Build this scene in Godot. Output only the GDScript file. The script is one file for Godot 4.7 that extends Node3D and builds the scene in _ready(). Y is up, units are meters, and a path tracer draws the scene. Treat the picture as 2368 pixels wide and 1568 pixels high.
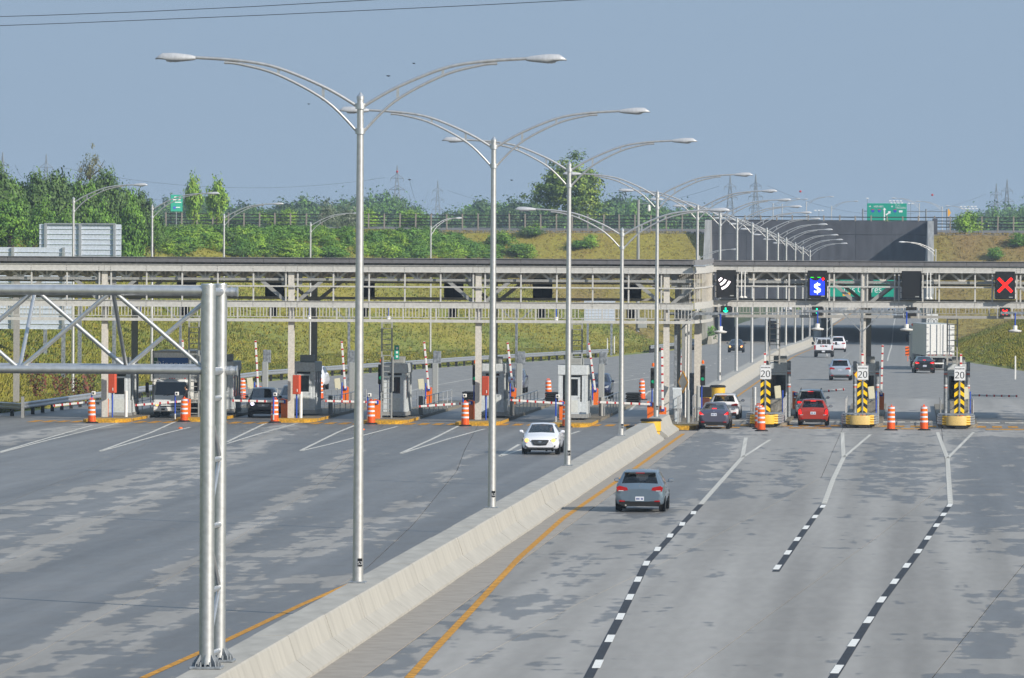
extends Node3D
# Toll plaza on a motorway seen from a bridge through a long lens.
# World: the road runs along -Z, x to the right, y up, metres. "s" is the distance ahead of the camera (s = -z).

const F := 14000.0          # focal length in units of a 2367 x 1568 picture
const CX := 1183.5
const CY := 784.0
const EYE := 8.6
const MED := -13.65         # the median barrier's centre line
const FLAT := [0.0, 0.0]

var cam_basis := Basis()
var used := {}
var mats := {}
var texs := {}
var rng := RandomNumberGenerator.new()

# ------------------------------------------------------------------ mesh builder
class MB:
	var v := PackedVector3Array()
	var n := PackedVector3Array()
	var uv := PackedVector2Array()
	var col := PackedColorArray()
	var c := Color(1, 1, 1)
	var use_col := false
	func _p(a: Vector3, na: Vector3, t: Vector2):
		v.append(a); n.append(na); uv.append(t)
		if use_col: col.append(c)
	func tri3(a: Vector3, b: Vector3, d: Vector3, na: Vector3, nb: Vector3, nd: Vector3, ta := Vector2.ZERO, tb := Vector2.ZERO, td := Vector2.ZERO):
		# front faces run clockwise
		if (b - a).cross(d - a).dot(na + nb + nd) > 0.0:
			_p(a, na, ta); _p(d, nd, td); _p(b, nb, tb)
		else:
			_p(a, na, ta); _p(b, nb, tb); _p(d, nd, td)
	func tri(a: Vector3, b: Vector3, d: Vector3, hint: Vector3):
		var m := (b - a).cross(d - a).normalized()
		if m.dot(hint) < 0.0: m = -m
		tri3(a, b, d, m, m, m)
	func quad(a: Vector3, b: Vector3, d: Vector3, e: Vector3, hint: Vector3):
		var m := (b - a).cross(d - a)
		if m.length_squared() < 1e-14: m = (d - a).cross(e - a)
		m = m.normalized()
		if m.dot(hint) < 0.0: m = -m
		tri3(a, b, d, m, m, m, Vector2(0, 0), Vector2(1, 0), Vector2(1, 1)); tri3(a, d, e, m, m, m, Vector2(0, 0), Vector2(1, 1), Vector2(0, 1))
	func box(ctr: Vector3, size: Vector3, b := Basis()):
		var h := size * 0.5
		for ax in 3:
			var u := (ax + 1) % 3
			var w := (ax + 2) % 3
			for sg in [-1.0, 1.0]:
				var q := []
				for k in [[-1, -1], [1, -1], [1, 1], [-1, 1]]:
					var p := Vector3.ZERO
					p[ax] = sg * h[ax]; p[u] = k[0] * h[u]; p[w] = k[1] * h[w]
					q.append(ctr + b * p)
				var hn := Vector3.ZERO
				hn[ax] = sg
				quad(q[0], q[1], q[2], q[3], b * hn)
	func cbox(ctr: Vector3, size: Vector3, bv: float, b := Basis()):
		# a box with chamfered edges and corners
		var h := size * 0.5
		bv = minf(bv, minf(h.x, minf(h.y, h.z)) * 0.9)
		for ax in 3:
			var u := (ax + 1) % 3
			var w := (ax + 2) % 3
			for sg in [-1.0, 1.0]:
				var q := []
				for k in [[-1, -1], [1, -1], [1, 1], [-1, 1]]:
					var p := Vector3.ZERO
					p[ax] = sg * h[ax]; p[u] = k[0] * (h[u] - bv); p[w] = k[1] * (h[w] - bv)
					q.append(ctr + b * p)
				var hn := Vector3.ZERO
				hn[ax] = sg
				quad(q[0], q[1], q[2], q[3], b * hn)
			for su in [-1.0, 1.0]:
				for sw in [-1.0, 1.0]:
					var e := []
					for k in [[0, -1], [0, 1], [1, 1], [1, -1]]:
						var p := Vector3.ZERO
						p[ax] = k[1] * (h[ax] - bv)
						p[u] = su * (h[u] - (bv if k[0] == 1 else 0.0)); p[w] = sw * (h[w] - (0.0 if k[0] == 1 else bv))
						e.append(ctr + b * p)
					var hn := Vector3.ZERO
					hn[u] = su; hn[w] = sw
					quad(e[0], e[1], e[2], e[3], b * hn)
		for sx in [-1.0, 1.0]:
			for sy in [-1.0, 1.0]:
				for sz in [-1.0, 1.0]:
					var sv := Vector3(sx, sy, sz)
					tri(ctr + b * (sv * Vector3(h.x, h.y - bv, h.z - bv)), ctr + b * (sv * Vector3(h.x - bv, h.y, h.z - bv)), ctr + b * (sv * Vector3(h.x - bv, h.y - bv, h.z)), b * sv)
	func tube(pts: Array, r: float, sides := 8, r2 := -1.0, caps := true):
		var rings := []
		var m := pts.size()
		var up := Vector3.UP
		for i in m:
			var d: Vector3 = (pts[mini(i + 1, m - 1)] - pts[maxi(i - 1, 0)]).normalized()
			if absf(d.dot(up)) > 0.95: up = Vector3.RIGHT if absf(d.x) < 0.9 else Vector3.FORWARD
			var a := d.cross(up).normalized()
			var b := a.cross(d).normalized()
			up = b
			var rr := r if r2 < 0.0 else lerpf(r, r2, float(i) / float(m - 1))
			var ring := []
			for k in sides:
				var t := TAU * k / sides
				var nn := a * cos(t) + b * sin(t)
				ring.append([pts[i] + nn * rr, nn])
			rings.append(ring)
		for i in m - 1:
			for k in sides:
				var k2 := (k + 1) % sides
				var A = rings[i][k]; var B = rings[i][k2]; var C = rings[i + 1][k2]; var D = rings[i + 1][k]
				tri3(A[0], B[0], C[0], A[1], B[1], C[1]); tri3(A[0], C[0], D[0], A[1], C[1], D[1])
		if caps:
			for e in [0, m - 1]:
				var d: Vector3 = (pts[0] - pts[1]) if e == 0 else (pts[m - 1] - pts[m - 2])
				for k in range(1, sides - 1):
					tri(rings[e][0][0], rings[e][k][0], rings[e][k + 1][0], d)
	func lathe(prof: Array, sides := 16, x := Transform3D()):
		# prof: Vector2(radius, height) from the bottom up; sharp profile corners stay sharp
		for i in prof.size() - 1:
			var p: Vector2 = prof[i]
			var q: Vector2 = prof[i + 1]
			var dn := Vector2(q.y - p.y, -(q.x - p.x)).normalized()
			for k in sides:
				var t0 := TAU * k / sides
				var t1 := TAU * (k + 1) / sides
				var d0 := Vector3(cos(t0), 0, sin(t0))
				var d1 := Vector3(cos(t1), 0, sin(t1))
				var n0 := x.basis * (d0 * dn.x + Vector3(0, dn.y, 0))
				var n1 := x.basis * (d1 * dn.x + Vector3(0, dn.y, 0))
				var a := x * (d0 * p.x + Vector3(0, p.y, 0)); var b := x * (d1 * p.x + Vector3(0, p.y, 0))
				var e := x * (d1 * q.x + Vector3(0, q.y, 0)); var g := x * (d0 * q.x + Vector3(0, q.y, 0))
				if p.x > 1e-5: tri3(a, b, e, n0, n1, n1)
				if q.x > 1e-5: tri3(a, e, g, n0, n1, n0)
	func prism(poly: PackedVector2Array, depth: float, x := Transform3D()):
		# a polygon in x,y pushed from z = -depth/2 to +depth/2
		var id := Geometry2D.triangulate_polygon(poly)
		for sg in [-0.5, 0.5]:
			for i in range(0, id.size(), 3):
				var q := []
				for k in 3: q.append(x * Vector3(poly[id[i + k]].x, poly[id[i + k]].y, sg * depth))
				tri(q[0], q[1], q[2], x.basis * Vector3(0, 0, sg))
		var cw := Geometry2D.is_polygon_clockwise(poly)
		for i in poly.size():
			var p := poly[i]
			var q := poly[(i + 1) % poly.size()]
			var dn := Vector3(q.y - p.y, -(q.x - p.x), 0)
			if cw: dn = -dn
			quad(x * Vector3(p.x, p.y, -depth / 2), x * Vector3(q.x, q.y, -depth / 2), x * Vector3(q.x, q.y, depth / 2), x * Vector3(p.x, p.y, depth / 2), x.basis * dn)
	func loft(secs: Array, closed := true, caps := true):
		# sections: arrays of equally many points; smooth along and across
		var m := secs.size()
		var w: int = secs[0].size()
		var nr := []
		for i in m:
			var row := PackedVector3Array(); row.resize(w); nr.append(row)
		var cen := Vector3.ZERO
		for i in m - 1:
			for k in (w if closed else w - 1):
				var k2 := (k + 1) % w
				var fn: Vector3 = (secs[i][k2] - secs[i][k]).cross(secs[i + 1][k] - secs[i][k]) + (secs[i + 1][k] - secs[i + 1][k2]).cross(secs[i][k2] - secs[i + 1][k2])
				var mid := Vector3.ZERO
				for q in w: mid += secs[i][q]
				mid /= w
				if closed and fn.dot((secs[i][k] + secs[i][k2]) * 0.5 - mid) < 0.0: fn = -fn
				nr[i][k] += fn; nr[i][k2] += fn; nr[i + 1][k] += fn; nr[i + 1][k2] += fn
		for i in m - 1:
			for k in (w if closed else w - 1):
				var k2 := (k + 1) % w
				tri3(secs[i][k], secs[i][k2], secs[i + 1][k2], nr[i][k].normalized(), nr[i][k2].normalized(), nr[i + 1][k2].normalized())
				tri3(secs[i][k], secs[i + 1][k2], secs[i + 1][k], nr[i][k].normalized(), nr[i + 1][k2].normalized(), nr[i + 1][k].normalized())
		if caps and closed:
			for e in [0, m - 1]:
				var d: Vector3 = Vector3.ZERO
				for k in w: d += secs[e][k] - secs[1 if e == 0 else m - 2][k]
				cen = Vector3.ZERO
				for k in w: cen += secs[e][k]
				cen /= w
				for k in w: tri(cen, secs[e][k], secs[e][(k + 1) % w], d)
	func mesh() -> ArrayMesh:
		var a := []
		a.resize(Mesh.ARRAY_MAX)
		a[Mesh.ARRAY_VERTEX] = v; a[Mesh.ARRAY_NORMAL] = n; a[Mesh.ARRAY_TEX_UV] = uv
		if use_col: a[Mesh.ARRAY_COLOR] = col
		var m := ArrayMesh.new()
		m.add_surface_from_arrays(Mesh.PRIMITIVE_TRIANGLES, a)
		return m

# ------------------------------------------------------------------ helpers
func numbered(called: String) -> String:
	var k: int = used.get(called, 0)
	used[called] = k + 1
	return called if k == 0 else "%s_%03d" % [called, k]

func thing(called: String, label: String, category: String, pos := Vector3.ZERO, turn := 0.0, group := "") -> Node3D:
	var o := Node3D.new()
	o.name = numbered(called)
	add_child(o)
	o.position = pos
	o.rotation.y = turn
	tag(o, label, category, group)
	return o

func tag(o: Node, label: String, category: String, group := ""):
	o.set_meta("label", label)
	o.set_meta("category", category)
	if group != "": o.set_meta("group", group)

func part(parent: Node, called: String, m, material: Material, pos := Vector3.ZERO, turn := Vector3.ZERO) -> MeshInstance3D:
	var o := MeshInstance3D.new()
	o.name = called
	o.mesh = m.mesh() if m is MB else m
	o.material_override = material
	o.position = pos
	o.rotation = turn
	parent.add_child(o, true)
	return o

func setting(called: String, label: String) -> Node3D:
	var o := Node3D.new()
	o.name = numbered(called)
	add_child(o)
	o.set_meta("kind", "structure")
	o.set_meta("label", label)
	o.set_meta("category", called.replace("_", " "))
	return o

func relabel(o: Node, label: String): o.set_meta("label", label)

func copy_of(o: Node3D, called: String, label: String, pos: Vector3, turn := 0.0) -> Node3D:
	var c: Node3D = o.duplicate()
	c.name = numbered(called)
	add_child(c)
	c.position = pos
	c.rotation.y = turn
	relabel(c, label)
	return c

func W(x: float, s: float, h := 0.0) -> Vector3: return Vector3(x, h, -s)

func ray(px: float, py: float) -> Vector3:
	return cam_basis * Vector3((px - CX) / F, -(py - CY) / F, -1.0)

func on_ground(px: float, py: float, h := 0.0) -> Vector3:      # where the ray of a picture point meets the height h
	var d := ray(px, py)
	return Vector3(0, EYE, 0) + d * ((h - EYE) / d.y)

func at(px: float, py: float, s: float) -> Vector3:             # where it meets the distance s
	var d := ray(px, py)
	return Vector3(0, EYE, 0) + d * (-s / d.z)

func road_h(s: float) -> float:                                  # the road dips to the tunnel and rises behind it
	if s < 600.0: return 0.0
	if s < 820.0: return -0.9 * smoothstep(600.0, 820.0, s)
	return -0.9 + 1.4 * smoothstep(820.0, 960.0, s)

func image_from(w: int, h: int, fn: Callable) -> ImageTexture:
	var im := Image.create(w, h, true, Image.FORMAT_RGB8)
	for y in h:
		for x in w: im.set_pixel(x, y, fn.call(x, y))
	im.generate_mipmaps()
	return ImageTexture.create_from_image(im)

func noise_tex(key: String, freq: float, oct: int, lo: float, hi: float, sx := 1, sy := 1, seed_ := 1) -> ImageTexture:
	if texs.has(key): return texs[key]
	var nz := FastNoiseLite.new()
	nz.seed = seed_; nz.frequency = freq; nz.fractal_octaves = oct
	nz.noise_type = FastNoiseLite.TYPE_SIMPLEX_SMOOTH
	var im := nz.get_seamless_image(512 / sx, 512 / sy)
	im.resize(512, 512, Image.INTERPOLATE_CUBIC)
	im.convert(Image.FORMAT_L8)
	var b := im.get_data()
	var mn := 255
	var mx := 0
	for q in b:
		mn = mini(mn, q); mx = maxi(mx, q)
	for i in b.size(): b[i] = int(255.0 * lerpf(lo, hi, float(b[i] - mn) / float(maxi(1, mx - mn))))
	im = Image.create_from_data(512, 512, false, Image.FORMAT_L8, b)
	im.generate_mipmaps()
	texs[key] = ImageTexture.create_from_image(im)
	return texs[key]

func mat(key: String, col := Color.WHITE, rough := 0.6, metal := 0.0, tex = null, scale := 1.0) -> StandardMaterial3D:
	if mats.has(key): return mats[key]
	var m := StandardMaterial3D.new()
	m.albedo_color = col
	m.roughness = rough
	m.metallic = metal
	if tex != null:
		m.albedo_texture = tex
		m.uv1_triplanar = true
		m.uv1_world_triplanar = true
		m.uv1_scale = Vector3.ONE * scale
	mats[key] = m
	return m

func glow(key: String, col: Color, e: float) -> StandardMaterial3D:
	if mats.has(key): return mats[key]
	var m := mat(key, col, 0.4)
	m.emission_enabled = true
	m.emission = col
	m.emission_energy_multiplier = e
	return m

func glass(key: String, col: Color, alpha: float) -> StandardMaterial3D:
	if mats.has(key): return mats[key]
	var m := mat(key, Color(col, alpha), 0.04)
	m.transparency = BaseMaterial3D.TRANSPARENCY_ALPHA
	m.metallic_specular = 0.6
	return m

func text_mesh(t: String, h: float, depth := 0.01, mono := false, bold := 500) -> TextMesh:
	var tm := TextMesh.new()
	tm.text = t
	var f := SystemFont.new()
	f.font_names = PackedStringArray(["Droid Sans Mono" if mono else "Droid Sans"])
	f.font_weight = bold
	tm.font = f
	tm.font_size = 64
	tm.pixel_size = h / 46.0
	tm.depth = depth
	return tm

func gline(pts: Array, wid: float, h: float) -> MB:              # a painted line on the road along picture points
	var mb := MB.new()
	var g := []
	for p in pts: g.append(on_ground(p[0], p[1]))
	for i in g.size() - 1:
		strip(mb, g[i], g[i + 1], wid, h)
	return mb

func strip(mb: MB, a: Vector3, b: Vector3, wid: float, h: float):
	var d := b - a
	d.y = 0
	var side := d.normalized().cross(Vector3.UP) * wid * 0.5
	var n0 := maxi(1, int(ceil(d.length() / 12.0)))
	for i in n0:
		var p := a.lerp(b, float(i) / n0)
		var q := a.lerp(b, float(i + 1) / n0)
		p.y = road_h(-p.z) + h; q.y = road_h(-q.z) + h
		mb.quad(p - side, p + side, q + side, q - side, Vector3.UP)

# ------------------------------------------------------------------ scene
func _ready():
	rng.seed = 77
	# camera: long lens, a little below level, rolled a third of a degree
	cam_basis = Basis(Vector3.UP, atan((2103.0 - CX) / F)) * Basis(Vector3.RIGHT, -atan((784.0 - 629.3) / F)) * Basis(Vector3.BACK, 0.0055)
	var cam := Camera3D.new()
	cam.name = "camera"
	cam.transform = Transform3D(cam_basis, Vector3(0, EYE, 0))
	cam.fov = rad_to_deg(2.0 * atan(783.6 / F))
	cam.near = 1.0
	cam.far = 9000.0
	add_child(cam)
	cam.make_current()
	# hazy summer sky
	var sky_mat := ProceduralSkyMaterial.new()
	sky_mat.sky_top_color = Color(0.56, 0.655, 0.765)
	sky_mat.sky_horizon_color = Color(0.556, 0.634, 0.716)
	sky_mat.sky_curve = 0.16
	sky_mat.ground_bottom_color = Color(0.30, 0.31, 0.30)
	sky_mat.ground_horizon_color = Color(0.52, 0.60, 0.66)
	sky_mat.ground_curve = 0.02
	sky_mat.sun_angle_max = 1.0
	var sky := Sky.new()
	sky.sky_material = sky_mat
	var env := Environment.new()
	env.background_mode = Environment.BG_SKY
	env.sky = sky
	env.tonemap_mode = Environment.TONE_MAPPER_LINEAR
	env.tonemap_exposure = 1.14
	env.fog_enabled = true
	env.fog_density = 0.00015
	env.fog_light_color = Color(0.63, 0.71, 0.79)
	env.sdfgi_enabled = true
	env.ssao_enabled = true
	env.ssil_enabled = true
	var we := WorldEnvironment.new()
	we.name = "world_environment"
	we.environment = env
	add_child(we)
	# the sun stands to the right, behind the camera, 26 degrees up
	var sun := DirectionalLight3D.new()
	sun.name = "sun"
	sun.light_energy = 1.58
	sun.light_color = Color(1.0, 0.96, 0.90)
	sun.light_angular_distance = 0.5
	sun.shadow_enabled = true
	add_child(sun)
	sun.look_at_from_position(Vector3(0.80, 0.48, 0.58), Vector3.ZERO, Vector3.UP)

	make_materials()
	build_terrain()
	build_road()
	build_markings()
	build_portal()
	build_dike_fence()
	build_median()
	build_guardrails()
	build_canopies()
	build_islands()
	build_vms()
	build_gantry()
	build_lamps()
	build_signs()
	build_vegetation()
	build_far()
	build_vehicles()
	build_people()

func make_materials():
	var grain := noise_tex("grain", 0.11, 3, 0.80, 1.0)
	var blotch := noise_tex("blotch", 0.012, 5, 0.62, 1.0, 1, 1, 5)
	var streak := noise_tex("streak", 0.03, 4, 0.70, 1.0, 1, 8, 9)
	var faint := noise_tex("faint", 0.02, 4, 0.88, 1.0, 1, 1, 12)
	mat("galv", Color(0.83, 0.84, 0.85), 0.46, 0.85, faint, 0.6)
	mat("galv_dull", Color(0.64, 0.67, 0.70), 0.5, 0.25, blotch, 0.7)
	mat("pole_paint", Color(0.83, 0.83, 0.83), 0.46, 0.8, faint, 0.5)
	mat("beam", Color(0.77, 0.77, 0.76), 0.5, 0.0, faint, 0.4)
	mat("column", Color(0.82, 0.805, 0.775), 0.55, 0.0, faint, 0.5)
	mat("steel_grey", Color(0.64, 0.645, 0.64), 0.5, 0.2, faint, 0.6)
	mat("steel_dark", Color(0.66, 0.655, 0.64), 0.5, 0.1, faint, 0.6)
	mat("fascia", Color(0.47, 0.47, 0.485), 0.55, 0.3, faint, 0.3)
	mat("fascia_light", Color(0.58, 0.58, 0.59), 0.5, 0.3, faint, 0.3)
	mat("roof_under", Color(0.62, 0.62, 0.62), 0.6, 0.1, blotch, 0.5)
	mat("louvre", Color(0.77, 0.75, 0.71), 0.5, 0.1, faint, 0.5)
	mat("concrete", Color(0.69, 0.68, 0.65), 0.9, 0.0, noise_tex("jerseystain", 0.02, 5, 0.86, 1.0, 1, 4, 17), 0.13)
	mat("concrete_grey", Color(0.60, 0.59, 0.56), 0.9, 0.0, blotch, 0.4)
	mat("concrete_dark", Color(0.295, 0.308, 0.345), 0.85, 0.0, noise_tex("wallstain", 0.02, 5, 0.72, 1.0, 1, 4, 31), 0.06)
	mat("concrete_pale", Color(0.66, 0.67, 0.67), 0.85, 0.0, streak, 0.12)
	mat("kerb", Color(0.58, 0.55, 0.49), 0.9, 0.0, blotch, 0.9)
	mat("yellow_paint", Color(0.92, 0.70, 0.16), 0.6, 0.0, blotch, 0.9)
	mat("yellow_nose", Color(0.90, 0.72, 0.22), 0.45, 0.0, faint, 0.9)
	mat("yellow_pale", Color(0.86, 0.74, 0.46), 0.4, 0.0, faint, 0.9)
	mat("lamp_grey", Color(0.74, 0.755, 0.78), 0.45, 0.15, faint, 1.0)
	mat("road_white", Color(0.93, 0.92, 0.88), 0.75, 0.0, blotch, 0.5)
	mat("dash_white", Color(0.95, 0.95, 0.93), 0.7, 0.0, faint, 0.5)
	mat("road_yellow", Color(0.90, 0.64, 0.13), 0.75, 0.0, blotch, 0.5)
	mat("road_black", Color(0.19, 0.21, 0.245), 0.8, 0.0, blotch, 0.6)
	mat("seal", Color(0.20, 0.21, 0.22), 0.8)
	mat("gutter", Color(0.62, 0.595, 0.56), 0.9, 0.0, faint, 0.1)
	mat("rubber", Color(0.045, 0.045, 0.05), 0.75, 0.0, grain, 2.0)
	mat("black", Color(0.05, 0.052, 0.06), 0.5)
	mat("black_matt", Color(0.10, 0.105, 0.115), 0.75)
	mat("screen", Color(0.085, 0.095, 0.115), 0.55, 0.0, noise_tex("led", 0.2, 1, 0.85, 1.0, 1, 1, 4), 4.0)
	mat("orange", Color(0.95, 0.36, 0.07), 0.42, 0.0, faint, 1.2)
	mat("orange_sheet", Color(1.0, 0.44, 0.05), 0.3)
	mat("white_sheet", Color(0.82, 0.83, 0.86), 0.3)
	mat("cabinet_orange", Color(0.95, 0.45, 0.10), 0.45, 0.0, faint, 1.0)
	mat("box_red", Color(0.83, 0.34, 0.22), 0.5, 0.0, faint, 1.0)
	mat("blue", Color(0.10, 0.27, 0.68), 0.45)
	mat("white", Color(0.92, 0.92, 0.91), 0.5, 0.0, faint, 0.8)
	mat("red", Color(0.72, 0.05, 0.06), 0.45)
	mat("booth", Color(0.80, 0.83, 0.85), 0.5, 0.0, faint, 0.6)
	mat("booth_side", Color(0.82, 0.84, 0.83), 0.5, 0.0, faint, 0.6)
	mat("unit_grey", Color(0.62, 0.64, 0.64), 0.6, 0.0, faint, 1.0)
	mat("beige", Color(0.72, 0.71, 0.62), 0.5, 0.0, faint, 1.0)
	mat("sign_white", Color(0.86, 0.87, 0.88), 0.35)
	mat("sign_black", Color(0.07, 0.07, 0.08), 0.5)
	mat("sign_yellow", Color(0.98, 0.79, 0.02), 0.35)
	mat("sign_amber", Color(0.93, 0.66, 0.07), 0.4)
	mat("sign_green", Color(0.0, 0.57, 0.48), 0.35)
	mat("sign_back", Color(0.80, 0.84, 0.89), 0.45, 0.12, faint, 0.5)
	mat("wood", Color(0.62, 0.59, 0.55), 0.9, 0.0, streak, 0.8)
	mat("wood_dark", Color(0.19, 0.19, 0.185), 0.9, 0.0, streak, 0.8)
	mat("gravel", Color(0.50, 0.48, 0.47), 0.95, 0.0, grain, 0.5)
	mat("bark", Color(0.33, 0.28, 0.23), 0.95, 0.0, streak, 1.5)
	mat("pylon", Color(0.50, 0.53, 0.56), 0.6, 0.3)
	mat("cable", Color(0.27, 0.29, 0.31), 0.6)
	mat("chrome", Color(0.82, 0.83, 0.85), 0.15, 0.95)
	mat("rim", Color(0.66, 0.67, 0.68), 0.3, 0.8)
	mat("trim", Color(0.055, 0.057, 0.062), 0.6)
	mat("underbody", Color(0.03, 0.03, 0.03), 0.9)
	mat("seat_dark", Color(0.07, 0.072, 0.078), 0.85)
	mat("plate", Color(0.80, 0.82, 0.86), 0.4)
	mat("plate_ink", Color(0.25, 0.32, 0.52), 0.5)
	mat("tail_red", Color(0.62, 0.03, 0.04), 0.12)
	mat("lens", Color(0.78, 0.80, 0.83), 0.1, 0.3)
	mat("amber", Color(0.95, 0.42, 0.05), 0.25)
	glass("glass", Color(0.04, 0.055, 0.06), 0.55)
	glass("glass_dark", Color(0.015, 0.018, 0.022), 0.90)
	glass("booth_glass", Color(0.05, 0.08, 0.09), 0.72)
	glow("brake", Color(1.0, 0.08, 0.06), 1.1)
	glow("head_warm", Color(1.0, 0.72, 0.38), 1.6)
	glow("head_cool", Color(0.88, 0.86, 1.0), 1.8)
	glow("turn", Color(1.0, 0.42, 0.02), 1.6)
	glow("led_white", Color(1.0, 0.95, 0.98), 1.3)
	glow("led_red", Color(1.0, 0.10, 0.07), 1.1)
	glow("led_green", Color(0.0, 0.95, 0.72), 0.9)
	glow("led_lime", Color(0.10, 1.0, 0.16), 0.8)
	glow("led_blue", Color(0.10, 0.22, 1.0), 0.9)
	glow("led_cream", Color(0.95, 1.0, 0.82), 1.1)
	glow("signal_green", Color(0.02, 0.62, 0.42), 0.5)
	var mk: StandardMaterial3D = mat("leafy", Color.WHITE, 0.75)
	mk.vertex_color_use_as_albedo = true
	mk.cull_mode = BaseMaterial3D.CULL_DISABLED
	mk.backlight_enabled = true
	mk.backlight = Color(0.10, 0.14, 0.03)

# ------------------------------------------------------------------ ground
func lin(pts: Array, s: float) -> float:
	if s <= pts[0][0]: return pts[0][1]
	for i in pts.size() - 1:
		if s <= pts[i + 1][0]: return lerpf(pts[i][1], pts[i + 1][1], (s - pts[i][0]) / (pts[i + 1][0] - pts[i][0]))
	return pts[pts.size() - 1][1]

const TOE_L := [[400.0, -58.0], [454.0, -58.5], [523.0, -60.0], [607.0, -60.5], [653.0, -53.0], [700.0, -43.0], [760.0, -35.0], [835.0, -29.5]]
const EDGE_L := [[340.0, -54.0], [400.0, -51.0], [472.0, -50.0], [556.0, -40.4], [619.0, -30.6], [686.0, -27.6], [835.0, -27.0], [2000.0, -30.0]]
const EDGE_R := [[500.0, 13.0], [539.0, 10.6], [603.0, 5.0], [688.0, 2.8], [2000.0, 2.0]]

var bump := FastNoiseLite.new()

func land(x: float, s: float) -> float:
	var base := road_h(s) - 0.35
	if s > 834.9 and s < 935.1 and x > -28.1 and x < 3.1: return base
	var nz := bump.get_noise_2d(x * 2.0, s) * 0.22
	var cap := 10.4 + 4.6 * smoothstep(600.0, 830.0, s)
	var l := 0.0
	if s < 935.0:
		var tx := lin(TOE_L, s)
		var el := lin(EDGE_L, s)
		if x < el: base = lerpf(base, road_h(s) + 0.05, clampf((el - x) / 0.6, 0.0, 1.0))
		if x < tx: l = minf((tx - x) * 0.42, cap) + smoothstep(0.0, 8.0, tx - x) * nz
		var er := lin(EDGE_R, s)
		if x > er: base = lerpf(base, road_h(s) + 0.05, clampf((x - er) / 0.6, 0.0, 1.0))
		if x > er + 1.5: l = minf((x - er - 1.5) * 0.36, cap) + smoothstep(0.0, 6.0, x - er - 1.5) * nz
		if x < -28.1 or x > 3.1:
			var dk := clampf((s - 800.0) * 0.44, 0.0, 15.0)
			if s > 800.0: dk += nz * smoothstep(800.0, 812.0, s) * (1.0 - smoothstep(830.0, 836.0, s))
			l = maxf(l, dk)
	else:
		var away := maxf(-31.0 - x, x - 4.0)
		l = clampf(away * 0.4, 0.0, 12.5) * (1.0 - smoothstep(3000.0, 5000.0, s) * 0.6)
		if s < 960.0 and away > 0.0: l = maxf(l, 15.0 - (s - 935.0) * 0.4)
	return maxf(base, base + l) if l > 0.0 else base

func build_terrain():
	bump.seed = 3
	bump.frequency = 0.03
	bump.fractal_octaves = 3
	var xs := PackedFloat32Array([-900.0, -600.0, -420.0, -300.0, -220.0, -180.0, -155.0])
	var q := -140.0
	while q < -28.5:
		xs.append(q); q += 1.4
	xs.append_array([-28.12, -28.05, -27.0, -20.0, -13.0, -6.0, 0.0, 2.4, 3.05, 3.12])
	q = 4.0
	while q < 40.0:
		xs.append(q); q += 1.2
	xs.append_array([46.0, 55.0, 70.0, 100.0, 150.0, 240.0, 400.0, 700.0])
	var ss := PackedFloat32Array([-200.0, 0.0, 100.0, 200.0, 280.0, 320.0])
	q = 335.0
	while q < 795.0:
		ss.append(q); q += 4.0
	q = 796.0
	while q < 834.0:
		ss.append(q); q += 1.5
	ss.append_array([834.85, 834.95, 838.0, 845.0, 855.0, 870.0, 890.0, 910.0, 930.0, 935.05, 935.15, 940.0, 950.0, 962.0, 980.0, 1010.0, 1060.0, 1150.0, 1300.0, 1600.0, 2000.0, 2600.0, 3400.0, 4600.0, 6500.0])
	var patch := FastNoiseLite.new()
	patch.seed = 21; patch.frequency = 0.02; patch.fractal_octaves = 4
	var mb := MB.new()
	mb.use_col = true
	var hs := []
	var cs := []
	for s in ss:
		var hr := PackedFloat32Array()
		var cr := PackedColorArray()
		for x in xs:
			hr.append(land(x, s))
			var g := patch.get_noise_2d(x * 1.6, s * 0.8)
			var c := Color(0.40, 0.37, 0.040).lerp(Color(0.24, 0.30, 0.045), clampf(0.5 + g * 1.6, 0.0, 1.0))
			c = c.lerp(Color(0.42, 0.34, 0.055), clampf(patch.get_noise_2d(x * 3.0 + 400.0, s) * 1.2, 0.0, 0.5))
			if s > 795.0 and s < 845.0 and x > -72.0:
				c = c.lerp(Color(0.34, 0.225, 0.085), clampf(0.62 + g * 1.2, 0.0, 0.95))
			if s > 834.6 and s < 990.0 and (x < -28.0 or x > 3.0): c = Color(0.24, 0.225, 0.21)
			if s > 990.0: c = Color(0.09, 0.12, 0.03)
			cr.append(c)
		hs.append(hr); cs.append(cr)
	for j in ss.size() - 1:
		for i in xs.size() - 1:
			var p := [W(xs[i], ss[j], hs[j][i]), W(xs[i + 1], ss[j], hs[j][i + 1]), W(xs[i + 1], ss[j + 1], hs[j + 1][i + 1]), W(xs[i], ss[j + 1], hs[j + 1][i])]
			var c := [cs[j][i], cs[j][i + 1], cs[j + 1][i + 1], cs[j + 1][i]]
			var fn: Vector3 = (p[1] - p[0]).cross(p[3] - p[0])
			if fn.y < 0.0: fn = -fn
			fn = fn.normalized()
			for t in [[0, 1, 2], [0, 2, 3]]:
				# clockwise from above
				var o := [t[0], t[1], t[2]]
				if (p[o[1]] - p[o[0]]).cross(p[o[2]] - p[o[0]]).y > 0.0: o = [t[0], t[2], t[1]]
				for k in o:
					mb.c = c[k]
					mb._p(p[k], fn, Vector2(p[k].x, p[k].z) * 0.05)
	var gm: StandardMaterial3D = mat("grassland", Color.WHITE, 0.95, 0.0, noise_tex("turf", 0.05, 5, 0.62, 1.0, 1, 1, 41), 0.09)
	gm.vertex_color_use_as_albedo = true
	var g := setting("ground", "grassy land with cut slopes beside the motorway")
	part(g, "grass_land", mb, gm)

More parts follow.
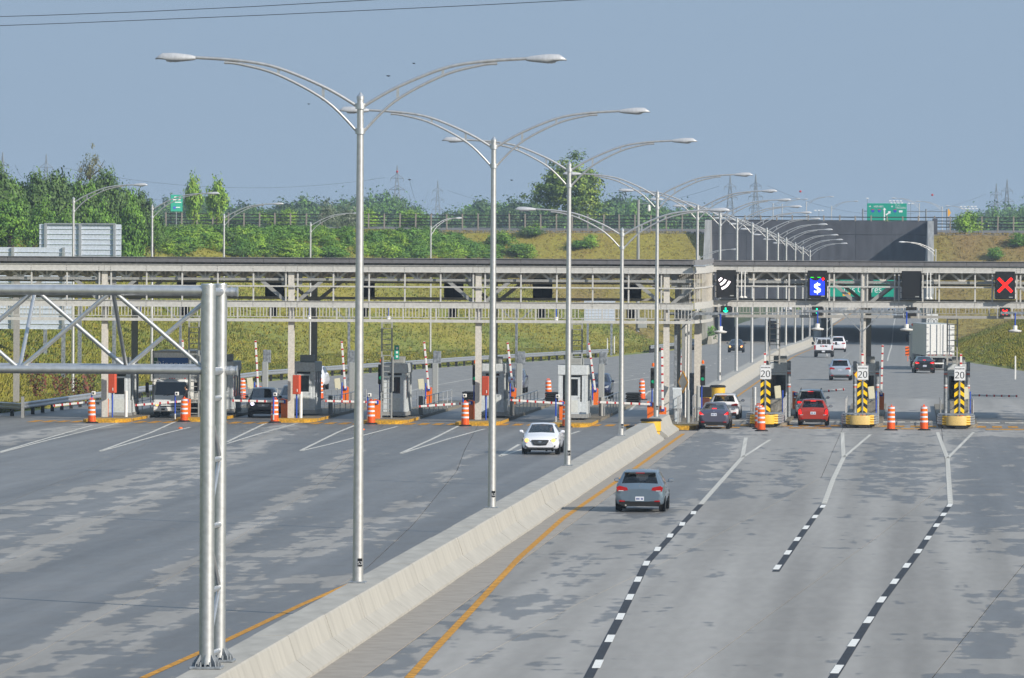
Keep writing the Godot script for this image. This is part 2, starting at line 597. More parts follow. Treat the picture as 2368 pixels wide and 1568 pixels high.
# ------------------------------------------------------------------ road
const STRIPS_R := [
	[[120.0, -11.5], [340.0, -11.5]],
	[[120.0, -10.2], [156.0, -8.6], [190.0, -6.7], [215.0, -5.5], [256.0, -3.7], [340.0, -3.7]],
	[[120.0, -5.2], [160.0, -3.1], [200.0, -0.95], [251.0, 1.6], [340.0, 1.8]],
	[[120.0, 0.0], [154.0, 1.9], [182.0, 3.5], [250.0, 6.8], [340.0, 7.2]],
	[[120.0, 5.2], [182.0, 8.0], [250.0, 13.5], [340.0, 13.5]]]
const STRIPS_L := [
	[[120.0, -14.75], [340.0, -14.75]],
	[[120.0, -15.1], [173.0, -15.6], [205.0, -16.8], [261.0, -19.5], [293.0, -21.5], [340.0, -24.2]],
	[[120.0, -19.0], [163.0, -20.4], [193.0, -21.5], [240.0, -23.6], [289.0, -26.5], [340.0, -29.5]],
	[[120.0, -23.5], [174.0, -26.3], [256.0, -30.2], [340.0, -34.9]],
	[[120.0, -28.0], [256.0, -35.0], [340.0, -40.4]],
	[[120.0, -33.0], [256.0, -40.5], [340.0, -46.0]],
	[[120.0, -40.0], [256.0, -49.0], [340.0, -54.0]]]

# strokes of damp (+) and dry (-) concrete traced over the picture: amount, width in metres, points
const DAMP := [
	[-1.25, 1.5, [[0, 1309], [230, 1200], [461, 1092], [560, 1050], [658, 985]]],
	[-1.2, 1.9, [[0, 1189], [160, 1150], [325, 1104], [470, 1040]]],
	[-0.9, 1.2, [[0, 1240], [190, 1180]]],
	[-1.25, 0.95, [[0, 1565], [349, 1360], [542, 1247], [700, 1140], [821, 1042]]],
	[-1.1, 2.2, [[560, 1305], [700, 1270], [800, 1225]]],
	[-0.95, 1.5, [[100, 1568], [420, 1420], [640, 1350], [760, 1345]]],
	[-0.85, 1.7, [[850, 1250], [960, 1160]]],
	[-0.85, 0.8, [[640, 1200], [760, 1120]]],
	[-1.2, 2.8, [[0, 1020], [110, 1000], [215, 985]]],
	[-0.9, 0.8, [[1010, 1130], [1090, 1040]]],
	[0.85, 1.0, [[880, 1545], [1030, 1400], [1190, 1250], [1330, 1160]]],
	[1.1, 2.2, [[1640, 1010], [1560, 1100], [1500, 1180]]],
	[0.7, 1.4, [[1690, 1080], [1610, 1240]]],
	[0.8, 2.4, [[2070, 1030], [2060, 1120], [1990, 1250]]],
	[0.5, 1.2, [[1840, 1050], [1800, 1110]]],
	[1.15, 2.6, [[2300, 1020], [2300, 1130], [2290, 1200]]],
	[0.75, 1.8, [[2340, 1265], [2200, 1275], [2040, 1290]]],
	[0.8, 1.2, [[2367, 1340], [2300, 1440], [2230, 1568]]],
	[0.7, 1.2, [[1580, 1375], [1680, 1368], [1820, 1352]]],
	[0.6, 0.9, [[1240, 1400], [1320, 1350], [1360, 1300]]],
	[0.7, 1.2, [[1520, 1450], [1600, 1480]]],
	[-0.45, 2.2, [[1750, 1480], [1900, 1380], [2000, 1300]]],
	[-0.5, 2.6, [[1500, 1540], [1700, 1380], [1850, 1220]]]]

func build_road():
	# damp patches with outlines on pale concrete, as one map over the plaza: u 80 m across, v 320 m along
	var fw := 128
	var fh := 256
	var field := PackedFloat32Array()
	field.resize(fw * fh)
	for j in fh:
		var s := 100.0 + 320.0 * (j + 0.5) / fh
		for i in fw:
			var x := -64.0 + 80.0 * (i + 0.5) / fw
			var f := 0.95 if x < MED else -0.42
			if s > 338.0 and s < 378.0: f += 0.5  # under the canopies: wet lanes plus canopy shade painted into the tone
			if s > 385.0: f = 0.05 if x < MED else -0.7
			field[j * fw + i] = f
	for st in DAMP:
		var pts := []
		for p in st[2]:
			var g := on_ground(p[0], p[1])
			pts.append(Vector2(g.x, -g.z / 6.0))
		for k in pts.size() - 1:
			var a: Vector2 = pts[k]
			var b: Vector2 = pts[k + 1]
			var reach: float = st[1] * 2.0
			var i0 := int((minf(a.x, b.x) - reach + 64.0) / 80.0 * fw)
			var i1 := int((maxf(a.x, b.x) + reach + 64.0) / 80.0 * fw)
			var j0 := int(((minf(a.y, b.y) - reach) * 6.0 - 100.0) / 320.0 * fh)
			var j1 := int(((maxf(a.y, b.y) + reach) * 6.0 - 100.0) / 320.0 * fh)
			for j in range(maxi(0, j0), mini(fh, j1 + 1)):
				for i in range(maxi(0, i0), mini(fw, i1 + 1)):
					var p := Vector2(-64.0 + 80.0 * (i + 0.5) / fw, (100.0 + 320.0 * (j + 0.5) / fh) / 6.0)
					var cp := Geometry2D.get_closest_point_to_segment(p, a, b)
					var d: float = p.distance_to(cp) / st[1]
					if d < 2.0:
						var old := field[j * fw + i]
						var base := 0.95 if p.x < MED else -0.42
						var want: float = base + st[0] * (1.0 - smoothstep(0.2, 1.0, d))
						field[j * fw + i] = minf(old, want) if st[0] < 0.0 else maxf(old, want)
	var fi := Image.create_from_data(fw, fh, false, Image.FORMAT_RF, field.to_byte_array())
	fi.resize(1024, 2048, Image.INTERPOLATE_BILINEAR)
	var ff := fi.get_data().to_float32_array()
	# every slab dries a little differently, so patches also end at the joints
	var slab_off := PackedByteArray()
	slab_off.resize(512 * 1024)
	var sr := RandomNumberGenerator.new()
	sr.seed = 404
	var offs := PackedByteArray()
	for k in 64 * 16: offs.append(int(clampf(128.0 + sr.randfn() * 42.0, 0.0, 255.0)))
	for j in 1024:
		var s := 100.0 + 320.0 * (j + 0.5) / 1024.0
		var edges := []
		for k in range(STRIPS_L.size() - 1, -1, -1): edges.append(lin(STRIPS_L[k], s))
		for st in STRIPS_R: edges.append(lin(st, s))
		var row := int((s - 1.0) / 5.0) % 64
		var e := 0
		for i in 512:
			var x := -64.0 + 80.0 * (i + 0.5) / 512.0
			while e < edges.size() and x > edges[e]: e += 1
			slab_off[j * 512 + i] = offs[row * 16 + e]
	var so := Image.create_from_data(512, 1024, false, Image.FORMAT_L8, slab_off)
	so.resize(1024, 2048, Image.INTERPOLATE_BILINEAR)
	var sb := so.get_data()
	var noises := []
	for spec in [[1024, 820, 0.06, 5, 1], [256, 2048, 0.11, 3, 2], [1024, 512, 0.2, 3, 3], [700, 40, 0.05, 3, 4]]:
		var nz := FastNoiseLite.new()
		nz.noise_type = FastNoiseLite.TYPE_SIMPLEX_SMOOTH
		nz.seed = spec[4]; nz.frequency = spec[2]; nz.fractal_octaves = spec[3]
		var im := nz.get_image(spec[0], spec[1], false, false, false)
		im.convert(Image.FORMAT_L8)
		im.resize(1024, 2048, Image.INTERPOLATE_BILINEAR)
		noises.append(im.get_data())
	var n1: PackedByteArray = noises[0]
	var n2: PackedByteArray = noises[1]
	var n3: PackedByteArray = noises[2]
	var n4: PackedByteArray = noises[3]
	var rgb := PackedByteArray()
	rgb.resize(1024 * 2048 * 3)
	var ro := PackedByteArray()
	ro.resize(1024 * 2048)
	for i in 1024 * 2048:
		var v := ff[i] + (n1[i] - 128) * 0.0085 + (n2[i] - 128) * 0.0036 + (n3[i] - 128) * 0.0034 + (sb[i] - 128) * 0.0042 + (n4[i] - 128) * 0.0028
		var t := clampf(v * 5.0 + 0.5, 0.0, 1.0)
		var g := 0.92 + (n3[i] - 128) * 0.0003 + (n4[i] - 128) * 0.0012 + (sb[i] - 128) * 0.0002
		rgb[i * 3] = int(g * lerpf(158.0, 119.0, t))
		rgb[i * 3 + 1] = int(g * lerpf(156.5, 118.5, t))
		rgb[i * 3 + 2] = int(g * lerpf(153.0, 117.0, t))
		ro[i] = int(lerpf(228.0, 128.0 + (n1[i] - 128) * 0.12, t))
	var ai := Image.create_from_data(1024, 2048, false, Image.FORMAT_RGB8, rgb)
	ai.generate_mipmaps()
	var ri := Image.create_from_data(1024, 2048, false, Image.FORMAT_L8, ro)
	ri.generate_mipmaps()
	var rm := mat("plaza_concrete", Color.WHITE, 1.0)
	rm.albedo_texture = ImageTexture.create_from_image(ai)
	rm.roughness_texture = ImageTexture.create_from_image(ri)
	rm.roughness_texture_channel = BaseMaterial3D.TEXTURE_CHANNEL_RED
	var road := setting("road", "wide concrete pavement of the toll plaza with damp patches")
	var bed := MB.new()
	bed.quad(W(-66, 100, -0.06), W(13.6, 100, -0.06), W(13.6, 420, -0.06), W(-66, 420, -0.06), Vector3.UP)
	part(road, "road_bed", bed, mats["seal"])
	for side in [STRIPS_L, STRIPS_R]:
		var rest := MB.new()
		for k in side.size() - 1:
			var s := 121.0
			while s < 339.5:
				var e := minf(s + 5.0, 340.0)
				var n0 := rng.randf()
				var mb := MB.new() if s < 205.0 else rest
				var jg := 0.012
				var lo := minf(lin(side[k], s), lin(side[k + 1], s)); var hi := maxf(lin(side[k], s), lin(side[k + 1], s))
				var lo2 := minf(lin(side[k], e), lin(side[k + 1], e)); var hi2 := maxf(lin(side[k], e), lin(side[k + 1], e))
				slab(mb, W(lo + jg, s + jg), W(hi - jg, s + jg), W(hi2 - jg, e - jg), W(lo2 + jg, e - jg))
				if s < 205.0: part(road, "pavement_slab", mb, rm)
				s = e
		var st := part(road, "pavement_slabs_beyond", rest, rm)
		st.set_meta("kind", "stuff")
	# plaza floor beyond the slabs, then the carriageways to the tunnel and on
	var mid := MB.new()
	slab(mid, W(-58, 340), W(13.5, 340), W(13.5, 420), W(-52, 420))
	part(road, "plaza_floor", mid, rm)
	var far := MB.new()
	var q := 420.0
	while q < 1700.0:
		var e := q + 20.0
		var xl0 := lin(EDGE_L, q); var xl1 := lin(EDGE_L, e)
		var xr0 := lin(EDGE_R, q); var xr1 := lin(EDGE_R, e)
		far.quad(W(xl0, q, road_h(q)), W(xr0, q, road_h(q)), W(xr1, e, road_h(e)), W(xl1, e, road_h(e)), Vector3.UP)
		q = e
	part(road, "carriageway_beyond", far, mat("far_road", Color(0.61, 0.605, 0.59), 0.75, 0.0, noise_tex("farroad", 0.03, 5, 0.72, 1.0, 1, 1, 15), 0.05))
	# pale concrete gutters along the median
	var gut := MB.new()
	for x in [[-12.66, -11.5], [-14.75, -14.64]]:
		slab(gut, W(x[0], 121, 0.004), W(x[1] - 0.02, 121, 0.004), W(x[1] - 0.02, 330, 0.004), W(x[0], 330, 0.004))
	part(road, "gutter", gut, mats["gutter"])

func slab(mb: MB, a: Vector3, b: Vector3, c: Vector3, d: Vector3):
	# a flat slab with real sides down to the bed
	var q := [a, b, c, d]
	var t := []
	for p in q: t.append(Vector2((p.x + 64.0) / 80.0, (-p.z - 100.0) / 320.0))
	mb.tri3(a, b, c, Vector3.UP, Vector3.UP, Vector3.UP, t[0], t[1], t[2])
	mb.tri3(a, c, d, Vector3.UP, Vector3.UP, Vector3.UP, t[0], t[2], t[3])
	var dn := Vector3(0, -0.055, 0)
	for i in 4:
		var p: Vector3 = q[i]
		var r: Vector3 = q[(i + 1) % 4]
		var nn := (r - p).cross(Vector3.UP).normalized()
		mb.tri3(p, r, r + dn, nn, nn, nn, t[i], t[(i + 1) % 4], t[(i + 1) % 4]); mb.tri3(p, r + dn, p + dn, nn, nn, nn, t[i], t[(i + 1) % 4], t[i])

func build_markings():
	var r := setting("road_markings", "painted lines and dashes on the plaza")
	# solid yellow edge lines
	part(r, "yellow_edge_line", gline([[945, 1568], [1020, 1485], [1100, 1400], [1200, 1290], [1300, 1200], [1430, 1110], [1580, 1003]], 0.2, 0.008), mats["road_yellow"])
	part(r, "yellow_edge_line", gline([[330, 1568], [455, 1512], [525, 1480], [700, 1397], [815, 1348]], 0.18, 0.008), mats["road_yellow"])
	var ye := MB.new()
	for k in 14: strip(ye, W(-12.0, 372.0 + k * 34.0), W(-12.0, 406.0 + k * 34.0), 0.16, 0.012)
	part(r, "yellow_edge_line", ye, mats["road_yellow"])
	# lane lines towards the right-hand booths
	for l in [[[[1620, 1166], [1716, 1058], [1724, 1012]], 0.2], [[[1716, 1058], [1780, 1017]], 0.16], [[[1905, 1165], [1925, 1110], [1950, 1058], [1947, 1000]], 0.2], [[[1950, 1058], [2012, 1005]], 0.16], [[[2197, 1165], [2190, 1060], [2167, 1000]], 0.2], [[[2190, 1060], [2250, 1000]], 0.16]]:
		part(r, "white_lane_line", gline(l[0], l[1], 0.008), mats["road_white"])
	for d in [[[[1360, 1568], [1434, 1426], [1494, 1303], [1577, 1212], [1620, 1167]]], [[[1793, 1322], [1850, 1240], [1904, 1166]]], [[[1925, 1568], [2030, 1400], [2120, 1280], [2196, 1166]]]]:
		part(r, "black_backing_strip", gline(d[0], 0.21, 0.006), mats["road_black"])
	for p in [[1382, 1536], [1410, 1477], [1434, 1426], [1456, 1381], [1475, 1340], [1494, 1303], [1520, 1270], [1549, 1239], [1577, 1212], [1603, 1186]]: dash(r, p, [-0.022, 1.0])
	for p in [[1797, 1312], [1821, 1278], [1843, 1247], [1863, 1220], [1884, 1195], [1902, 1171]]: dash(r, p, [0.012, 1.0])
	for p in [[1935, 1548], [1973, 1487], [2008, 1434], [2038, 1387], [2068, 1345], [2096, 1308], [2123, 1275], [2145, 1244], [2165, 1215], [2181, 1190], [2195, 1169]]: dash(r, p, [0.032, 1.0])
	# gores on the left, open ends towards the booths
	for g in [[[0, 1045], [215, 983]], [[0, 1047], [110, 1018], [275, 978]], [[232, 1043], [350, 1000], [412, 972]], [[232, 1044], [380, 1003], [440, 988]], [[525, 1022], [620, 976]], [[525, 1026], [600, 1003], [690, 978]], [[695, 1042], [780, 1000], [820, 984]], [[695, 1043], [760, 1028], [850, 1004], [920, 986]], [[927, 1048], [1000, 1015], [1060, 985]], [[927, 1049], [1040, 1014], [1120, 992]], [[1155, 1055], [1200, 1028]], [[1155, 1056], [1198, 1042], [1300, 1010], [1340, 997]]]:
		part(r, "white_gore_line", gline(g, 0.17, 0.008), mats["road_white"])
	# hatching inside the gores
	var h := MB.new()
	for i in 4:
		for c in [[-8.3, 0.55, 318.0], [-2.9, 0.85, 318.0], [2.5, 0.85, 318.0]]:
			var s: float = c[2] + i * 3.4
			strip(h, W(c[0] - c[1] * (0.5 + i * 0.2), s), W(c[0] + c[1] * (0.7 + i * 0.25), s), 0.35, 0.008)
		for c in [-45.6, -40.9, -35.6, -30.3, -24.9, -19.6]:
			var s2: float = 316.0 + i * 4.0
			strip(h, W(c - 0.15 * i, s2), W(c + 0.5 + 0.3 * i, s2), 0.25, 0.008)
	part(r, "gore_hatching", h, mats["road_white"])
	# yellow blocks and the stop lines across the toll lanes
	for c in [-48.2, -43.0, -37.6, -32.2, -26.9, -21.6, -16.4]:
		for k in 4:
			block(r, c - 1.2 + k * 0.8, 340.5, 0.5, 4.0, "road_yellow", "yellow_block")
	for c in [-10.6, -5.5, -0.1, 5.4]:
		for k in 4:
			block(r, c - 1.35 + k * 0.9, 343.0, 0.56, 3.6, "road_yellow", "yellow_block")
		for k in 3:
			block(r, c - 0.8 + k * 0.8, 337.6, 0.74, 2.2, "road_yellow", "yellow_block")
		block(r, c - 0.9, 353.0, 1.5, 3.0, "road_white", "white_stop_line")
		block(r, c + 0.9, 353.0, 1.5, 3.0, "road_white", "white_stop_line")
	# lines on the carriageways beyond the plaza
	for g in [[[1140, 1130 - 175], [1230, 927], [1425, 884], [1500, 872]], [[760, 952], [850, 926], [1000, 892], [1195, 858]], [[1460, 918], [1555, 892], [1560, 890]], [[1455, 950], [1500, 905], [1570, 885]]]:
		part(r, "white_lane_line", gline(g, 0.16, 0.008), mats["road_white"])
	for k in 22:
		var d2 := MB.new()
		var s3 := 395.0 + k * 12.0
		strip(d2, W(-18.5 - maxf(0.0, 20.0 - k * 2.0) * 0.1, s3), W(-18.5 - maxf(0.0, 20.0 - k * 2.0 - 0.5) * 0.1, s3 + 3.0), 0.15, 0.012)
		strip(d2, W(-22.6 - maxf(0.0, 20.0 - k * 2.0) * 0.3, s3), W(-22.6 - maxf(0.0, 20.0 - k * 2.0 - 0.5) * 0.3, s3 + 3.0), 0.15, 0.012)
		if k > 10: strip(d2, W(-6.8, s3 + 60), W(-6.8, s3 + 63.0), 0.15, 0.012)
		part(r, "white_lane_dash", d2, mats["road_white"])
	var fe := MB.new()
	var s4 := 600.0
	while s4 < 1300.0:
		strip(fe, W(-2.2 - (s4 - 600.0) * 0.001, s4), W(-2.2 - (s4 - 580.0) * 0.001, s4 + 20.0), 0.16, 0.012)
		s4 += 20.0
	part(r, "white_edge_line", fe, mats["road_white"])
	var ye2 := MB.new()
	s4 = 860.0
	while s4 < 1500.0:
		strip(ye2, W(-12.0, s4), W(-12.0, s4 + 20.0), 0.2, 0.012)
		s4 += 20.0
	part(r, "yellow_edge_line", ye2, mats["road_yellow"])

func dash(r: Node3D, p: Array, dir: Array):
	var g := on_ground(p[0], p[1])
	var mb := MB.new()
	var d := Vector3(dir[0], 0, -dir[1]) * 1.5
	strip(mb, g - d * 0.95, g + d * 0.95, 0.185, 0.012)
	part(r, "white_dash", mb, mats["dash_white"])

func block(r: Node3D, x: float, s: float, w: float, l: float, m: String, called: String):
	var mb := MB.new()
	strip(mb, W(x, s - l * 0.5), W(x, s + l * 0.5), w, 0.009)
	part(r, called, mb, mats[m])

# ------------------------------------------------------------------ tunnel portal and dike
func build_portal():
	var t := thing("tunnel_portal", "dark grey concrete headwall of the twin road tunnel under the embankment", "tunnel", W(0, 835))
	var top := 15.9
	var lint := 4.35
	var back := MB.new()
	back.box(Vector3(-12.55, (top + lint) / 2.0 - 0.02, -0.75), Vector3(30.1, top - lint - 0.08, 1.3))
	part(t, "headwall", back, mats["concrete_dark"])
	for i in 6:
		for row in [[lint, 14.0], [14.0, top]]:
			var p := MB.new()
			p.cbox(Vector3(-27.55 + 5.0 * (i + 0.5), (row[0] + row[1]) / 2.0, -0.02), Vector3(4.97, row[1] - row[0] - 0.04, 0.16), 0.02)
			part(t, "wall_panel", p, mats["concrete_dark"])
	for x in [[-27.65, -27.0, "side_wall"], [-13.25, -12.2, "centre_wall"], [1.95, 2.6, "side_wall"]]:
		var w := MB.new()
		w.box(Vector3((x[0] + x[1]) / 2.0, 1.5, -50.3), Vector3(x[1] - x[0], lint + 1.4 + 2.0, 99.6))
		part(t, x[2], w, mats["concrete_pale"] if x[2] == "centre_wall" else mats["concrete_grey"])
	var roof := MB.new()
	roof.box(Vector3(-12.55, 9.6, -50.5), Vector3(30.6, 10.5, 98.0))
	part(t, "tunnel_roof", roof, mats["gravel"])
	for sg in [[-27.75, -0.35], [2.75, 0.9]]:
		var wing := MB.new()
		var secs := []
		for k in ([[0.0, 15.95], [3.0, 15.9], [9.0, 11.0], [20.0, 3.5]] if sg[0] < 0.0 else [[0.0, 15.95], [3.5, 15.9], [13.0, 13.4], [24.0, 6.0]]):
			var x0: float = sg[0]
			var lean: float = sg[1]
			var hh: float = k[1]
			secs.append([Vector3(x0 - 0.42, hh, k[0]), Vector3(x0 + 0.42, hh, k[0]), Vector3(x0 + 0.42 - lean * (hh + 1.5) / 17.0, -1.5, k[0]), Vector3(x0 - 0.42 - lean * (hh + 1.5) / 17.0, -1.5, k[0])])
		for i in 3:
			for k in 4:
				var k2 := (k + 1) % 4
				var mid: Vector3 = (secs[i][k] + secs[i][k2]) * 0.5 - (secs[i][0] + secs[i][2]) * 0.5
				wing.quad(secs[i][k], secs[i][k2], secs[i + 1][k2], secs[i + 1][k], mid)
		wing.quad(secs[3][0], secs[3][1], secs[3][2], secs[3][3], Vector3(0, 0, 1))
		part(t, "wing_wall", wing, mats["concrete_pale"])
	var pa := MB.new()
	pa.cbox(Vector3(3.35, 15.0, -0.4), Vector3(0.7, 2.6, 0.5), 0.03)
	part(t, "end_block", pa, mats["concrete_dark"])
	# low barriers beside the mouths
	for x in [-26.7, 1.6]:
		var b := MB.new()
		b.prism(PackedVector2Array([Vector2(-0.35, -1.0), Vector2(0.35, -1.0), Vector2(0.2, 0.15), Vector2(-0.2, 0.15)]), 34.0, Transform3D(Basis(), Vector3(x, 0.0, 8.0)))
		part(t, "low_wall", b, mats["concrete"])

func build_dike_fence():
	var f := thing("rail_fence", "long timber rail fence with grey posts along the top of the embankment", "fence", W(0, 843, 14.6))
	var post := MB.new()
	post.cbox(Vector3(0, 0.95, 0), Vector3(0.2, 2.3, 0.2), 0.02)
	var pm := post.mesh()
	var rail := MB.new()
	rail.cbox(Vector3.ZERO, Vector3(2.16, 0.13, 0.06), 0.015)
	var rm := rail.mesh()
	for i in 57:
		var x := -104.0 + i * 2.19
		part(f, "post", pm, mats["wood"], Vector3(x, rng.randf_range(-0.05, 0.05), 0), Vector3(rng.randf_range(-0.02, 0.02), 0, rng.randf_range(-0.02, 0.02)))
		if i < 56:
			for h in [0.55, 0.98, 1.41, 1.9]:
				part(f, "rail", rm, mats["wood_dark"], Vector3(x + 1.095, h + rng.randf_range(-0.02, 0.02), -0.14), Vector3(0, 0, rng.randf_range(-0.012, 0.012)))

# ------------------------------------------------------------------ median barrier and guardrails
func jersey(l: float, cut := 0.0) -> MB:
	var mb := MB.new()
	var half := [Vector2(0.92, -0.03), Vector2(0.92, 0.07), Vector2(0.56, 0.34), Vector2(0.40, 0.82), Vector2(0.37, 0.855)]
	var poly := PackedVector2Array()
	for p in half: poly.append(p)
	for i in range(half.size() - 1, -1, -1): poly.append(Vector2(-half[i].x, half[i].y))
	mb.prism(poly, l)
	return mb

func build_median():
	var a := thing("median_barrier", "long concrete median barrier in front of the toll plaza, dividing the carriageways", "barrier", W(MED + 0.14, 0))
	var seg := jersey(7.97).mesh()
	var s := 104.0
	while s < 306.0:
		part(a, "barrier_segment", seg, mats["concrete"], Vector3(rng.randf_range(-0.012, 0.012), rng.randf_range(-0.006, 0.006), -s - 4.0))
		s += 8.0
	var b := thing("median_barrier", "short concrete barrier piece between the yellow drum and the toll island", "barrier", W(MED + 0.15, 0))
	part(b, "barrier_segment", jersey(15.0), mats["concrete"], Vector3(0, 0, -324.0))
	var c := thing("median_barrier", "long concrete median barrier behind the toll plaza running to the tunnel", "barrier", W(MED, 0))
	var seg2 := jersey(11.97).mesh()
	s = 404.0
	while s < 828.0:
		var m := part(c, "barrier_segment", seg2, mats["concrete"], Vector3(0, road_h(s + 6.0), -s - 6.0))
		m.rotation.x = (road_h(s + 12.0) - road_h(s)) / 12.0
		s += 12.0
	var d := thing("median_barrier", "far concrete median barrier seen through the tunnel", "barrier", W(MED + 0.2, 0))
	s = 940.0
	while s < 1500.0:
		part(d, "barrier_segment", seg2, mats["concrete"], Vector3(0, road_h(s + 6.0), -s - 6.0))
		s += 12.0
	# yellow water-filled drums at the barrier ends
	for q in [[W(MED + 0.3, 313.6), 0.52, 1.05, "fat yellow crash drum with black lid in the gap of the median barrier"], [W(MED - 0.45, 309.6), 0.36, 0.78, "lower pale yellow crash drum beside the barrier end"], [W(MED + 1.0, 400.5), 0.5, 1.2, "yellow crash drum with grey lid at the far barrier's near end"], [W(MED + 0.3, 396.8), 0.4, 0.95, "smaller yellow crash drum before the far barrier's near end"]]:
		var t := thing("crash_drum", q[3], "crash drum", q[0], 0.0, "yellow crash drums at the barrier ends")
		var r: float = q[1]
		var h: float = q[2]
		var m := MB.new()
		m.lathe([Vector2(r * 0.86, 0), Vector2(r * 0.9, 0.1 * h), Vector2(r * 0.88, 0.35 * h), Vector2(r, 0.4 * h), Vector2(r * 0.98, 0.9 * h), Vector2(r * 0.96, 0.9 * h)], 20)
		part(t, "drum", m, mats["yellow_nose"] if r != 0.36 else mats["yellow_pale"])
		var l := MB.new()
		l.lathe([Vector2(r * 1.06, 0.88 * h), Vector2(r * 1.08, 0.94 * h), Vector2(r * 0.9, h), Vector2(0, h * 1.02)], 20)
		part(t, "lid", l, mats["black_matt"])

func wbeam(l: float) -> ArrayMesh:
	var mb := MB.new()
	var prof := [Vector2(0.0, 0.0), Vector2(0.075, 0.06), Vector2(0.075, 0.12), Vector2(0.015, 0.17), Vector2(0.015, 0.22), Vector2(0.075, 0.27), Vector2(0.075, 0.33), Vector2(0.0, 0.39)]
	var secs := []
	for x in [-l / 2.0, l / 2.0]:
		var row := []
		for p in prof: row.append(Vector3(x, p.y, p.x))
		for i in range(prof.size() - 1, -1, -1): row.append(Vector3(x, prof[i].y, prof[i].x - 0.008))
		secs.append(row)
	for k in secs[0].size():
		var k2: int = (k + 1) % int(secs[0].size())
		var hint := Vector3(0, 0, 1) if k < prof.size() - 1 else Vector3(0, 0, -1)
		mb.quad(secs[0][k], secs[0][k2], secs[1][k2], secs[1][k], hint)
	return mb.mesh()

func guardrail(label: String, pts: Array, step := 3.81):
	var t := thing("guardrail", label, "guardrail", Vector3.ZERO, 0.0, "guardrails along the left edge")
	var bm := wbeam(step * 1.01)
	var post := MB.new()
	post.box(Vector3(0, 0.32, -0.14), Vector3(0.16, 0.86, 0.2))
	var pm := post.mesh()
	for i in pts.size() - 1:
		var a := W(pts[i][0], pts[i][1])
		var b := W(pts[i + 1][0], pts[i + 1][1])
		var n := maxi(1, int(round(a.distance_to(b) / step)))
		for k in n:
			var p := a.lerp(b, (k + 0.5) / n)
			p.y = road_h(-p.z) + 0.06
			var ang := atan2(-(b - a).z, (b - a).x)
			if cos(ang) < 0.0 and absf(ang) > PI * 0.75: ang += PI
			part(t, "rail", bm, mats["galv"], p + Vector3(0, 0.36, 0), Vector3(0, ang, 0))
			part(t, "post", pm, mats["wood_dark"], p, Vector3(0, ang, 0))

func build_guardrails():
	guardrail("long galvanised guardrail below the flowered slope on the left", [[-51.9, 351.5], [-51.5, 398.0], [-50.2, 472.0], [-40.4, 556.0], [-30.8, 619.0]])
	guardrail("short dark guardrail end at the far left edge of the plaza", [[-66.0, 371.0], [-53.6, 354.0], [-51.6, 350.4]])
	guardrail("short guardrail before the left wing wall of the tunnel", [[-28.4, 664.0], [-27.9, 735.0]])
	var t := thing("steel_post", "tall dark steel post at the guardrail gap on the far left", "post", W(-51.3, 348.5))
	var m := MB.new()
	m.box(Vector3(0, 0.6, -0.08), Vector3(0.16, 1.25, 0.02)); m.box(Vector3(0, 0.6, 0.08), Vector3(0.16, 1.25, 0.02)); m.box(Vector3(0, 0.6, 0), Vector3(0.02, 1.25, 0.14))
	part(t, "post", m, mats["steel_grey"])

# ------------------------------------------------------------------ canopies
func hcol(h: float, w := 0.34, d := 0.42) -> ArrayMesh:
	var m := MB.new()
	m.box(Vector3(0, h / 2, d / 2 - 0.015), Vector3(w, h, 0.03))
	m.box(Vector3(0, h / 2, -d / 2 + 0.015), Vector3(w, h, 0.03))
	m.box(Vector3(0, h / 2, 0), Vector3(0.024, h, d - 0.064))
	m.box(Vector3(0, 0.02, 0), Vector3(w + 0.2, 0.04, d + 0.2))
	return m.mesh()

func ibeam(l: float, h: float, fl := 0.16) -> ArrayMesh:      # along x
	var m := MB.new()
	m.box(Vector3.ZERO, Vector3(l, h - 0.05, 0.03))
	m.box(Vector3(0, h / 2 - 0.0125, 0), Vector3(l, 0.025, fl))
	m.box(Vector3(0, -h / 2 + 0.0125, 0), Vector3(l, 0.025, fl))
	return m.mesh()

func bar(a: Vector3, b: Vector3, w: float, d: float) -> Array:  # a box from a to b: mesh, position, basis
	var m := MB.new()
	var dir := (b - a).normalized()
	var side := dir.cross(Vector3.BACK).normalized()
	m.box((a + b) / 2.0, Vector3(a.distance_to(b), w, d), Basis(dir, side, dir.cross(side)))
	return [m]

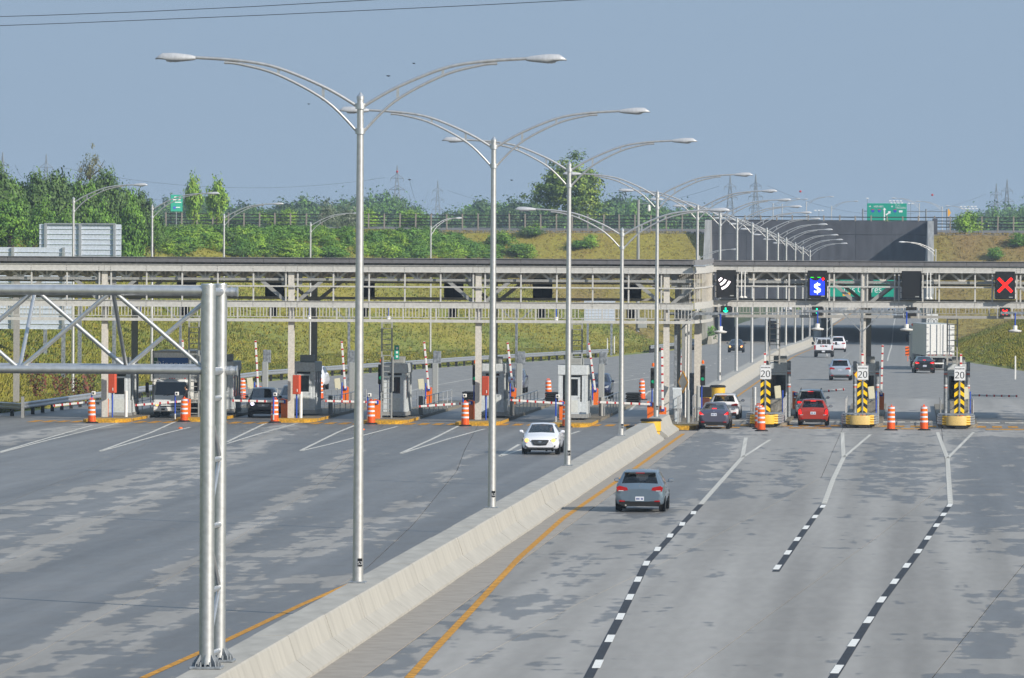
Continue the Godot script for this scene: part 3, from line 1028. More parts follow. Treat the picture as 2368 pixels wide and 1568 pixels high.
func canopy(label: String, x0: float, x1: float, s0: float, s1: float, cols: Array, posts: Array, lift: float, rail_mat: String, col_rear: Array, walk_h: float, truss_rows: int) -> Node3D:
	var t := thing("toll_canopy", label, "canopy", W(0, s0))
	var L := x1 - x0
	var mid := (x0 + x1) / 2.0
	var up := 8.75 + lift
	var lo := 6.70 + lift
	# roof slab, its soffit and the fascia panels
	var r := MB.new()
	r.box(Vector3(mid, 9.2, -(s1 - s0) / 2.0 - 0.0), Vector3(L, 0.28, s1 - s0 + 0.12))
	part(t, "roof", r, mats["roof_under"])
	var rs := MB.new()
	rs.box(Vector3(mid, 9.0, -(s1 - s0) / 2.0 - 0.1), Vector3(L - 0.4, 0.11, s1 - s0 - 0.3))
	part(t, "soffit", rs, mats["roof_under"])
	var n := int(L / 2.46)
	var fm := MB.new()
	fm.cbox(Vector3.ZERO, Vector3(2.445, 0.27, 0.06), 0.012)
	var fmm := fm.mesh()
	for i in n:
		part(t, "fascia_panel", fmm, mats["fascia"], Vector3(x0 + 1.23 + i * 2.46, 9.2, 0.10))
	var cap := MB.new()
	cap.box(Vector3(mid, 9.352, 0.05), Vector3(L, 0.03, 0.3))
	part(t, "roof_edge_cap", cap, mats["fascia_light"])
	# the two white girders, in lengths from column to column
	var cuts := [x0]
	for c in cols:
		if c > x0 + 0.5 and c < x1 - 0.5: cuts.append(c)
	cuts.append(x1)
	for i in cuts.size() - 1:
		var l: float = cuts[i + 1] - cuts[i] - 0.012
		var cx: float = (cuts[i] + cuts[i + 1]) / 2.0
		part(t, "upper_girder", ibeam(l, 0.40), mats["beam"], Vector3(cx, up, 0))
		part(t, "lower_girder", ibeam(l, 0.38), mats["beam"], Vector3(cx, lo, 0))
	# thin mid rail, verticals, bolts
	var mr := MB.new()
	mr.cbox(Vector3(mid, 7.72 + lift, 0.0), Vector3(L, 0.085, 0.07), 0.008)
	part(t, "mid_rail", mr, mats["beam"])
	var vp := MB.new()
	vp.cbox(Vector3.ZERO, Vector3(0.09, up - lo - 0.38, 0.07), 0.008)
	var vpm := vp.mesh()
	var bolts := MB.new()
	for x in posts:
		part(t, "upright", vpm, mats["beam"], Vector3(x, (up + lo) / 2.0, -0.085))
		for b in [up - 0.12, up - 0.02, up + 0.08, lo - 0.11, lo - 0.02, lo + 0.07]:
			bolts.lathe([Vector2(0.028, 0.0), Vector2(0.024, 0.02), Vector2(0, 0.022)], 6, Transform3D(Basis(Vector3.RIGHT, PI / 2.0), Vector3(x, b, 0.0155)))
	var bo := part(t, "bolts", bolts, mats["steel_dark"])
	bo.set_meta("kind", "stuff")
	# roof trusses behind
	var pitch := 1.525
	var nt := int(L / pitch)
	var ch := MB.new()
	ch.box(Vector3.ZERO, Vector3(L - 0.1, 0.15, 0.12))
	var chm := ch.mesh()
	var dg: ArrayMesh = bar(Vector3(0, 8.15, 0), Vector3(0.74, 8.74, 0), 0.12, 0.08)[0].mesh()
	var dg2: ArrayMesh = bar(Vector3(0, 8.15, 0), Vector3(-0.74, 8.74, 0), 0.12, 0.08)[0].mesh()
	var vt: ArrayMesh = bar(Vector3(0, 8.15, 0), Vector3(0, 8.9, 0), 0.09, 0.08)[0].mesh()
	for row in truss_rows:
		var z := -0.42 - row * 6.0
		part(t, "truss_chord", chm, mats["steel_grey"], Vector3(mid, 8.12, z))
		for i in nt:
			var x := x0 + 0.8 + i * pitch
			part(t, "truss_web", dg, mats["column"], Vector3(x, 0, z))
			part(t, "truss_web", dg2, mats["column"], Vector3(x, 0, z))
			part(t, "truss_web", vt, mats["column"], Vector3(x, 0, z))
	# columns with knee braces and gusset plates
	var cm := hcol(8.9)
	for x in cols:
		part(t, "column", cm, mats["column"], Vector3(x, 0.1, -0.36))
		for sg in [-1.0, 1.0]:
			part(t, "knee_brace", bar(Vector3(x + sg * 0.2, 6.75, -0.55), Vector3(x + sg * 1.75, 8.05, -0.55), 0.2, 0.2)[0], mats["steel_grey"])
			var gp := MB.new()
			gp.box(Vector3(x + sg * 0.42, 8.35, -0.6), Vector3(0.34, 1.1, 0.03))
			part(t, "gusset_plate", gp, mats["steel_grey"])
	for x in col_rear:
		part(t, "column", cm, mats["steel_dark"], Vector3(x[0], 0.1, s0 - x[1]))  # rear columns toned below the front ones: canopy shade put into the colour
		for sg in [-1.0, 1.0]:
			part(t, "knee_brace", bar(Vector3(x[0] + sg * 0.2, 6.85, s0 - x[1]), Vector3(x[0] + sg * 1.9, 8.2, s0 - x[1]), 0.2, 0.2)[0], mats["steel_dark"])
	# rear girders and rear service rail
	for q in [[8.5, 0.5], [7.0, 0.16], [7.95, 0.12]]:
		var g := MB.new()
		g.box(Vector3(mid, q[0], -13.3), Vector3(L, q[1], 0.14))
		part(t, "rear_girder", g, mats["steel_dark"])
	# service walkway hung under the lower girder
	var wk := MB.new()
	wk.box(Vector3(mid, walk_h, 0.06), Vector3(L, 0.17, 0.06))
	part(t, "walkway_edge", wk, mats[rail_mat])
	var wf := MB.new()
	wf.box(Vector3(mid, walk_h + 0.02, -0.42), Vector3(L, 0.04, 0.88))
	part(t, "walkway_floor", wf, mats["steel_dark"])
	var tr := MB.new()
	tr.box(Vector3(mid, walk_h + 0.2, 0.05), Vector3(L, 0.035, 0.03))
	part(t, "walkway_rail", tr, mats[rail_mat])
	var ph := lo - 0.19 - walk_h - 0.2
	var pk := MB.new()
	pk.box(Vector3.ZERO, Vector3(0.04, ph, 0.03))
	var pkm := pk.mesh()
	var np := int(L / 0.19)
	for i in np:
		if i % 9 == 4: continue
		part(t, "picket", pkm, mats[rail_mat], Vector3(x0 + 0.1 + i * 0.19, walk_h + 0.2 + ph / 2.0, 0.05))
	var hp := MB.new()
	hp.box(Vector3.ZERO, Vector3(0.075, lo - walk_h - 0.18, 0.06))
	var hpm := hp.mesh()
	for i in int(L / 1.9):
		part(t, "hanger", hpm, mats[rail_mat], Vector3(x0 + 0.9 + i * 1.9, (lo + walk_h) / 2.0 - 0.12, 0.04))
	return t

func build_canopies():
	var posts := []
	var c := -56.8
	while c < -14.0:
		for k in [0.33, 2.38, 4.43, 6.48, 8.53, 10.4]: posts.append(c + k)
		c += 10.75
	canopy("wide white steel canopy over the left-hand toll lanes, on grey columns", -64.0, -12.3, 345.0, 360.0, [-56.85, -46.1, -35.35, -24.6, -13.85], posts, 0.0, "beam", [[-56.2, 379.0], [-46.1, 358.7], [-35.35, 358.7], [-24.6, 358.7], [-13.85, 362.0]], 5.78, 2)
	posts = []
	for x in [1742, 1824, 1863, 1917, 1928, 1993, 2005, 2068, 2078, 2133, 2171, 2254, 2294, 2350, 2359]: posts.append(at(x, 650, 353).x)
	posts.append_array([at(1649, 650, 353).x, at(1705, 650, 353).x, 9.6, 11.6, 13.6])
	canopy("white steel canopy over the right-hand toll lanes, set back behind the lit lane signs", -11.5, 20.6, 353.0, 368.0, [-2.72, 8.0, 18.75], posts, 0.13, "steel_dark", [[-2.5, 367.0], [8.2, 367.0]], 6.12, 2)
	# the stepped corner between both canopies with its upright slats
	var t := thing("canopy_corner", "rounded slatted corner joining the left canopy to the set-back right canopy", "canopy corner", W(0, 345))
	var p0 := Vector3(-12.3, 0, 0)
	var p1 := Vector3(-11.5, 0, -8.0)
	var arc := []
	for i in 9:
		var u := i / 8.0
		arc.append(Vector3(lerpf(p0.x, p1.x, u) + sin(u * PI) * 0.22, 0, lerpf(p0.z, p1.z, u)))
	for g in [[8.75, 0.40, "upper_girder"], [6.72, 0.38, "lower_girder"], [7.74, 0.085, "mid_rail"], [5.8, 0.17, "walkway_edge"], [9.2, 0.28, "fascia"]]:
		var mb := MB.new()
		for i in 8:
			var a: Vector3 = arc[i] + Vector3(0.05, g[0] + 0.13 * i / 8.0, 0)
			var b: Vector3 = arc[i + 1] + Vector3(0.05, g[0] + 0.13 * (i + 1) / 8.0, 0)
			var d := (b - a).normalized()
			mb.box((a + b) / 2.0, Vector3(0.05, g[1], a.distance_to(b) + 0.01), Basis(d.cross(Vector3.UP).normalized(), Vector3.UP, -d))
		part(t, g[2], mb, mats["fascia_light"] if g[2] == "fascia" else mats["beam"])
	var sl := MB.new()
	sl.cbox(Vector3.ZERO, Vector3(0.04, 1.75, 0.42), 0.008)
	var slm := sl.mesh()
	for i in 18:
		var u := (i + 0.5) / 18.0
		part(t, "slat", slm, mats["louvre"], Vector3(lerpf(p0.x, p1.x, u) + sin(u * PI) * 0.22 - 0.02, 7.72 + 0.13 * u, lerpf(p0.z, p1.z, u)))
	var sl2 := MB.new()
	sl2.box(Vector3.ZERO, Vector3(0.05, 1.75, 0.05))
	var sl2m := sl2.mesh()
	for i in 7:
		part(t, "slat", sl2m, mats["louvre"], Vector3(-13.15 + i * 0.1, 7.72, -1.2))
	var col := MB.new()
	col.cbox(Vector3(-12.6, 6.1, -1.2), Vector3(1.1, 0.7, 0.06), 0.01)
	part(t, "side_panel", col, mats["beam"])
	var ccap := MB.new()
	ccap.cbox(Vector3(-11.95, 9.0, 0.25), Vector3(0.7, 0.12, 0.5), 0.03)
	part(t, "corner_cap", ccap, mats["galv"])
	var cc := thing("canopy_column", "dark grey rear column behind the median island's cabinets", "column", W(-13.85, 377))
	part(cc, "column", hcol(8.9, 0.62, 0.5), mats["steel_grey"])
	var pair := thing("pipe_bundle", "pair of thin white conduits rising beside the median island's columns", "conduit", W(-13.0, 352.0))
	for x in [0.0, 0.17]:
		var pm := MB.new()
		pm.tube([Vector3(x, 0.2, 0), Vector3(x, 6.0, 0)], 0.045, 8)
		part(pair, "conduit", pm, mats["white"])
	var pb := thing("canopy_column", "pale grey column of the median island right of the white conduits", "column", W(-12.35, 354.0))
	part(pb, "column", hcol(6.4, 0.42, 0.4), mats["column"])

func t_frame(label: String, x: float, s: float, h: float, arms: Array):
	var t := thing("detector_frame", label, "detector frame", W(x, s))
	var p := MB.new()
	p.cbox(Vector3(0, h / 2, 0), Vector3(0.16, h, 0.16), 0.012)
	part(t, "post", p, mats["galv_dull"])
	var a := MB.new()
	a.cbox(Vector3((arms[0] + arms[1]) / 2.0, h, 0.0), Vector3(arms[1] - arms[0], 0.16, 0.14), 0.012)
	part(t, "cross_arm", a, mats["galv_dull"])
	for sg in [-1.0, 1.0]:
		if sg * 1.2 < arms[0] or sg * 1.2 > arms[1]: continue
		part(t, "brace", bar(Vector3(sg * 0.05, h - 1.15, 0.09), Vector3(sg * 1.15, h - 0.05, 0.09), 0.07, 0.05)[0], mats["galv_dull"])
	for x2 in [-2.56, 2.56]:
		if x2 < arms[0] or x2 > arms[1]: continue
		var r := MB.new()
		r.tube([Vector3(x2, h, 0.1), Vector3(x2, h - 0.72, 0.1)], 0.04, 8)
		part(t, "drop_rod", r, mats["blue"])
		var u := MB.new()
		u.lathe([Vector2(0.12, h - 0.95), Vector2(0.13, h - 0.72), Vector2(0, h - 0.7)], 14, Transform3D(Basis(), Vector3(x2, 0, 0.1)))
		u.lathe([Vector2(0.36, h - 1.06), Vector2(0.38, h - 1.0), Vector2(0.14, h - 0.94)], 18, Transform3D(Basis(), Vector3(x2, 0, 0.1)))
		part(t, "scanner_head", u, mats["white"])
		var w := MB.new()
		w.lathe([Vector2(0, h - 1.12), Vector2(0.3, h - 1.11), Vector2(0.36, h - 1.06)], 18, Transform3D(Basis(), Vector3(x2, 0, 0.1)))
		part(t, "scanner_base", w, mats["unit_grey"])

# ------------------------------------------------------------------ toll islands and what stands on them
const ISL := [-45.3, -40.55, -34.95, -29.6, -24.2, -18.95]
const ORD := ["leftmost", "second from the left", "third from the left", "fourth from the left", "fifth from the left", "sixth from the left"]

func island(label: String, x: float, w: float, s0: float, s1: float, yellow: bool):
	var t := thing("toll_island", label, "traffic island", W(x, s0))
	var n: float = s1 - s0
	var up := Transform3D(Basis(Vector3.RIGHT, -PI / 2.0), Vector3(0, 0.05, 0))
	var b := MB.new()
	b.prism(PackedVector2Array([Vector2(-w / 2, 3.6), Vector2(w / 2, 3.6), Vector2(w / 2, n), Vector2(-w / 2, n)]), 0.22, up)
	part(t, "kerb", b, mats["kerb"])
	var y := MB.new()
	var hw := w / 2 + 0.015
	y.prism(PackedVector2Array([Vector2(-hw + 0.25, 0), Vector2(hw - 0.45, 0), Vector2(hw - 0.1, 0.8), Vector2(hw, 2.0), Vector2(hw, 3.58), Vector2(-hw, 3.58), Vector2(-hw, 0.5)]), 0.26, up)
	part(t, "nose", y, mats["yellow_paint"] if yellow else mats["kerb"])
	if yellow:
		var k := MB.new()
		k.box(Vector3(w / 2 + 0.008, 0.06, -7.5), Vector3(0.02, 0.2, 7.0))
		part(t, "painted_edge", k, mats["yellow_paint"])

func booth(label: String, x: float, s: float, base: float, w: float, rear: bool) -> Node3D:
	var t := thing("toll_booth", label, "toll booth", W(x, s, base))
	var H := 3.0
	var D := 3.8
	# walls with real openings: a sill wall, corner posts and a roof band round a glazed room
	var body := MB.new()
	for q in [[0, -0.04, w, 0.08], [0, -D + 0.04, w, 0.08], [-w / 2 + 0.04, -D / 2, 0.08, D - 0.16], [w / 2 - 0.04, -D / 2, 0.08, D - 0.16]]:
		body.box(Vector3(q[0], 0.5, q[1]), Vector3(q[2], 0.76, q[3]))
	body.box(Vector3(0, 0.13, -D / 2), Vector3(w - 0.17, 0.06, D - 0.17))
	part(t, "sill_wall", body, mats["booth"])
	for sx in [-1.0, 1.0]:
		for z in [-0.06, -1.35, -2.6, -D + 0.06]:
			var po := MB.new()
			po.cbox(Vector3(sx * (w / 2 - 0.06), 1.64, z), Vector3(0.12, 1.52, 0.12 if z > -0.1 or z < -3.0 else 0.2), 0.01)
			part(t, "corner_post", po, mats["booth"])
		var sw := MB.new()
		sw.box(Vector3(sx * (w / 2 - 0.05), 1.64, -D / 2), Vector3(0.012, 1.5, D - 0.24))
		part(t, "side_window", sw, mats["booth_glass"])
	var bw := MB.new()
	bw.box(Vector3(0, 1.64, -D + 0.06), Vector3(w - 0.24, 1.5, 0.012))
	part(t, "back_window", bw, mats["booth_glass"])
	var top := MB.new()
	top.cbox(Vector3(0, 2.68, -D / 2), Vector3(w + 0.1, 0.56, D + 0.1), 0.03)
	part(t, "roof_band", top, mats["booth"])
	var pl := MB.new()
	pl.box(Vector3(0, 0.06, -D / 2), Vector3(w + 0.12, 0.22, D + 0.12))
	part(t, "plinth", pl, mats["steel_grey"])
	var dk := MB.new()
	dk.cbox(Vector3(-w / 2 + 0.36, 0.95, -1.9), Vector3(0.5, 0.06, 1.6), 0.01)
	dk.cbox(Vector3(-w / 2 + 0.34, 1.2, -1.6), Vector3(0.3, 0.3, 0.06), 0.02)
	part(t, "counter", dk, mats["unit_grey"])
	var sc := MB.new()
	sc.cbox(Vector3(0.15, 0.65, -2.2), Vector3(0.45, 0.09, 0.45), 0.03)
	sc.cbox(Vector3(0.33, 1.1, -2.2), Vector3(0.08, 0.6, 0.42), 0.03)
	sc.box(Vector3(0.15, 0.4, -2.2), Vector3(0.06, 0.5, 0.06))
	part(t, "stool", sc, mats["seat_dark"])
	if rear:
		var w1 := MB.new()
		w1.box(Vector3(0, 1.62, -0.05), Vector3(w - 0.22, 1.5, 0.012))
		part(t, "window", w1, mats["booth_glass"])
		var sill := MB.new()
		sill.cbox(Vector3(0, 0.86, 0.03), Vector3(w - 0.05, 0.07, 0.1), 0.01)
		part(t, "sill", sill, mats["galv_dull"])
		var bd := MB.new()
		bd.cbox(Vector3(0, 2.32, 0.0), Vector3(w - 0.22, 0.14, 0.06), 0.01)
		part(t, "window_header", bd, mats["booth"])
	else:
		# front wall with a half-glazed door
		var fw := MB.new()
		fw.box(Vector3(-w / 2 + 0.16, 1.64, -0.045), Vector3(0.2, 1.52, 0.07))
		fw.box(Vector3(w / 2 - 0.16, 1.64, -0.045), Vector3(0.2, 1.52, 0.07))
		part(t, "front_panel", fw, mats["booth"])
		var dr := MB.new()
		dr.cbox(Vector3(0.02, 0.7, 0.0), Vector3(0.86, 1.06, 0.05), 0.012)
		for sx in [-0.34, 0.38]: dr.cbox(Vector3(sx, 1.72, 0.0), Vector3(0.14, 0.98, 0.05), 0.012)
		dr.cbox(Vector3(0.02, 2.22, 0.0), Vector3(0.86, 0.1, 0.05), 0.012)
		var door := part(t, "door", dr, mats["booth"])
		var wn := MB.new()
		wn.box(Vector3(0.02, 1.7, -0.005), Vector3(0.6, 0.98, 0.012))
		part(door, "door_window", wn, mats["booth_glass"])
		var hd := MB.new()
		hd.cbox(Vector3(0.38, 1.12, 0.05), Vector3(0.12, 0.03, 0.05), 0.008)
		part(door, "door_handle", hd, mats["galv"])
		var pn := MB.new()
		pn.cbox(Vector3(0.02, 0.62, 0.028), Vector3(0.6, 0.7, 0.012), 0.005)
		part(door, "door_panel", pn, mats["booth_side"])
		var tr := MB.new()
		tr.box(Vector3(0.02, 2.34, -0.02), Vector3(0.8, 0.13, 0.012))
		part(t, "transom_window", tr, mats["booth_glass"])
	var ac := MB.new()
	ac.cbox(Vector3(0.1, 3.16, -1.2), Vector3(0.78, 0.4, 0.8), 0.03)
	var unit := part(t, "roof_unit", ac, mats["unit_grey"])
	for k in 4:
		var g := MB.new()
		g.box(Vector3(0.1, 3.04 + k * 0.08, -0.79), Vector3(0.66, 0.03, 0.02))
		part(unit, "grille_bar", g, mats["steel_dark"])
	return t

func gate(label: String, x: float, s: float, base: float, ang: float, sg: float, len_: float) -> Node3D:
	# cabinet with a striped arm; ang lifts the arm, sg = -1 arm to the left
	var t := thing("barrier_gate", label, "barrier gate", W(x, s, base))
	var c := MB.new()
	c.prism(PackedVector2Array([Vector2(-0.17, 0), Vector2(0.17, 0), Vector2(0.19, 1.02), Vector2(-0.14, 1.12), Vector2(-0.19, 1.1)]), 0.34)
	part(t, "cabinet", c, mats["cabinet_orange"])
	var lk := MB.new()
	lk.lathe([Vector2(0.035, 0), Vector2(0.03, 0.02), Vector2(0, 0.022)], 10, Transform3D(Basis(Vector3.RIGHT, PI / 2.0), Vector3(0.06, 0.82, 0.17)))
	part(t, "lock", lk, mats["steel_dark"])
	var hb := MB.new()
	hb.cbox(Vector3(0, 0.94, 0.24), Vector3(0.2, 0.2, 0.1), 0.02)
	part(t, "arm_hub", hb, mats["blue"])
	var a := Node3D.new()
	a.name = "arm"
	a.position = Vector3(0, 0.94, 0.31)
	a.rotation.z = ang * sg
	t.add_child(a, true)
	var m := MB.new()
	m.cbox(Vector3(sg * len_ / 2, 0, 0), Vector3(len_, 0.125, 0.05), 0.012)
	part(a, "boom", m, mats["white"])
	var n := int(len_ / 0.46)
	for k in n:
		var b := MB.new()
		b.cbox(Vector3(sg * (len_ - 0.08 - k * 0.46), 0, 0), Vector3(0.115, 0.133, 0.058), 0.012)
		part(a, "red_band", b, mats["red"])
	return t

func ladder(label: String, x: float, s: float, y0: float, y1: float, m: String, low := false):
	var t := thing("ladder", label, "ladder", W(x, s, y0))
	var h := y1 - y0
	for sx in [-0.29, 0.29]:
		var r := MB.new()
		r.box(Vector3(sx, h / 2, 0), Vector3(0.085, h, 0.08))
		part(t, "stile", r, mats[m])
		if low:
			var e := MB.new()
			e.box(Vector3(sx + 0.09, 2.55, 0.12), Vector3(0.075, 2.0, 0.05))
			part(t, "handrail", e, mats[m])
	var g := MB.new()
	g.box(Vector3.ZERO, Vector3(0.56, 0.045, 0.045))
	var gm := g.mesh()
	for k in int(h / 0.31): part(t, "rung", gm, mats[m], Vector3(0, 0.2 + k * 0.31, 0))

func bollard(label: String, x: float, s: float, h: float, r: float, m: String, base := 0.16):
	var t := thing("bollard", label, "bollard", W(x, s, base), 0.0, "steel bollards on the toll islands")
	var b := MB.new()
	b.lathe([Vector2(r, 0), Vector2(r, h - 0.02), Vector2(r * 0.92, h), Vector2(0, h + 0.01)], 14)
	part(t, "post", b, mats[m])

func railing(label: String, x: float, s0: float, s1: float, h: float, m: String, n: int):
	var t := thing("railing", label, "railing", W(x, s0, 0.16), 0.0, "tubular railings along the toll islands")
	for y in [h, h * 0.52]:
		var r := MB.new()
		r.tube([Vector3(0, y, 0), Vector3(0, y, -(s1 - s0))], 0.026, 7)
		part(t, "rail", r, mats[m])
	var p := MB.new()
	p.tube([Vector3(0, 0, 0), Vector3(0, h, 0)], 0.026, 7)
	var pm := p.mesh()
	for k in n: part(t, "post", pm, mats[m], Vector3(0, 0, -(s1 - s0) * k / float(n - 1)))

var drum_proto: Node3D = null

func drum(label: String, x: float, s: float, lamp := false, base := 0.0, group := "orange traffic drums before the toll islands"):
	if drum_proto == null:
		var t := thing("traffic_drum", label, "traffic drum", Vector3.ZERO, 0.0, group)
		var b := MB.new()
		var prof := []
		for k in 10:
			var y := 0.06 + k * 0.125
			var r := 0.225 - k * 0.0042
			prof.append(Vector2(r, y)); prof.append(Vector2(r - 0.003, y + 0.119)); prof.append(Vector2(r - 0.012, y + 0.1225))
		prof.append(Vector2(0.17, 1.32)); prof.append(Vector2(0, 1.325))
		b.lathe(prof, 20)
		part(t, "body", b, mats["orange"])
		for k in [3, 5, 7, 9]:
			var wb := MB.new()
			var y: float = 0.065 + k * 0.125
			var r: float = 0.2285 - k * 0.0042
			wb.lathe([Vector2(r - 0.004, y), Vector2(r, y + 0.002), Vector2(r - 0.002, y + 0.1), Vector2(r - 0.008, y + 0.102)], 20)
			part(t, "reflective_band", wb, mats["white_sheet"])
		for k in [4, 6, 8]:
			var ob := MB.new()
			var y: float = 0.065 + k * 0.125
			var r: float = 0.2280 - k * 0.0042
			ob.lathe([Vector2(r - 0.004, y), Vector2(r, y + 0.002), Vector2(r - 0.002, y + 0.1), Vector2(r - 0.008, y + 0.102)], 20)
			part(t, "orange_band", ob, mats["orange_sheet"])
		var f := MB.new()
		f.lathe([Vector2(0.37, 0), Vector2(0.36, 0.05), Vector2(0.25, 0.09), Vector2(0.2, 0.09)], 12)
		part(t, "rubber_base", f, mats["rubber"])
		var hn := MB.new()
		hn.tube([Vector3(-0.09, 1.3, 0), Vector3(-0.085, 1.4, 0), Vector3(0.085, 1.4, 0), Vector3(0.09, 1.3, 0)], 0.028, 7)
		part(t, "handle", hn, mats["orange"])
		drum_proto = t
		t.position = W(x, s, base)
	else:
		var c := copy_of(drum_proto, "traffic_drum", label, W(x, s, base), rng.randf() * TAU)
		c.set_meta("group", group)
		c.rotation.x = rng.randf_range(-0.015, 0.015)
		c.rotation.z = rng.randf_range(-0.02, 0.02)

func blue_post(label: String, x: float, s: float, h: float, kind: String):
	var t := thing("blue_post", label, "post", W(x, s, 0.16))
	var p := MB.new()
	p.tube([Vector3(0, 0, 0), Vector3(0, 0.32, 0)], 0.055, 10)
	part(t, "sleeve", p, mats["galv"])
	var q := MB.new()
	q.tube([Vector3(0, 0.3, 0), Vector3(0, h, 0)], 0.042, 10)
	part(t, "post", q, mats["blue"])
	if kind == "camera":
		var c := MB.new()
		c.cbox(Vector3(0.1, h - 0.05, 0), Vector3(0.2, 0.2, 0.3), 0.02)
		part(t, "detector", c, mats["white"])
		var l := MB.new()
		l.cbox(Vector3(0.1, h - 0.05, 0.152), Vector3(0.1, 0.1, 0.01), 0.004)
		part(t, "lens", l, mats["black"])
	elif kind == "panel":
		var c := MB.new()
		c.cbox(Vector3(-0.28, h - 0.1, 0.08), Vector3(0.42, 0.72, 0.05), 0.02, Basis(Vector3.UP, 0.5) * Basis(Vector3.BACK, 0.12))
		part(t, "tilted_panel", c, mats["beige"])
	elif kind == "signal":
		var c := MB.new()
		c.cbox(Vector3(0.06, h + 0.55, 0.1), Vector3(0.28, 1.15, 0.25), 0.03)
		var hd := part(t, "signal_head", c, mats["black_matt"])
		var l := MB.new()
		l.lathe([Vector2(0.1, 0), Vector2(0.08, 0.03), Vector2(0, 0.04)], 14, Transform3D(Basis(Vector3.RIGHT, PI / 2.0), Vector3(0.06, h + 0.35, 0.225)))
		part(hd, "lit_lens", l, mats["signal_green"])
		for y in [0.4, 0.8]:
			var v := MB.new()
			v.tube([Vector3(0.06, h + y, 0.22), Vector3(0.06, h + y, 0.34)], 0.115, 12, -1.0, false)
			part(hd, "visor", v, mats["black_matt"])
		var b := MB.new()
		b.lathe([Vector2(0.075, 0), Vector2(0.075, 0.12), Vector2(0.04, 0.2), Vector2(0, 0.2)], 12, Transform3D(Basis(), Vector3(0.06, h + 1.22, 0.1)))
		part(t, "beacon", b, mats["amber"])

func equipment(label: String, x: float, s: float):
	var t := thing("equipment_column", label, "equipment cabinet", W(x, s, 0.16), 0.0, "grey equipment columns at the exit gates")
	var c := MB.new()
	c.cbox(Vector3(0, 1.3, 0), Vector3(0.38, 2.6, 0.36), 0.03)
	part(t, "column", c, mats["unit_grey"])
	var p := MB.new()
	p.cbox(Vector3(0.12, 2.95, 0.1), Vector3(0.52, 0.82, 0.12), 0.03)
	part(t, "panel", p, mats["galv_dull"])
	var q := MB.new()
	q.tube([Vector3(0, 2.5, 0), Vector3(0, 3.4, 0)], 0.05, 8)
	part(t, "mast", q, mats["galv_dull"])

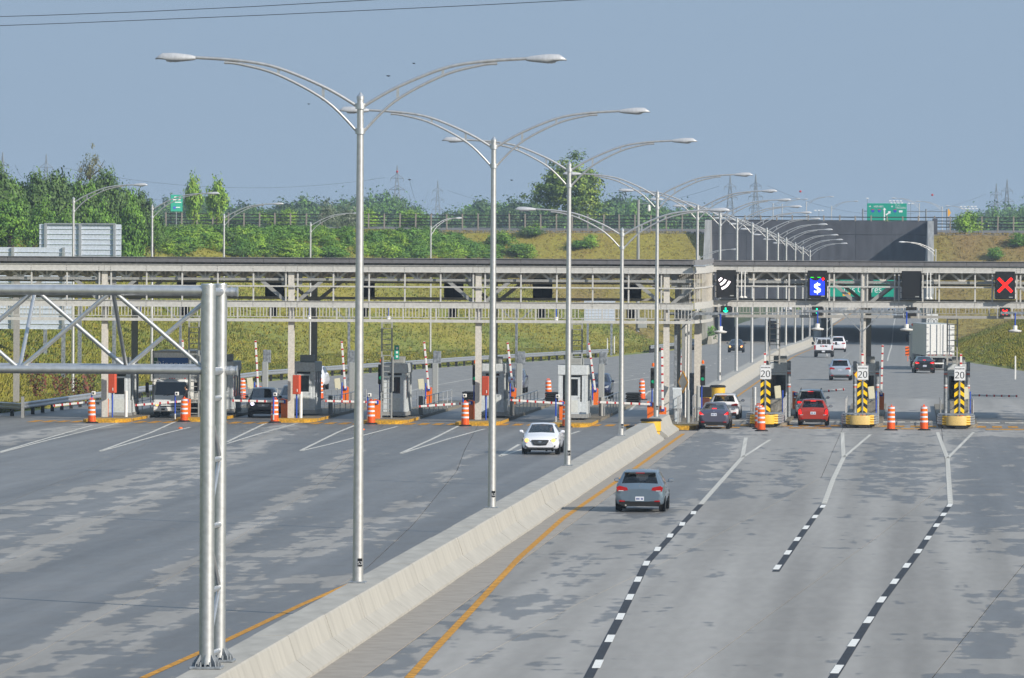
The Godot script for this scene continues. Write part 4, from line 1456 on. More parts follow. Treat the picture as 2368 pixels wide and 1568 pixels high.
func build_islands():
	var booth_s := [349.0, 353.0, 352.0, 349.0, 350.0, 346.0]
	var booth_x := [-45.75, -40.2, -35.3, -29.7, -24.1, -19.25]
	var lanes := ["far left lane", "truck lane", "black car's lane", "lane right of the black car's booth", "lane right of the ladder booth", "lane left of the median booth"]
	for i in 6:
		var x: float = ISL[i]
		var o: String = ORD[i]
		island("yellow-nosed concrete toll island, %s, on the oncoming side" % o, x, 2.3, 338.0 + [0.5, 4.0, 3.5, 1.5, -0.5, -2.5][i], 396.0, true)
		booth("pale grey toll booth with glazed door on the %s toll island" % o, booth_x[i], booth_s[i], 0.32 if i > 0 else 0.16, 1.62 if i == 5 else 1.32, false)
		var tilt: float = [-0.11, -0.09, 0.012, 0.018, -0.075, 0.06][i]
		gate("orange gate cabinet whose red banded boom closes the %s" % lanes[i], x - 0.85, 346.0, 0.16, tilt, -1.0, 3.0)
		gate("orange exit gate with raised red and white boom behind the %s booth" % o, x - 1.05, 386.0, 0.16, 1.53 - 0.02 * i, -1.0, 3.05)
		equipment("tall grey equipment column beside the raised boom behind the %s booth" % o, x - 0.72, 386.8)
		blue_post("slim blue post with small white detector at the %s island's nose" % o, x - 0.95, 341.0, 1.5, "camera")
		blue_post("blue post with tilted beige panel by the %s exit gate" % o, x - 1.15, 384.5, 1.35, "panel")
		railing("grey tubular railing on the right edge of the %s toll island" % o, x + 1.0, 357.0, 378.0, 1.05, "galv", 7)
		railing("grey tubular railing on the left edge of the %s toll island" % o, x - 1.0, 360.0, 380.0, 1.05, "galv_dull", 6)
		bollard("dark steel bollard behind the booth on the %s toll island" % o, x + 0.85, 356.0, 1.1, 0.13, "steel_grey")
		var st := thing("rubber_cushion", "stack of black rubber cushions at the %s island's far end" % o, "crash cushion", W(x + 1.0, 393.5), 0.0, "black rubber cushions at the islands' far ends")
		for k in 5:
			var cm := MB.new()
			cm.cbox(Vector3(0, 0.12 + k * 0.15, -1.0), Vector3(0.95 - (0.08 if k % 2 == 1 else 0.0), 0.125, 2.4), 0.04)
			part(st, "rib", cm, mats["rubber"])
		drum("orange drum standing behind the rubber cushions of the %s island" % o, x + 0.9 + [0.0, 0.3, -0.3, 0.2, -1.0, 0.0][i], 402.0 + i * 1.5, false, 0.0, "orange drums at the islands' far ends")
		if i % 2 == 0:
			bollard("white steel bollard beside the booth door of the %s island" % o, x + [0.42, 0, 0.15, 0, 0.42, 0][i], 345.5, 1.5, 0.095, "white")
			var rb := thing("red_box", "flat red control box on the column of the %s toll island" % o, "control box", W([-45.55, 0, -34.95, 0, -24.1, 0][i], 344.6, 1.55), -0.25, "red control boxes by the columns")
			var m := MB.new()
			m.cbox(Vector3(0, 0.55, 0), Vector3(0.42, 1.1, 0.3), 0.025)
			part(rb, "box", m, mats["box_red"])
			var hl := MB.new()
			hl.cbox(Vector3(0.08, 0.22, 0.155), Vector3(0.05, 0.16, 0.03), 0.01)
			part(rb, "handle", hl, mats["white"])
			var bp := MB.new()
			bp.tube([Vector3(0, 0.0, 0), Vector3(0, -1.39, 0)], 0.045, 8)
			part(rb, "stand", bp, mats["blue"])
		else:
			ladder("grey access ladder from the walkway down to the %s booth" % o, [0, -41.15, 0, -30.0, 0, -19.05][i], 347.0, 0.16, 6.0, "unit_grey", true)
	drum("orange drum with black handle left of the first island's column", -45.75, 337.4)
	drum("orange drum in front of the truck, right of its headlights", -41.1, 342.0)
	drum("orange drum right of the black car on the third island's nose", -35.85, 341.2)
	drum("orange drum before the ladder booth of the fourth island", -30.2, 339.4)
	drum("orange drum before the column of the fifth island", -24.7, 336.6)
	drum("orange drum half hidden by a lamp post before the sixth island", -19.0, 335.5)
	blue_post("blue post with black lane signal and amber beacon left of the ladder booth", -30.75, 351.0, 1.9, "signal")
	blue_post("blue post with black lane signal and amber beacon left of the fifth island's column", -25.25, 351.0, 1.9, "signal")
	# island under the junction of the canopies
	island("yellow-nosed toll island behind the end of the median barrier", -13.2, 3.0, 334.0, 392.0, true)
	gate("orange gate cabinet at the barrier end with upright red and white boom", -13.62, 335.2, 0.12, 1.555, -1.0, 3.4)
	gate("orange gate cabinet whose boom closes the lane beside the median", -14.75, 345.5, 0.16, 0.035, -1.0, 3.0)
	gate("exit gate with raised boom behind the median island's cabinets", -14.6, 384.0, 0.16, 1.48, 1.0, 3.2)
	blue_post("blue post with black lane signal and amber beacon left of the median column", -14.75, 347.5, 1.85, "signal")
	blue_post("blue post with green lit signal and amber beacon beside the white car", -11.95, 349.0, 2.0, "signal")
	var bx := thing("control_cabinet", "brown machine with black top at the kerb beside the white car", "payment machine", W(-11.85, 352.5, 0.16))
	var bm := MB.new()
	bm.cbox(Vector3(0, 0.6, 0), Vector3(0.5, 1.2, 0.5), 0.02)
	part(bx, "body", bm, mat("brown", Color(0.36, 0.19, 0.13), 0.5))
	var bt := MB.new()
	bt.cbox(Vector3(0, 1.52, 0), Vector3(0.72, 0.6, 0.6), 0.02)
	part(bx, "head", bt, mats["black_matt"])
	var gc := thing("control_cabinet", "small pale grey cabinet with rounded top behind the upright boom", "cabinet", W(-13.15, 343.5, 0.9))
	var gm := MB.new()
	gm.cbox(Vector3(0, 0.55, 0), Vector3(0.5, 1.1, 0.4), 0.02)
	gm.tube([Vector3(-0.26, 1.1, 0.1), Vector3(0.26, 1.1, 0.1)], 0.1, 10)
	gm.box(Vector3(0, -0.4, 0), Vector3(0.2, 0.8, 0.2))
	part(gc, "cabinet", gm, mats["booth"])
	var g2 := thing("control_cabinet", "blue-grey cabinet between the median island's bollards and rear column", "cabinet", W(-12.85, 362.0, 0.16))
	var g2m := MB.new()
	g2m.cbox(Vector3(0, 1.2, 0), Vector3(0.48, 2.4, 0.5), 0.03)
	g2m.cbox(Vector3(0, 2.35, 0.02), Vector3(0.54, 0.24, 0.56), 0.03)
	part(g2, "cabinet", g2m, mats["galv_dull"])
	bollard("pale bollard on the yellow kerb of the median island, nearer one", -12.45, 341.5, 1.85, 0.09, "unit_grey")
	bollard("pale bollard on the yellow kerb of the median island, farther one", -12.05, 346.0, 2.0, 0.1, "unit_grey")
	railing("short white railing between the median island's bollards", -12.2, 342.0, 350.0, 1.5, "galv", 4)
	railing("white railing beside the conduits on the median island", -12.95, 339.0, 345.0, 1.5, "galv", 4)
	var ds := thing("warning_sign", "folded yellow diamond sign seen edge-on beside the median columns", "road sign", W(-12.85, 344.2, 2.4), -1.05)
	var dm := MB.new()
	dm.prism(PackedVector2Array([Vector2(0, -0.64), Vector2(0.64, 0), Vector2(0, 0.64), Vector2(-0.64, 0)]), 0.02)
	part(ds, "sign_plate", dm, mats["sign_amber"])
	var dmi := MB.new()
	dmi.prism(PackedVector2Array([Vector2(0, -0.5), Vector2(0.5, 0), Vector2(0, 0.5), Vector2(-0.5, 0)]), 0.028)
	part(ds, "inner_face", dmi, mats["galv"])
	# right-hand islands with crash cushions, speed signs and chevrons
	var rx := [-8.1, -2.75, 2.62]
	var rn := ["left", "middle", "right"]
	for i in 3:
		var x: float = rx[i]
		var o: String = rn[i]
		island("concrete toll island behind the %s yellow crash cushion" % o, x + 0.12, 2.25, 341.5, 396.0, false)
		cushion("yellow crash cushion with grey corrugated flanks, %s one of three" % o, x, 338.6, i == 0)
		speed_sign(i, x)
		booth("grey toll booth with dark rear window behind the %s speed sign" % o, [-7.75, -2.55, 2.78][i], 358.0, 0.36, 1.14, true)
		for sg in [-1.0, 1.0]:
			var gp := thing("guard_post", "tall galvanised post on the %s corner of the booth behind the %s speed sign" % ["left" if sg < 0 else "right", o], "post", W([-7.75, -2.55, 2.78][i] + sg * 0.66, 357.2, 0.16), 0.0, "tall guard posts at the right-hand booths")
			var m := MB.new()
			m.lathe([Vector2(0.11, 0), Vector2(0.11, 3.28), Vector2(0.08, 3.3), Vector2(0, 3.3)], 16)
			part(gp, "post", m, mats["galv_dull"])
			for y in [2.55, 1.75]:
				for k in 2:
					var st := MB.new()
					st.lathe([Vector2(0.112, y + k * 0.13), Vector2(0.112, y + k * 0.13 + 0.07)], 16)
					part(gp, "reflective_stripe", st, mats["box_red"] if k == 0 else mats["white_sheet"])
		gate("orange gate cabinet behind the %s crash cushion with upright boom" % o, x + [-0.1, 0.09, 0.3][i], 345.0, 0.16, 1.565, -1.0, 3.0)
		var ex: float = [0.10, 1.55, -0.012][i]
		gate("exit gate %s the %s right-hand booth" % [["whose dark boom end shows beside the grey car behind", "with raised dark red boom behind", "with lowered dark banded boom beyond"][i], o], x + 1.0, 378.0, 0.16, ex, 1.0, 3.1)
		blue_post("blue post with tilted panel behind the %s chevron board" % o, x + 0.85, 347.5, 1.75, "panel")
		railing("white railing right of the %s chevron board" % o, x + 0.98, 343.0, 352.0, 1.35, "galv", 6)
		railing("white railing left of the %s chevron board" % o, x - 0.85, 343.0, 352.0, 1.35, "galv", 6)
		var ws := thing("concrete_block", "tan concrete block wall below the booth behind the %s chevron board" % o, "wall", W(x + 0.25, 351.0, 0.16))
		for r in 3:
			for k in 3:
				var bk := MB.new()
				bk.cbox(Vector3(-0.36 + k * 0.36, 0.19 + r * 0.38, 0), Vector3(0.352, 0.372, 0.3), 0.012)
				part(ws, "block", bk, mats["concrete_grey"])
	ladder("dark ladder from the walkway to the roof of the left right-hand booth", -7.9, 355.0, 3.3, 6.2, "steel_dark")
	ladder("dark ladder above the right speed sign, in front of the white trailer", 2.48, 355.0, 3.3, 6.2, "steel_dark")
	bollard("single thick galvanised post left of the left crash cushion", -8.75, 343.0, 2.0, 0.13, "galv")
	drum("tilted orange drum in front of the left yellow crash cushion", -8.05, 330.5)
	drum("faded orange drum just behind the drum at the left crash cushion", -8.3, 334.8)
	drum("left one of the two orange drums between the right-hand crash cushions", -1.0, 334.2)
	drum("right one of the two orange drums between the right-hand crash cushions", 0.82, 334.7)
	var yd := thing("warning_sign", "yellow diamond sign seen from the side behind the middle speed sign", "road sign", W(-2.79, 343.2, 2.9), 0.75)
	var ym := MB.new()
	ym.prism(PackedVector2Array([Vector2(0, -0.45), Vector2(0.45, 0), Vector2(0, 0.45), Vector2(-0.45, 0)]), 0.02)
	part(yd, "sign_plate", ym, mats["sign_amber"])
	var yp := MB.new()
	yp.box(Vector3(0, -1.3, -0.05), Vector3(0.08, 3.0, 0.06))
	part(yd, "post", yp, mats["galv_dull"])
	# small pieces round the booths
	for q in [[1718, 352.2, "pair of thin white antenna tubes right of the radio wave sign"], [2147, 352.2, "pair of thin white antenna tubes right of the unlit lane sign"]]:
		var p := at(q[0], 650, q[1])
		var an := thing("antenna_pair", q[2], "antenna", Vector3(p.x, 7.2, p.z))
		for sx in [-0.1, 0.1]:
			var tb := MB.new()
			tb.tube([Vector3(sx, 0.0, 0), Vector3(sx, 1.5, 0)], 0.032, 8)
			tb.lathe([Vector2(0.1, -0.02), Vector2(0.1, 0.05), Vector2(0.04, 0.09)], 12, Transform3D(Basis(), Vector3(sx, 0, 0)))
			part(an, "antenna_tube", tb, mats["white"])
		var cb := MB.new()
		cb.box(Vector3(0, 0.0, -0.03), Vector3(0.5, 0.05, 0.04)); cb.box(Vector3(0, 1.42, -0.03), Vector3(0.5, 0.05, 0.04))
		part(an, "cross_bar", cb, mats["beam"])
	var gs := thing("small_sign", "small upright green sign high beside the fourth island's ladder", "sign", W(-29.42, 346.9, 3.95))
	var gm2 := MB.new()
	gm2.cbox(Vector3.ZERO, Vector3(0.28, 0.8, 0.03), 0.01)
	part(gs, "sign_plate", gm2, mats["sign_green"])
	for y in [0.24, 0.0, -0.24]:
		var wm := MB.new()
		wm.box(Vector3(0.02, y, 0.018), Vector3(0.12, 0.13, 0.008))
		part(gs, "white_mark", wm, mats["sign_white"])
	for q in [[417, 991, "small amber road marker on the gore line before the truck"], [838, 994, "small orange road marker left of the tallest lamp post, on the gore"]]:
		var rk := thing("road_marker", q[2], "road marker", on_ground(q[0], q[1], 0.012))
		var km := MB.new()
		km.lathe([Vector2(0.13, 0), Vector2(0.11, 0.05), Vector2(0.05, 0.08), Vector2(0, 0.08)], 12)
		part(rk, "reflector", km, mats["amber"])
	# galvanised T frames with hanging scanners
	t_frame("galvanised T frame with two hanging scanners over the right-hand lanes", -2.75, 349.5, 6.44, [-3.4, 3.4])
	t_frame("galvanised T frame at the right edge of the picture", 8.6, 349.5, 6.4, [-3.4, 3.4])
	t_frame("galvanised frame arm reaching right from the median column", -13.35, 345.9, 6.28, [-0.4, 3.6])
	t_frame("galvanised T frame behind the third booth from the left", -36.0, 388.0, 6.45, [-3.4, 3.4])
	t_frame("galvanised T frame behind the fifth booth from the left", -25.2, 388.0, 6.45, [-3.4, 3.4])
	t_frame("galvanised T frame behind the truck", -46.9, 388.0, 6.45, [-3.4, 3.4])

func cushion(label: String, x: float, s: float, bright: bool):
	var t := thing("crash_cushion", label, "crash cushion", W(x, s), 0.0, "yellow crash cushions before the right-hand booths")
	var nose := MB.new()
	var secs := []
	for y in [0.18, 0.22, 0.66, 0.70]:
		var row := []
		var e := 0.03 if (y == 0.18 or y == 0.70) else 0.0
		for k in 15:
			var a := PI * k / 14.0
			row.append(Vector3(-cos(a) * (0.58 - e), y, sin(a) * (0.3 - e) + 0.014 * sin(a * 14.0)))
		row.append(Vector3(0.58 - e, y, -0.3)); row.append(Vector3(-0.58 + e, y, -0.3))
		secs.append(row)
	nose.loft(secs)
	part(t, "nose", nose, mats["yellow_nose"] if bright else mats["yellow_pale"])
	for sg in [-1.0, 1.0]:
		for k in 4:
			var r := MB.new()
			r.tube([Vector3(sg * 0.5, 0.26 + k * 0.135, 0.02), Vector3(sg * 0.84, 0.26 + k * 0.135, -0.14), Vector3(sg * 0.98, 0.26 + k * 0.135, -1.0), Vector3(sg * 1.0, 0.26 + k * 0.135, -3.2)], 0.06, 8)
			part(t, "flank_rib", r, mats["galv"])
			var yr := MB.new()
			yr.tube([Vector3(sg * 0.5, 0.26 + k * 0.135, 0.04), Vector3(sg * 0.76, 0.26 + k * 0.135, -0.09)], 0.066, 8)
			part(t, "yellow_rib", yr, mats["yellow_nose"])
	var top := MB.new()
	top.prism(PackedVector2Array([Vector2(-0.98, -0.35), Vector2(-0.6, 0.12), Vector2(0.6, 0.12), Vector2(0.98, -0.35), Vector2(1.0, -3.0), Vector2(-1.0, -3.0)]), 0.04, Transform3D(Basis(Vector3.RIGHT, PI / 2.0), Vector3(0, 0.77, 0)))
	part(t, "top_plate", top, mats["galv_dull"])
	var b := MB.new()
	b.cbox(Vector3(-0.1, 0.09, -1.2), Vector3(1.3, 0.18, 2.6), 0.03)
	b.cbox(Vector3(0.15, 0.07, 0.1), Vector3(0.5, 0.12, 0.5), 0.03)
	part(t, "sledge", b, mats["black_matt"])

func speed_sign(i: int, x: float):
	var o: String = ["left", "middle", "right"][i]
	var t := thing("speed_sign", "white MAXIMUM 20 speed sign on a post, %s one of three" % o, "speed sign", W(x + [0.0, 0.12, 0.2][i], 341.6), 0.0, "MAXIMUM 20 signs over the chevron boards")
	var p := MB.new()
	p.box(Vector3(0, 1.7, -0.06), Vector3(0.09, 3.4, 0.07))
	part(t, "post", p, mats["galv_dull"])
	var b := MB.new()
	b.cbox(Vector3(0, 3.04, 0), Vector3(0.64, 0.82, 0.025), 0.01)
	part(t, "sign_plate", b, mats["sign_white"])
	for e in [[0, 0.395, 0.61, 0.012], [0, -0.395, 0.61, 0.012], [-0.305, 0, 0.012, 0.79], [0.305, 0, 0.012, 0.79]]:
		var bd := MB.new()
		bd.box(Vector3(e[0], 3.04 + e[1], 0.0145), Vector3(e[2], e[3], 0.004))
		part(t, "border", bd, mats["sign_black"])
	part(t, "lettering", text_mesh("MAXIMUM", 0.078, 0.006), mats["sign_black"], Vector3(0, 3.30, 0.017))
	part(t, "number", text_mesh("20", 0.37, 0.006), mats["sign_black"], Vector3(0, 2.94, 0.017))
	var c := thing("chevron_board", "black and yellow chevron board under the %s MAXIMUM 20 sign" % o, "chevron board", W(x + [0.0, 0.1, 0.18][i], 341.7, 0.74), 0.0, "chevron boards on the crash cushions")
	var m := MB.new()
	m.cbox(Vector3(0, 0.93, 0), Vector3(0.56, 1.86, 0.025), 0.01)
	part(c, "board", m, mats["sign_black"])
	for k in 4:
		var ch := MB.new()
		var y := 0.02 + k * 0.465
		ch.prism(PackedVector2Array([Vector2(-0.28, y), Vector2(0, y + 0.2), Vector2(0.28, y), Vector2(0.28, y + 0.23), Vector2(0, y + 0.45), Vector2(-0.28, y + 0.23)]), 0.006, Transform3D(Basis(), Vector3(0, 0, 0.016)))
		part(c, "yellow_chevron", ch, mats["sign_yellow"])

# ------------------------------------------------------------------ lane signs
func build_vms():
	var xs := [-10.68, -5.38, 0.08, 5.5]
	var what := ["black lane sign showing three white radio waves", "black lane sign showing a white dollar on blue", "unlit black lane sign right of the dollar sign", "black lane sign showing a large red cross"]
	var low := ["small black lane signal with green arrow under the radio wave sign", "small black lane signal with green arrow under the dollar sign", "small unlit lane signal under the unlit lane sign", "small black lane signal with red cross under the large red cross"]
	for i in 4:
		var t := thing("lane_sign", what[i] + ", on the right canopy", "lane sign", W(xs[i], 352.6, 7.98))
		var b := MB.new()
		b.cbox(Vector3.ZERO, Vector3(1.14, 1.62, 0.26), 0.015)
		part(t, "housing", b, mats["black_matt"])
		var f := MB.new()
		f.box(Vector3(0, 0, 0.132), Vector3(1.06, 1.54, 0.01))
		part(t, "screen", f, mats["screen"])
		for y in [0.2, -0.28, -0.62]:
			for sx in [-0.6, 0.6]:
				var cl := MB.new()
				cl.cbox(Vector3(sx, y, -0.05), Vector3(0.06, 0.3 if y < 0.1 else 0.08, 0.12), 0.01)
				part(t, "bracket", cl, mats["white"])
		var tb := MB.new()
		tb.cbox(Vector3(0.33, -0.68, 0.145), Vector3(0.22, 0.06, 0.01), 0.004)
		part(t, "label_plate", tb, mats["unit_grey"])
		var z := Transform3D(Basis(), Vector3(0, 0, 0.143))
		if i == 0:
			for r in [0.28, 0.53, 0.79]:
				var a := MB.new()
				var o := PackedVector2Array()
				for k in 11: o.append(Vector2(-0.53, 0.46) + Vector2.from_angle(deg_to_rad(lerpf(-70.0, -22.0, k / 10.0))) * (r + 0.065))
				for k in 11: o.append(Vector2(-0.53, 0.46) + Vector2.from_angle(deg_to_rad(lerpf(-22.0, -70.0, k / 10.0))) * (r - 0.065))
				a.prism(o, 0.01, z)
				part(t, "radio_wave", a, mats["led_white"])
		elif i == 1:
			var a := MB.new()
			a.prism(PackedVector2Array([Vector2(-0.42, -0.62), Vector2(0.42, -0.62), Vector2(0.42, 0.2), Vector2(0.25, 0.2), Vector2(0.2, 0.38), Vector2(0.02, 0.21), Vector2(-0.25, 0.22), Vector2(-0.42, 0.36)]), 0.008, z)
			part(t, "blue_field", a, mats["led_blue"])
			part(t, "dollar", text_mesh("$", 0.60, 0.008, false, 800), mats["led_cream"], Vector3(0, -0.23, 0.152))
			var d := MB.new()
			d.prism(PackedVector2Array([Vector2(0.32, 0.2), Vector2(0.43, 0.32), Vector2(0.33, 0.43), Vector2(0.24, 0.32)]), 0.008, Transform3D(Basis(), Vector3(0, 0, 0.15)))
			part(t, "red_mark", d, mats["led_red"])
			for x in [-0.31, 0.1]:
				var g := MB.new()
				g.box(Vector3(x, 0.41, 0.145), Vector3(0.2, 0.03, 0.01))
				part(t, "green_dash", g, mats["led_lime"])
		elif i == 3:
			for sg in [-1.0, 1.0]:
				var a := MB.new()
				a.cbox(Vector3(0, 0.02, 0.146 + 0.002 * sg), Vector3(1.12, 0.17, 0.008), 0.003, Basis(Vector3.BACK, sg * PI / 4.0))
				part(t, "cross_bar", a, mats["led_red"])
		var u := thing("lane_signal", low[i], "lane signal", W(xs[i], 352.5, 6.43))
		var h := MB.new()
		h.cbox(Vector3.ZERO, Vector3(0.62, 0.54, 0.2), 0.015)
		part(u, "housing", h, mats["black_matt"])
		for sx in [-0.42, 0.42]:
			var hg := MB.new()
			hg.box(Vector3(sx, 0.02, -0.02), Vector3(0.09, 0.75, 0.05))
			part(u, "hanger", hg, mats["beam"])
		var z2 := Transform3D(Basis(), Vector3(-0.02, 0.0, 0.106))
		if i < 2:
			var ar := MB.new()
			ar.prism(PackedVector2Array([Vector2(-0.045, 0.17), Vector2(0.045, 0.17), Vector2(0.045, -0.03), Vector2(0.12, 0.03), Vector2(0.15, -0.02), Vector2(0.0, -0.16), Vector2(-0.15, -0.02), Vector2(-0.12, 0.03), Vector2(-0.045, -0.03)]), 0.01, z2)
			part(u, "green_arrow", ar, mats["led_green"])
		elif i == 3:
			for sg in [-1.0, 1.0]:
				var cr := MB.new()
				cr.cbox(Vector3(0, 0, 0.107 + 0.002 * sg), Vector3(0.4, 0.085, 0.008), 0.002, Basis(Vector3.BACK, sg * PI / 4.0))
				part(u, "cross_bar", cr, mats["led_red"])
	var k := 0
	for x in [-43.1, -37.8, -32.4, -27.1, -21.8, -16.5]:
		var t := thing("lane_sign", "back of a black lane sign over the %s toll lane, counted from the left" % ["second", "third", "fourth", "fifth", "sixth", "seventh"][k], "lane sign", W(x, 359.5, 7.7), 0.0, "backs of lane signs over the oncoming lanes")
		var b := MB.new()
		b.cbox(Vector3.ZERO, Vector3(1.15, 1.5, 0.28), 0.02)
		part(t, "housing", b, mats["black_matt"])
		for sx in [-0.3, 0.3]:
			var dv := MB.new()
			dv.box(Vector3(sx, 0, 0.144), Vector3(0.5, 1.3, 0.012))
			part(t, "back_panel", dv, mats["screen"])
		var u := thing("lane_signal", "back of a small lane signal hanging over the %s toll lane from the left" % ["second", "third", "fourth", "fifth", "sixth", "seventh"][k], "lane signal", W(x, 358.6, 6.2), 0.0, "backs of small lane signals")
		var h := MB.new()
		h.cbox(Vector3.ZERO, Vector3(0.5, 0.62, 0.22), 0.02)
		part(u, "housing", h, mats["black_matt"])
		k += 1

# ------------------------------------------------------------------ foreground sign gantry
func build_gantry():
	var t := thing("sign_gantry", "large galvanised tubular sign gantry in the left foreground on the median", "gantry", W(-13.6, 117.0, 0.0))
	var g: Material = mats["galv"]
	var zr := -2.1
	for z in [0.0, zr]:
		var c := MB.new()
		var r := 0.146 if z == 0.0 else 0.13
		c.lathe([Vector2(r, 0.95), Vector2(r, 8.32), Vector2(r * 0.95, 8.34), Vector2(0, 8.345)], 28, Transform3D(Basis(), Vector3(0, 0, z)))
		part(t, "column", c, g)
		var b := MB.new()
		b.cbox(Vector3(0, 0.885, z), Vector3(0.62, 0.05, 0.62), 0.01)
		part(t, "base_plate", b, mats["galv_dull"])
		for k in 8:
			var a := TAU * k / 8.0
			var sf := MB.new()
			sf.prism(PackedVector2Array([Vector2(0.14, 0.91), Vector2(0.29, 0.91), Vector2(0.27, 0.98), Vector2(0.15, 1.14)]), 0.014, Transform3D(Basis(Vector3.UP, a), Vector3(0, 0, z)))
			part(t, "stiffener", sf, mats["galv_dull"])
			var bt := MB.new()
			bt.lathe([Vector2(0.022, 0.84), Vector2(0.022, 1.0), Vector2(0, 1.0)], 6, Transform3D(Basis(), Vector3(cos(a + 0.39) * 0.25, 0, z + sin(a + 0.39) * 0.25)))
			part(t, "anchor_bolt", bt, mats["galv_dull"])
		for h in [8.2, 6.66]:
			var ch := MB.new()
			ch.tube([Vector3(-13.0, h, z), Vector3(-0.10, h, z)], 0.097 if h > 7 else 0.085, 20)
			part(t, "chord", ch, g)
			var bt := MB.new()
			for q in [-0.06, 0.06]:
				bt.lathe([Vector2(0.014, 0), Vector2(0.012, 0.012), Vector2(0, 0.013)], 6, Transform3D(Basis(Vector3.RIGHT, PI / 2.0), Vector3(-0.02, h + q, z + r + 0.001)))
			part(t, "bolts", bt, mats["steel_dark"])
	for h in [8.18, 6.62]:
		var s := MB.new()
		s.tube([Vector3(-0.0, h, zr), Vector3(0.0, h, 0.0)], 0.08, 14)
		part(t, "sleeve", s, g)
		var cu := MB.new()
		cu.tube([Vector3(0.05, h, zr), Vector3(0.34, h, zr)], 0.085, 16)
		cu.tube([Vector3(0.2, h, zr), Vector3(0.235, h, zr)], 0.098, 16)
		cu.tube([Vector3(0.325, h, zr), Vector3(0.345, h, zr)], 0.105, 16)
		part(t, "pipe_clamp", cu, g)
	# lattice: front plane, rear plane and the bars across
	var pitch := 1.82
	for k in 7:
		var x := -0.05 - k * pitch
		var x2 := x - pitch
		var fb := k % 2 == 0
		var lo := 6.66; var hi := 8.2
		var d1 := MB.new()
		d1.tube([Vector3(x, lo if fb else hi, 0), Vector3(x2, hi if fb else lo, 0)], 0.044, 12)
		part(t, "diagonal", d1, g)
		var d2 := MB.new()
		d2.tube([Vector3(x, hi if fb else lo, zr), Vector3(x2, lo if fb else hi, zr)], 0.044, 12)
		part(t, "diagonal", d2, g)
		if k > 0:
			var d3 := MB.new()
			d3.tube([Vector3(x, lo if fb else hi, 0), Vector3(x, hi if fb else lo, zr)], 0.04, 12)
			part(t, "cross_brace", d3, g)
	# ladder bracing between the two columns
	var ys := [1.1, 2.35, 3.6, 4.9, 6.1]
	for i in ys.size():
		var b := MB.new()
		b.tube([Vector3(0, ys[i], 0), Vector3(0, ys[i] - 0.02, zr)], 0.055, 12)
		part(t, "rung", b, g)
		if i < ys.size() - 1:
			var d := MB.new()
			if i % 2 == 0: d.tube([Vector3(0, ys[i], 0), Vector3(0, ys[i + 1], zr)], 0.045, 12)
			else: d.tube([Vector3(0, ys[i + 1], 0), Vector3(0, ys[i], zr)], 0.045, 12)
			part(t, "diagonal", d, g)

# ------------------------------------------------------------------ lamp posts
func luminaire() -> ArrayMesh:
	# cobra head along +x from the arm end
	var secs := []
	for k in [[0.0, 0.06, 0.035, 0.035], [0.1, 0.09, 0.06, 0.05], [0.35, 0.15, 0.085, 0.07], [0.55, 0.17, 0.1, 0.085], [0.82, 0.15, 0.095, 0.03], [0.95, 0.11, 0.03, 0.025], [1.0, 0.05, -0.02, 0.03]]:
		var row := []
		for q in [[-1.0, 0.0], [-0.75, 0.8], [-0.3, 1.0], [0.3, 1.0], [0.75, 0.8], [1.0, 0.0], [0.8, -1.0], [-0.8, -1.0]]:
			row.append(Vector3(k[0] * 1.0, (q[1] * k[2] * 1.3) if q[1] >= 0.0 else q[1] * k[3] * 1.2, q[0] * k[1]))
		secs.append(row)
	var m := MB.new()
	m.loft(secs)
	return m.mesh()

var lamp_arm: ArrayMesh
var lamp_arm2: ArrayMesh
var lamp_link: ArrayMesh
var lamp_lens: ArrayMesh
var lamp_head: ArrayMesh

func lamp_parts(t: Node3D, h: float, both: bool, dir: float, thick := 1.0):
	var p := MB.new()
	p.tube([Vector3(0, 0, 0), Vector3(0, h * 0.5, 0), Vector3(0, h - 0.1, 0)], 0.135 * thick, 16, 0.08 * thick)
	part(t, "pole", p, mats["pole_paint"])
	var cp := MB.new()
	cp.lathe([Vector2(0.095, h - 0.14), Vector2(0.095, h - 0.06), Vector2(0.02, h + 0.04), Vector2(0, h + 0.04)], 14)
	part(t, "cap", cp, mats["galv"])
	for y in [h - 0.30, h - 0.92]:
		var c := MB.new()
		c.lathe([Vector2(0.08, y - 0.07), Vector2(0.125, y - 0.07), Vector2(0.125, y + 0.07), Vector2(0.08, y + 0.07)], 12)
		part(t, "collar", c, mats["galv"])
	var b := MB.new()
	b.cbox(Vector3(0, 0.02, 0), Vector3(0.42, 0.05, 0.42), 0.01)
	part(t, "base_plate", b, mats["galv_dull"])
	var y0 := h - 12.15
	for sg in ([-1.0, 1.0] if both else [dir]):
		var turn := Vector3(0, 0.0 if sg > 0.0 else PI, 0)
		part(t, "upper_arm", lamp_arm, mats["pole_paint"], Vector3(0, y0, 0), turn)
		part(t, "lower_arm", lamp_arm2, mats["pole_paint"], Vector3(0, y0, 0), turn)
		for q in [[0.93, 12.33, 0.28, 0.33], [2.05, 12.80, 0.12, 0.16]]:
			part(t, "arm_link", bar(Vector3(sg * q[0], y0 + q[1] - q[2] * 1.15 - 0.03, 0), Vector3(sg * q[0], y0 + q[1], 0), 0.07, 0.02)[0], mats["galv"])
		var hd := part(t, "luminaire", lamp_head, mats["lamp_grey"], Vector3(sg * 4.12, y0 + 13.03, 0), turn)
		part(hd, "lens", lamp_lens, mats["lens"], Vector3(0.62, -0.06, 0))

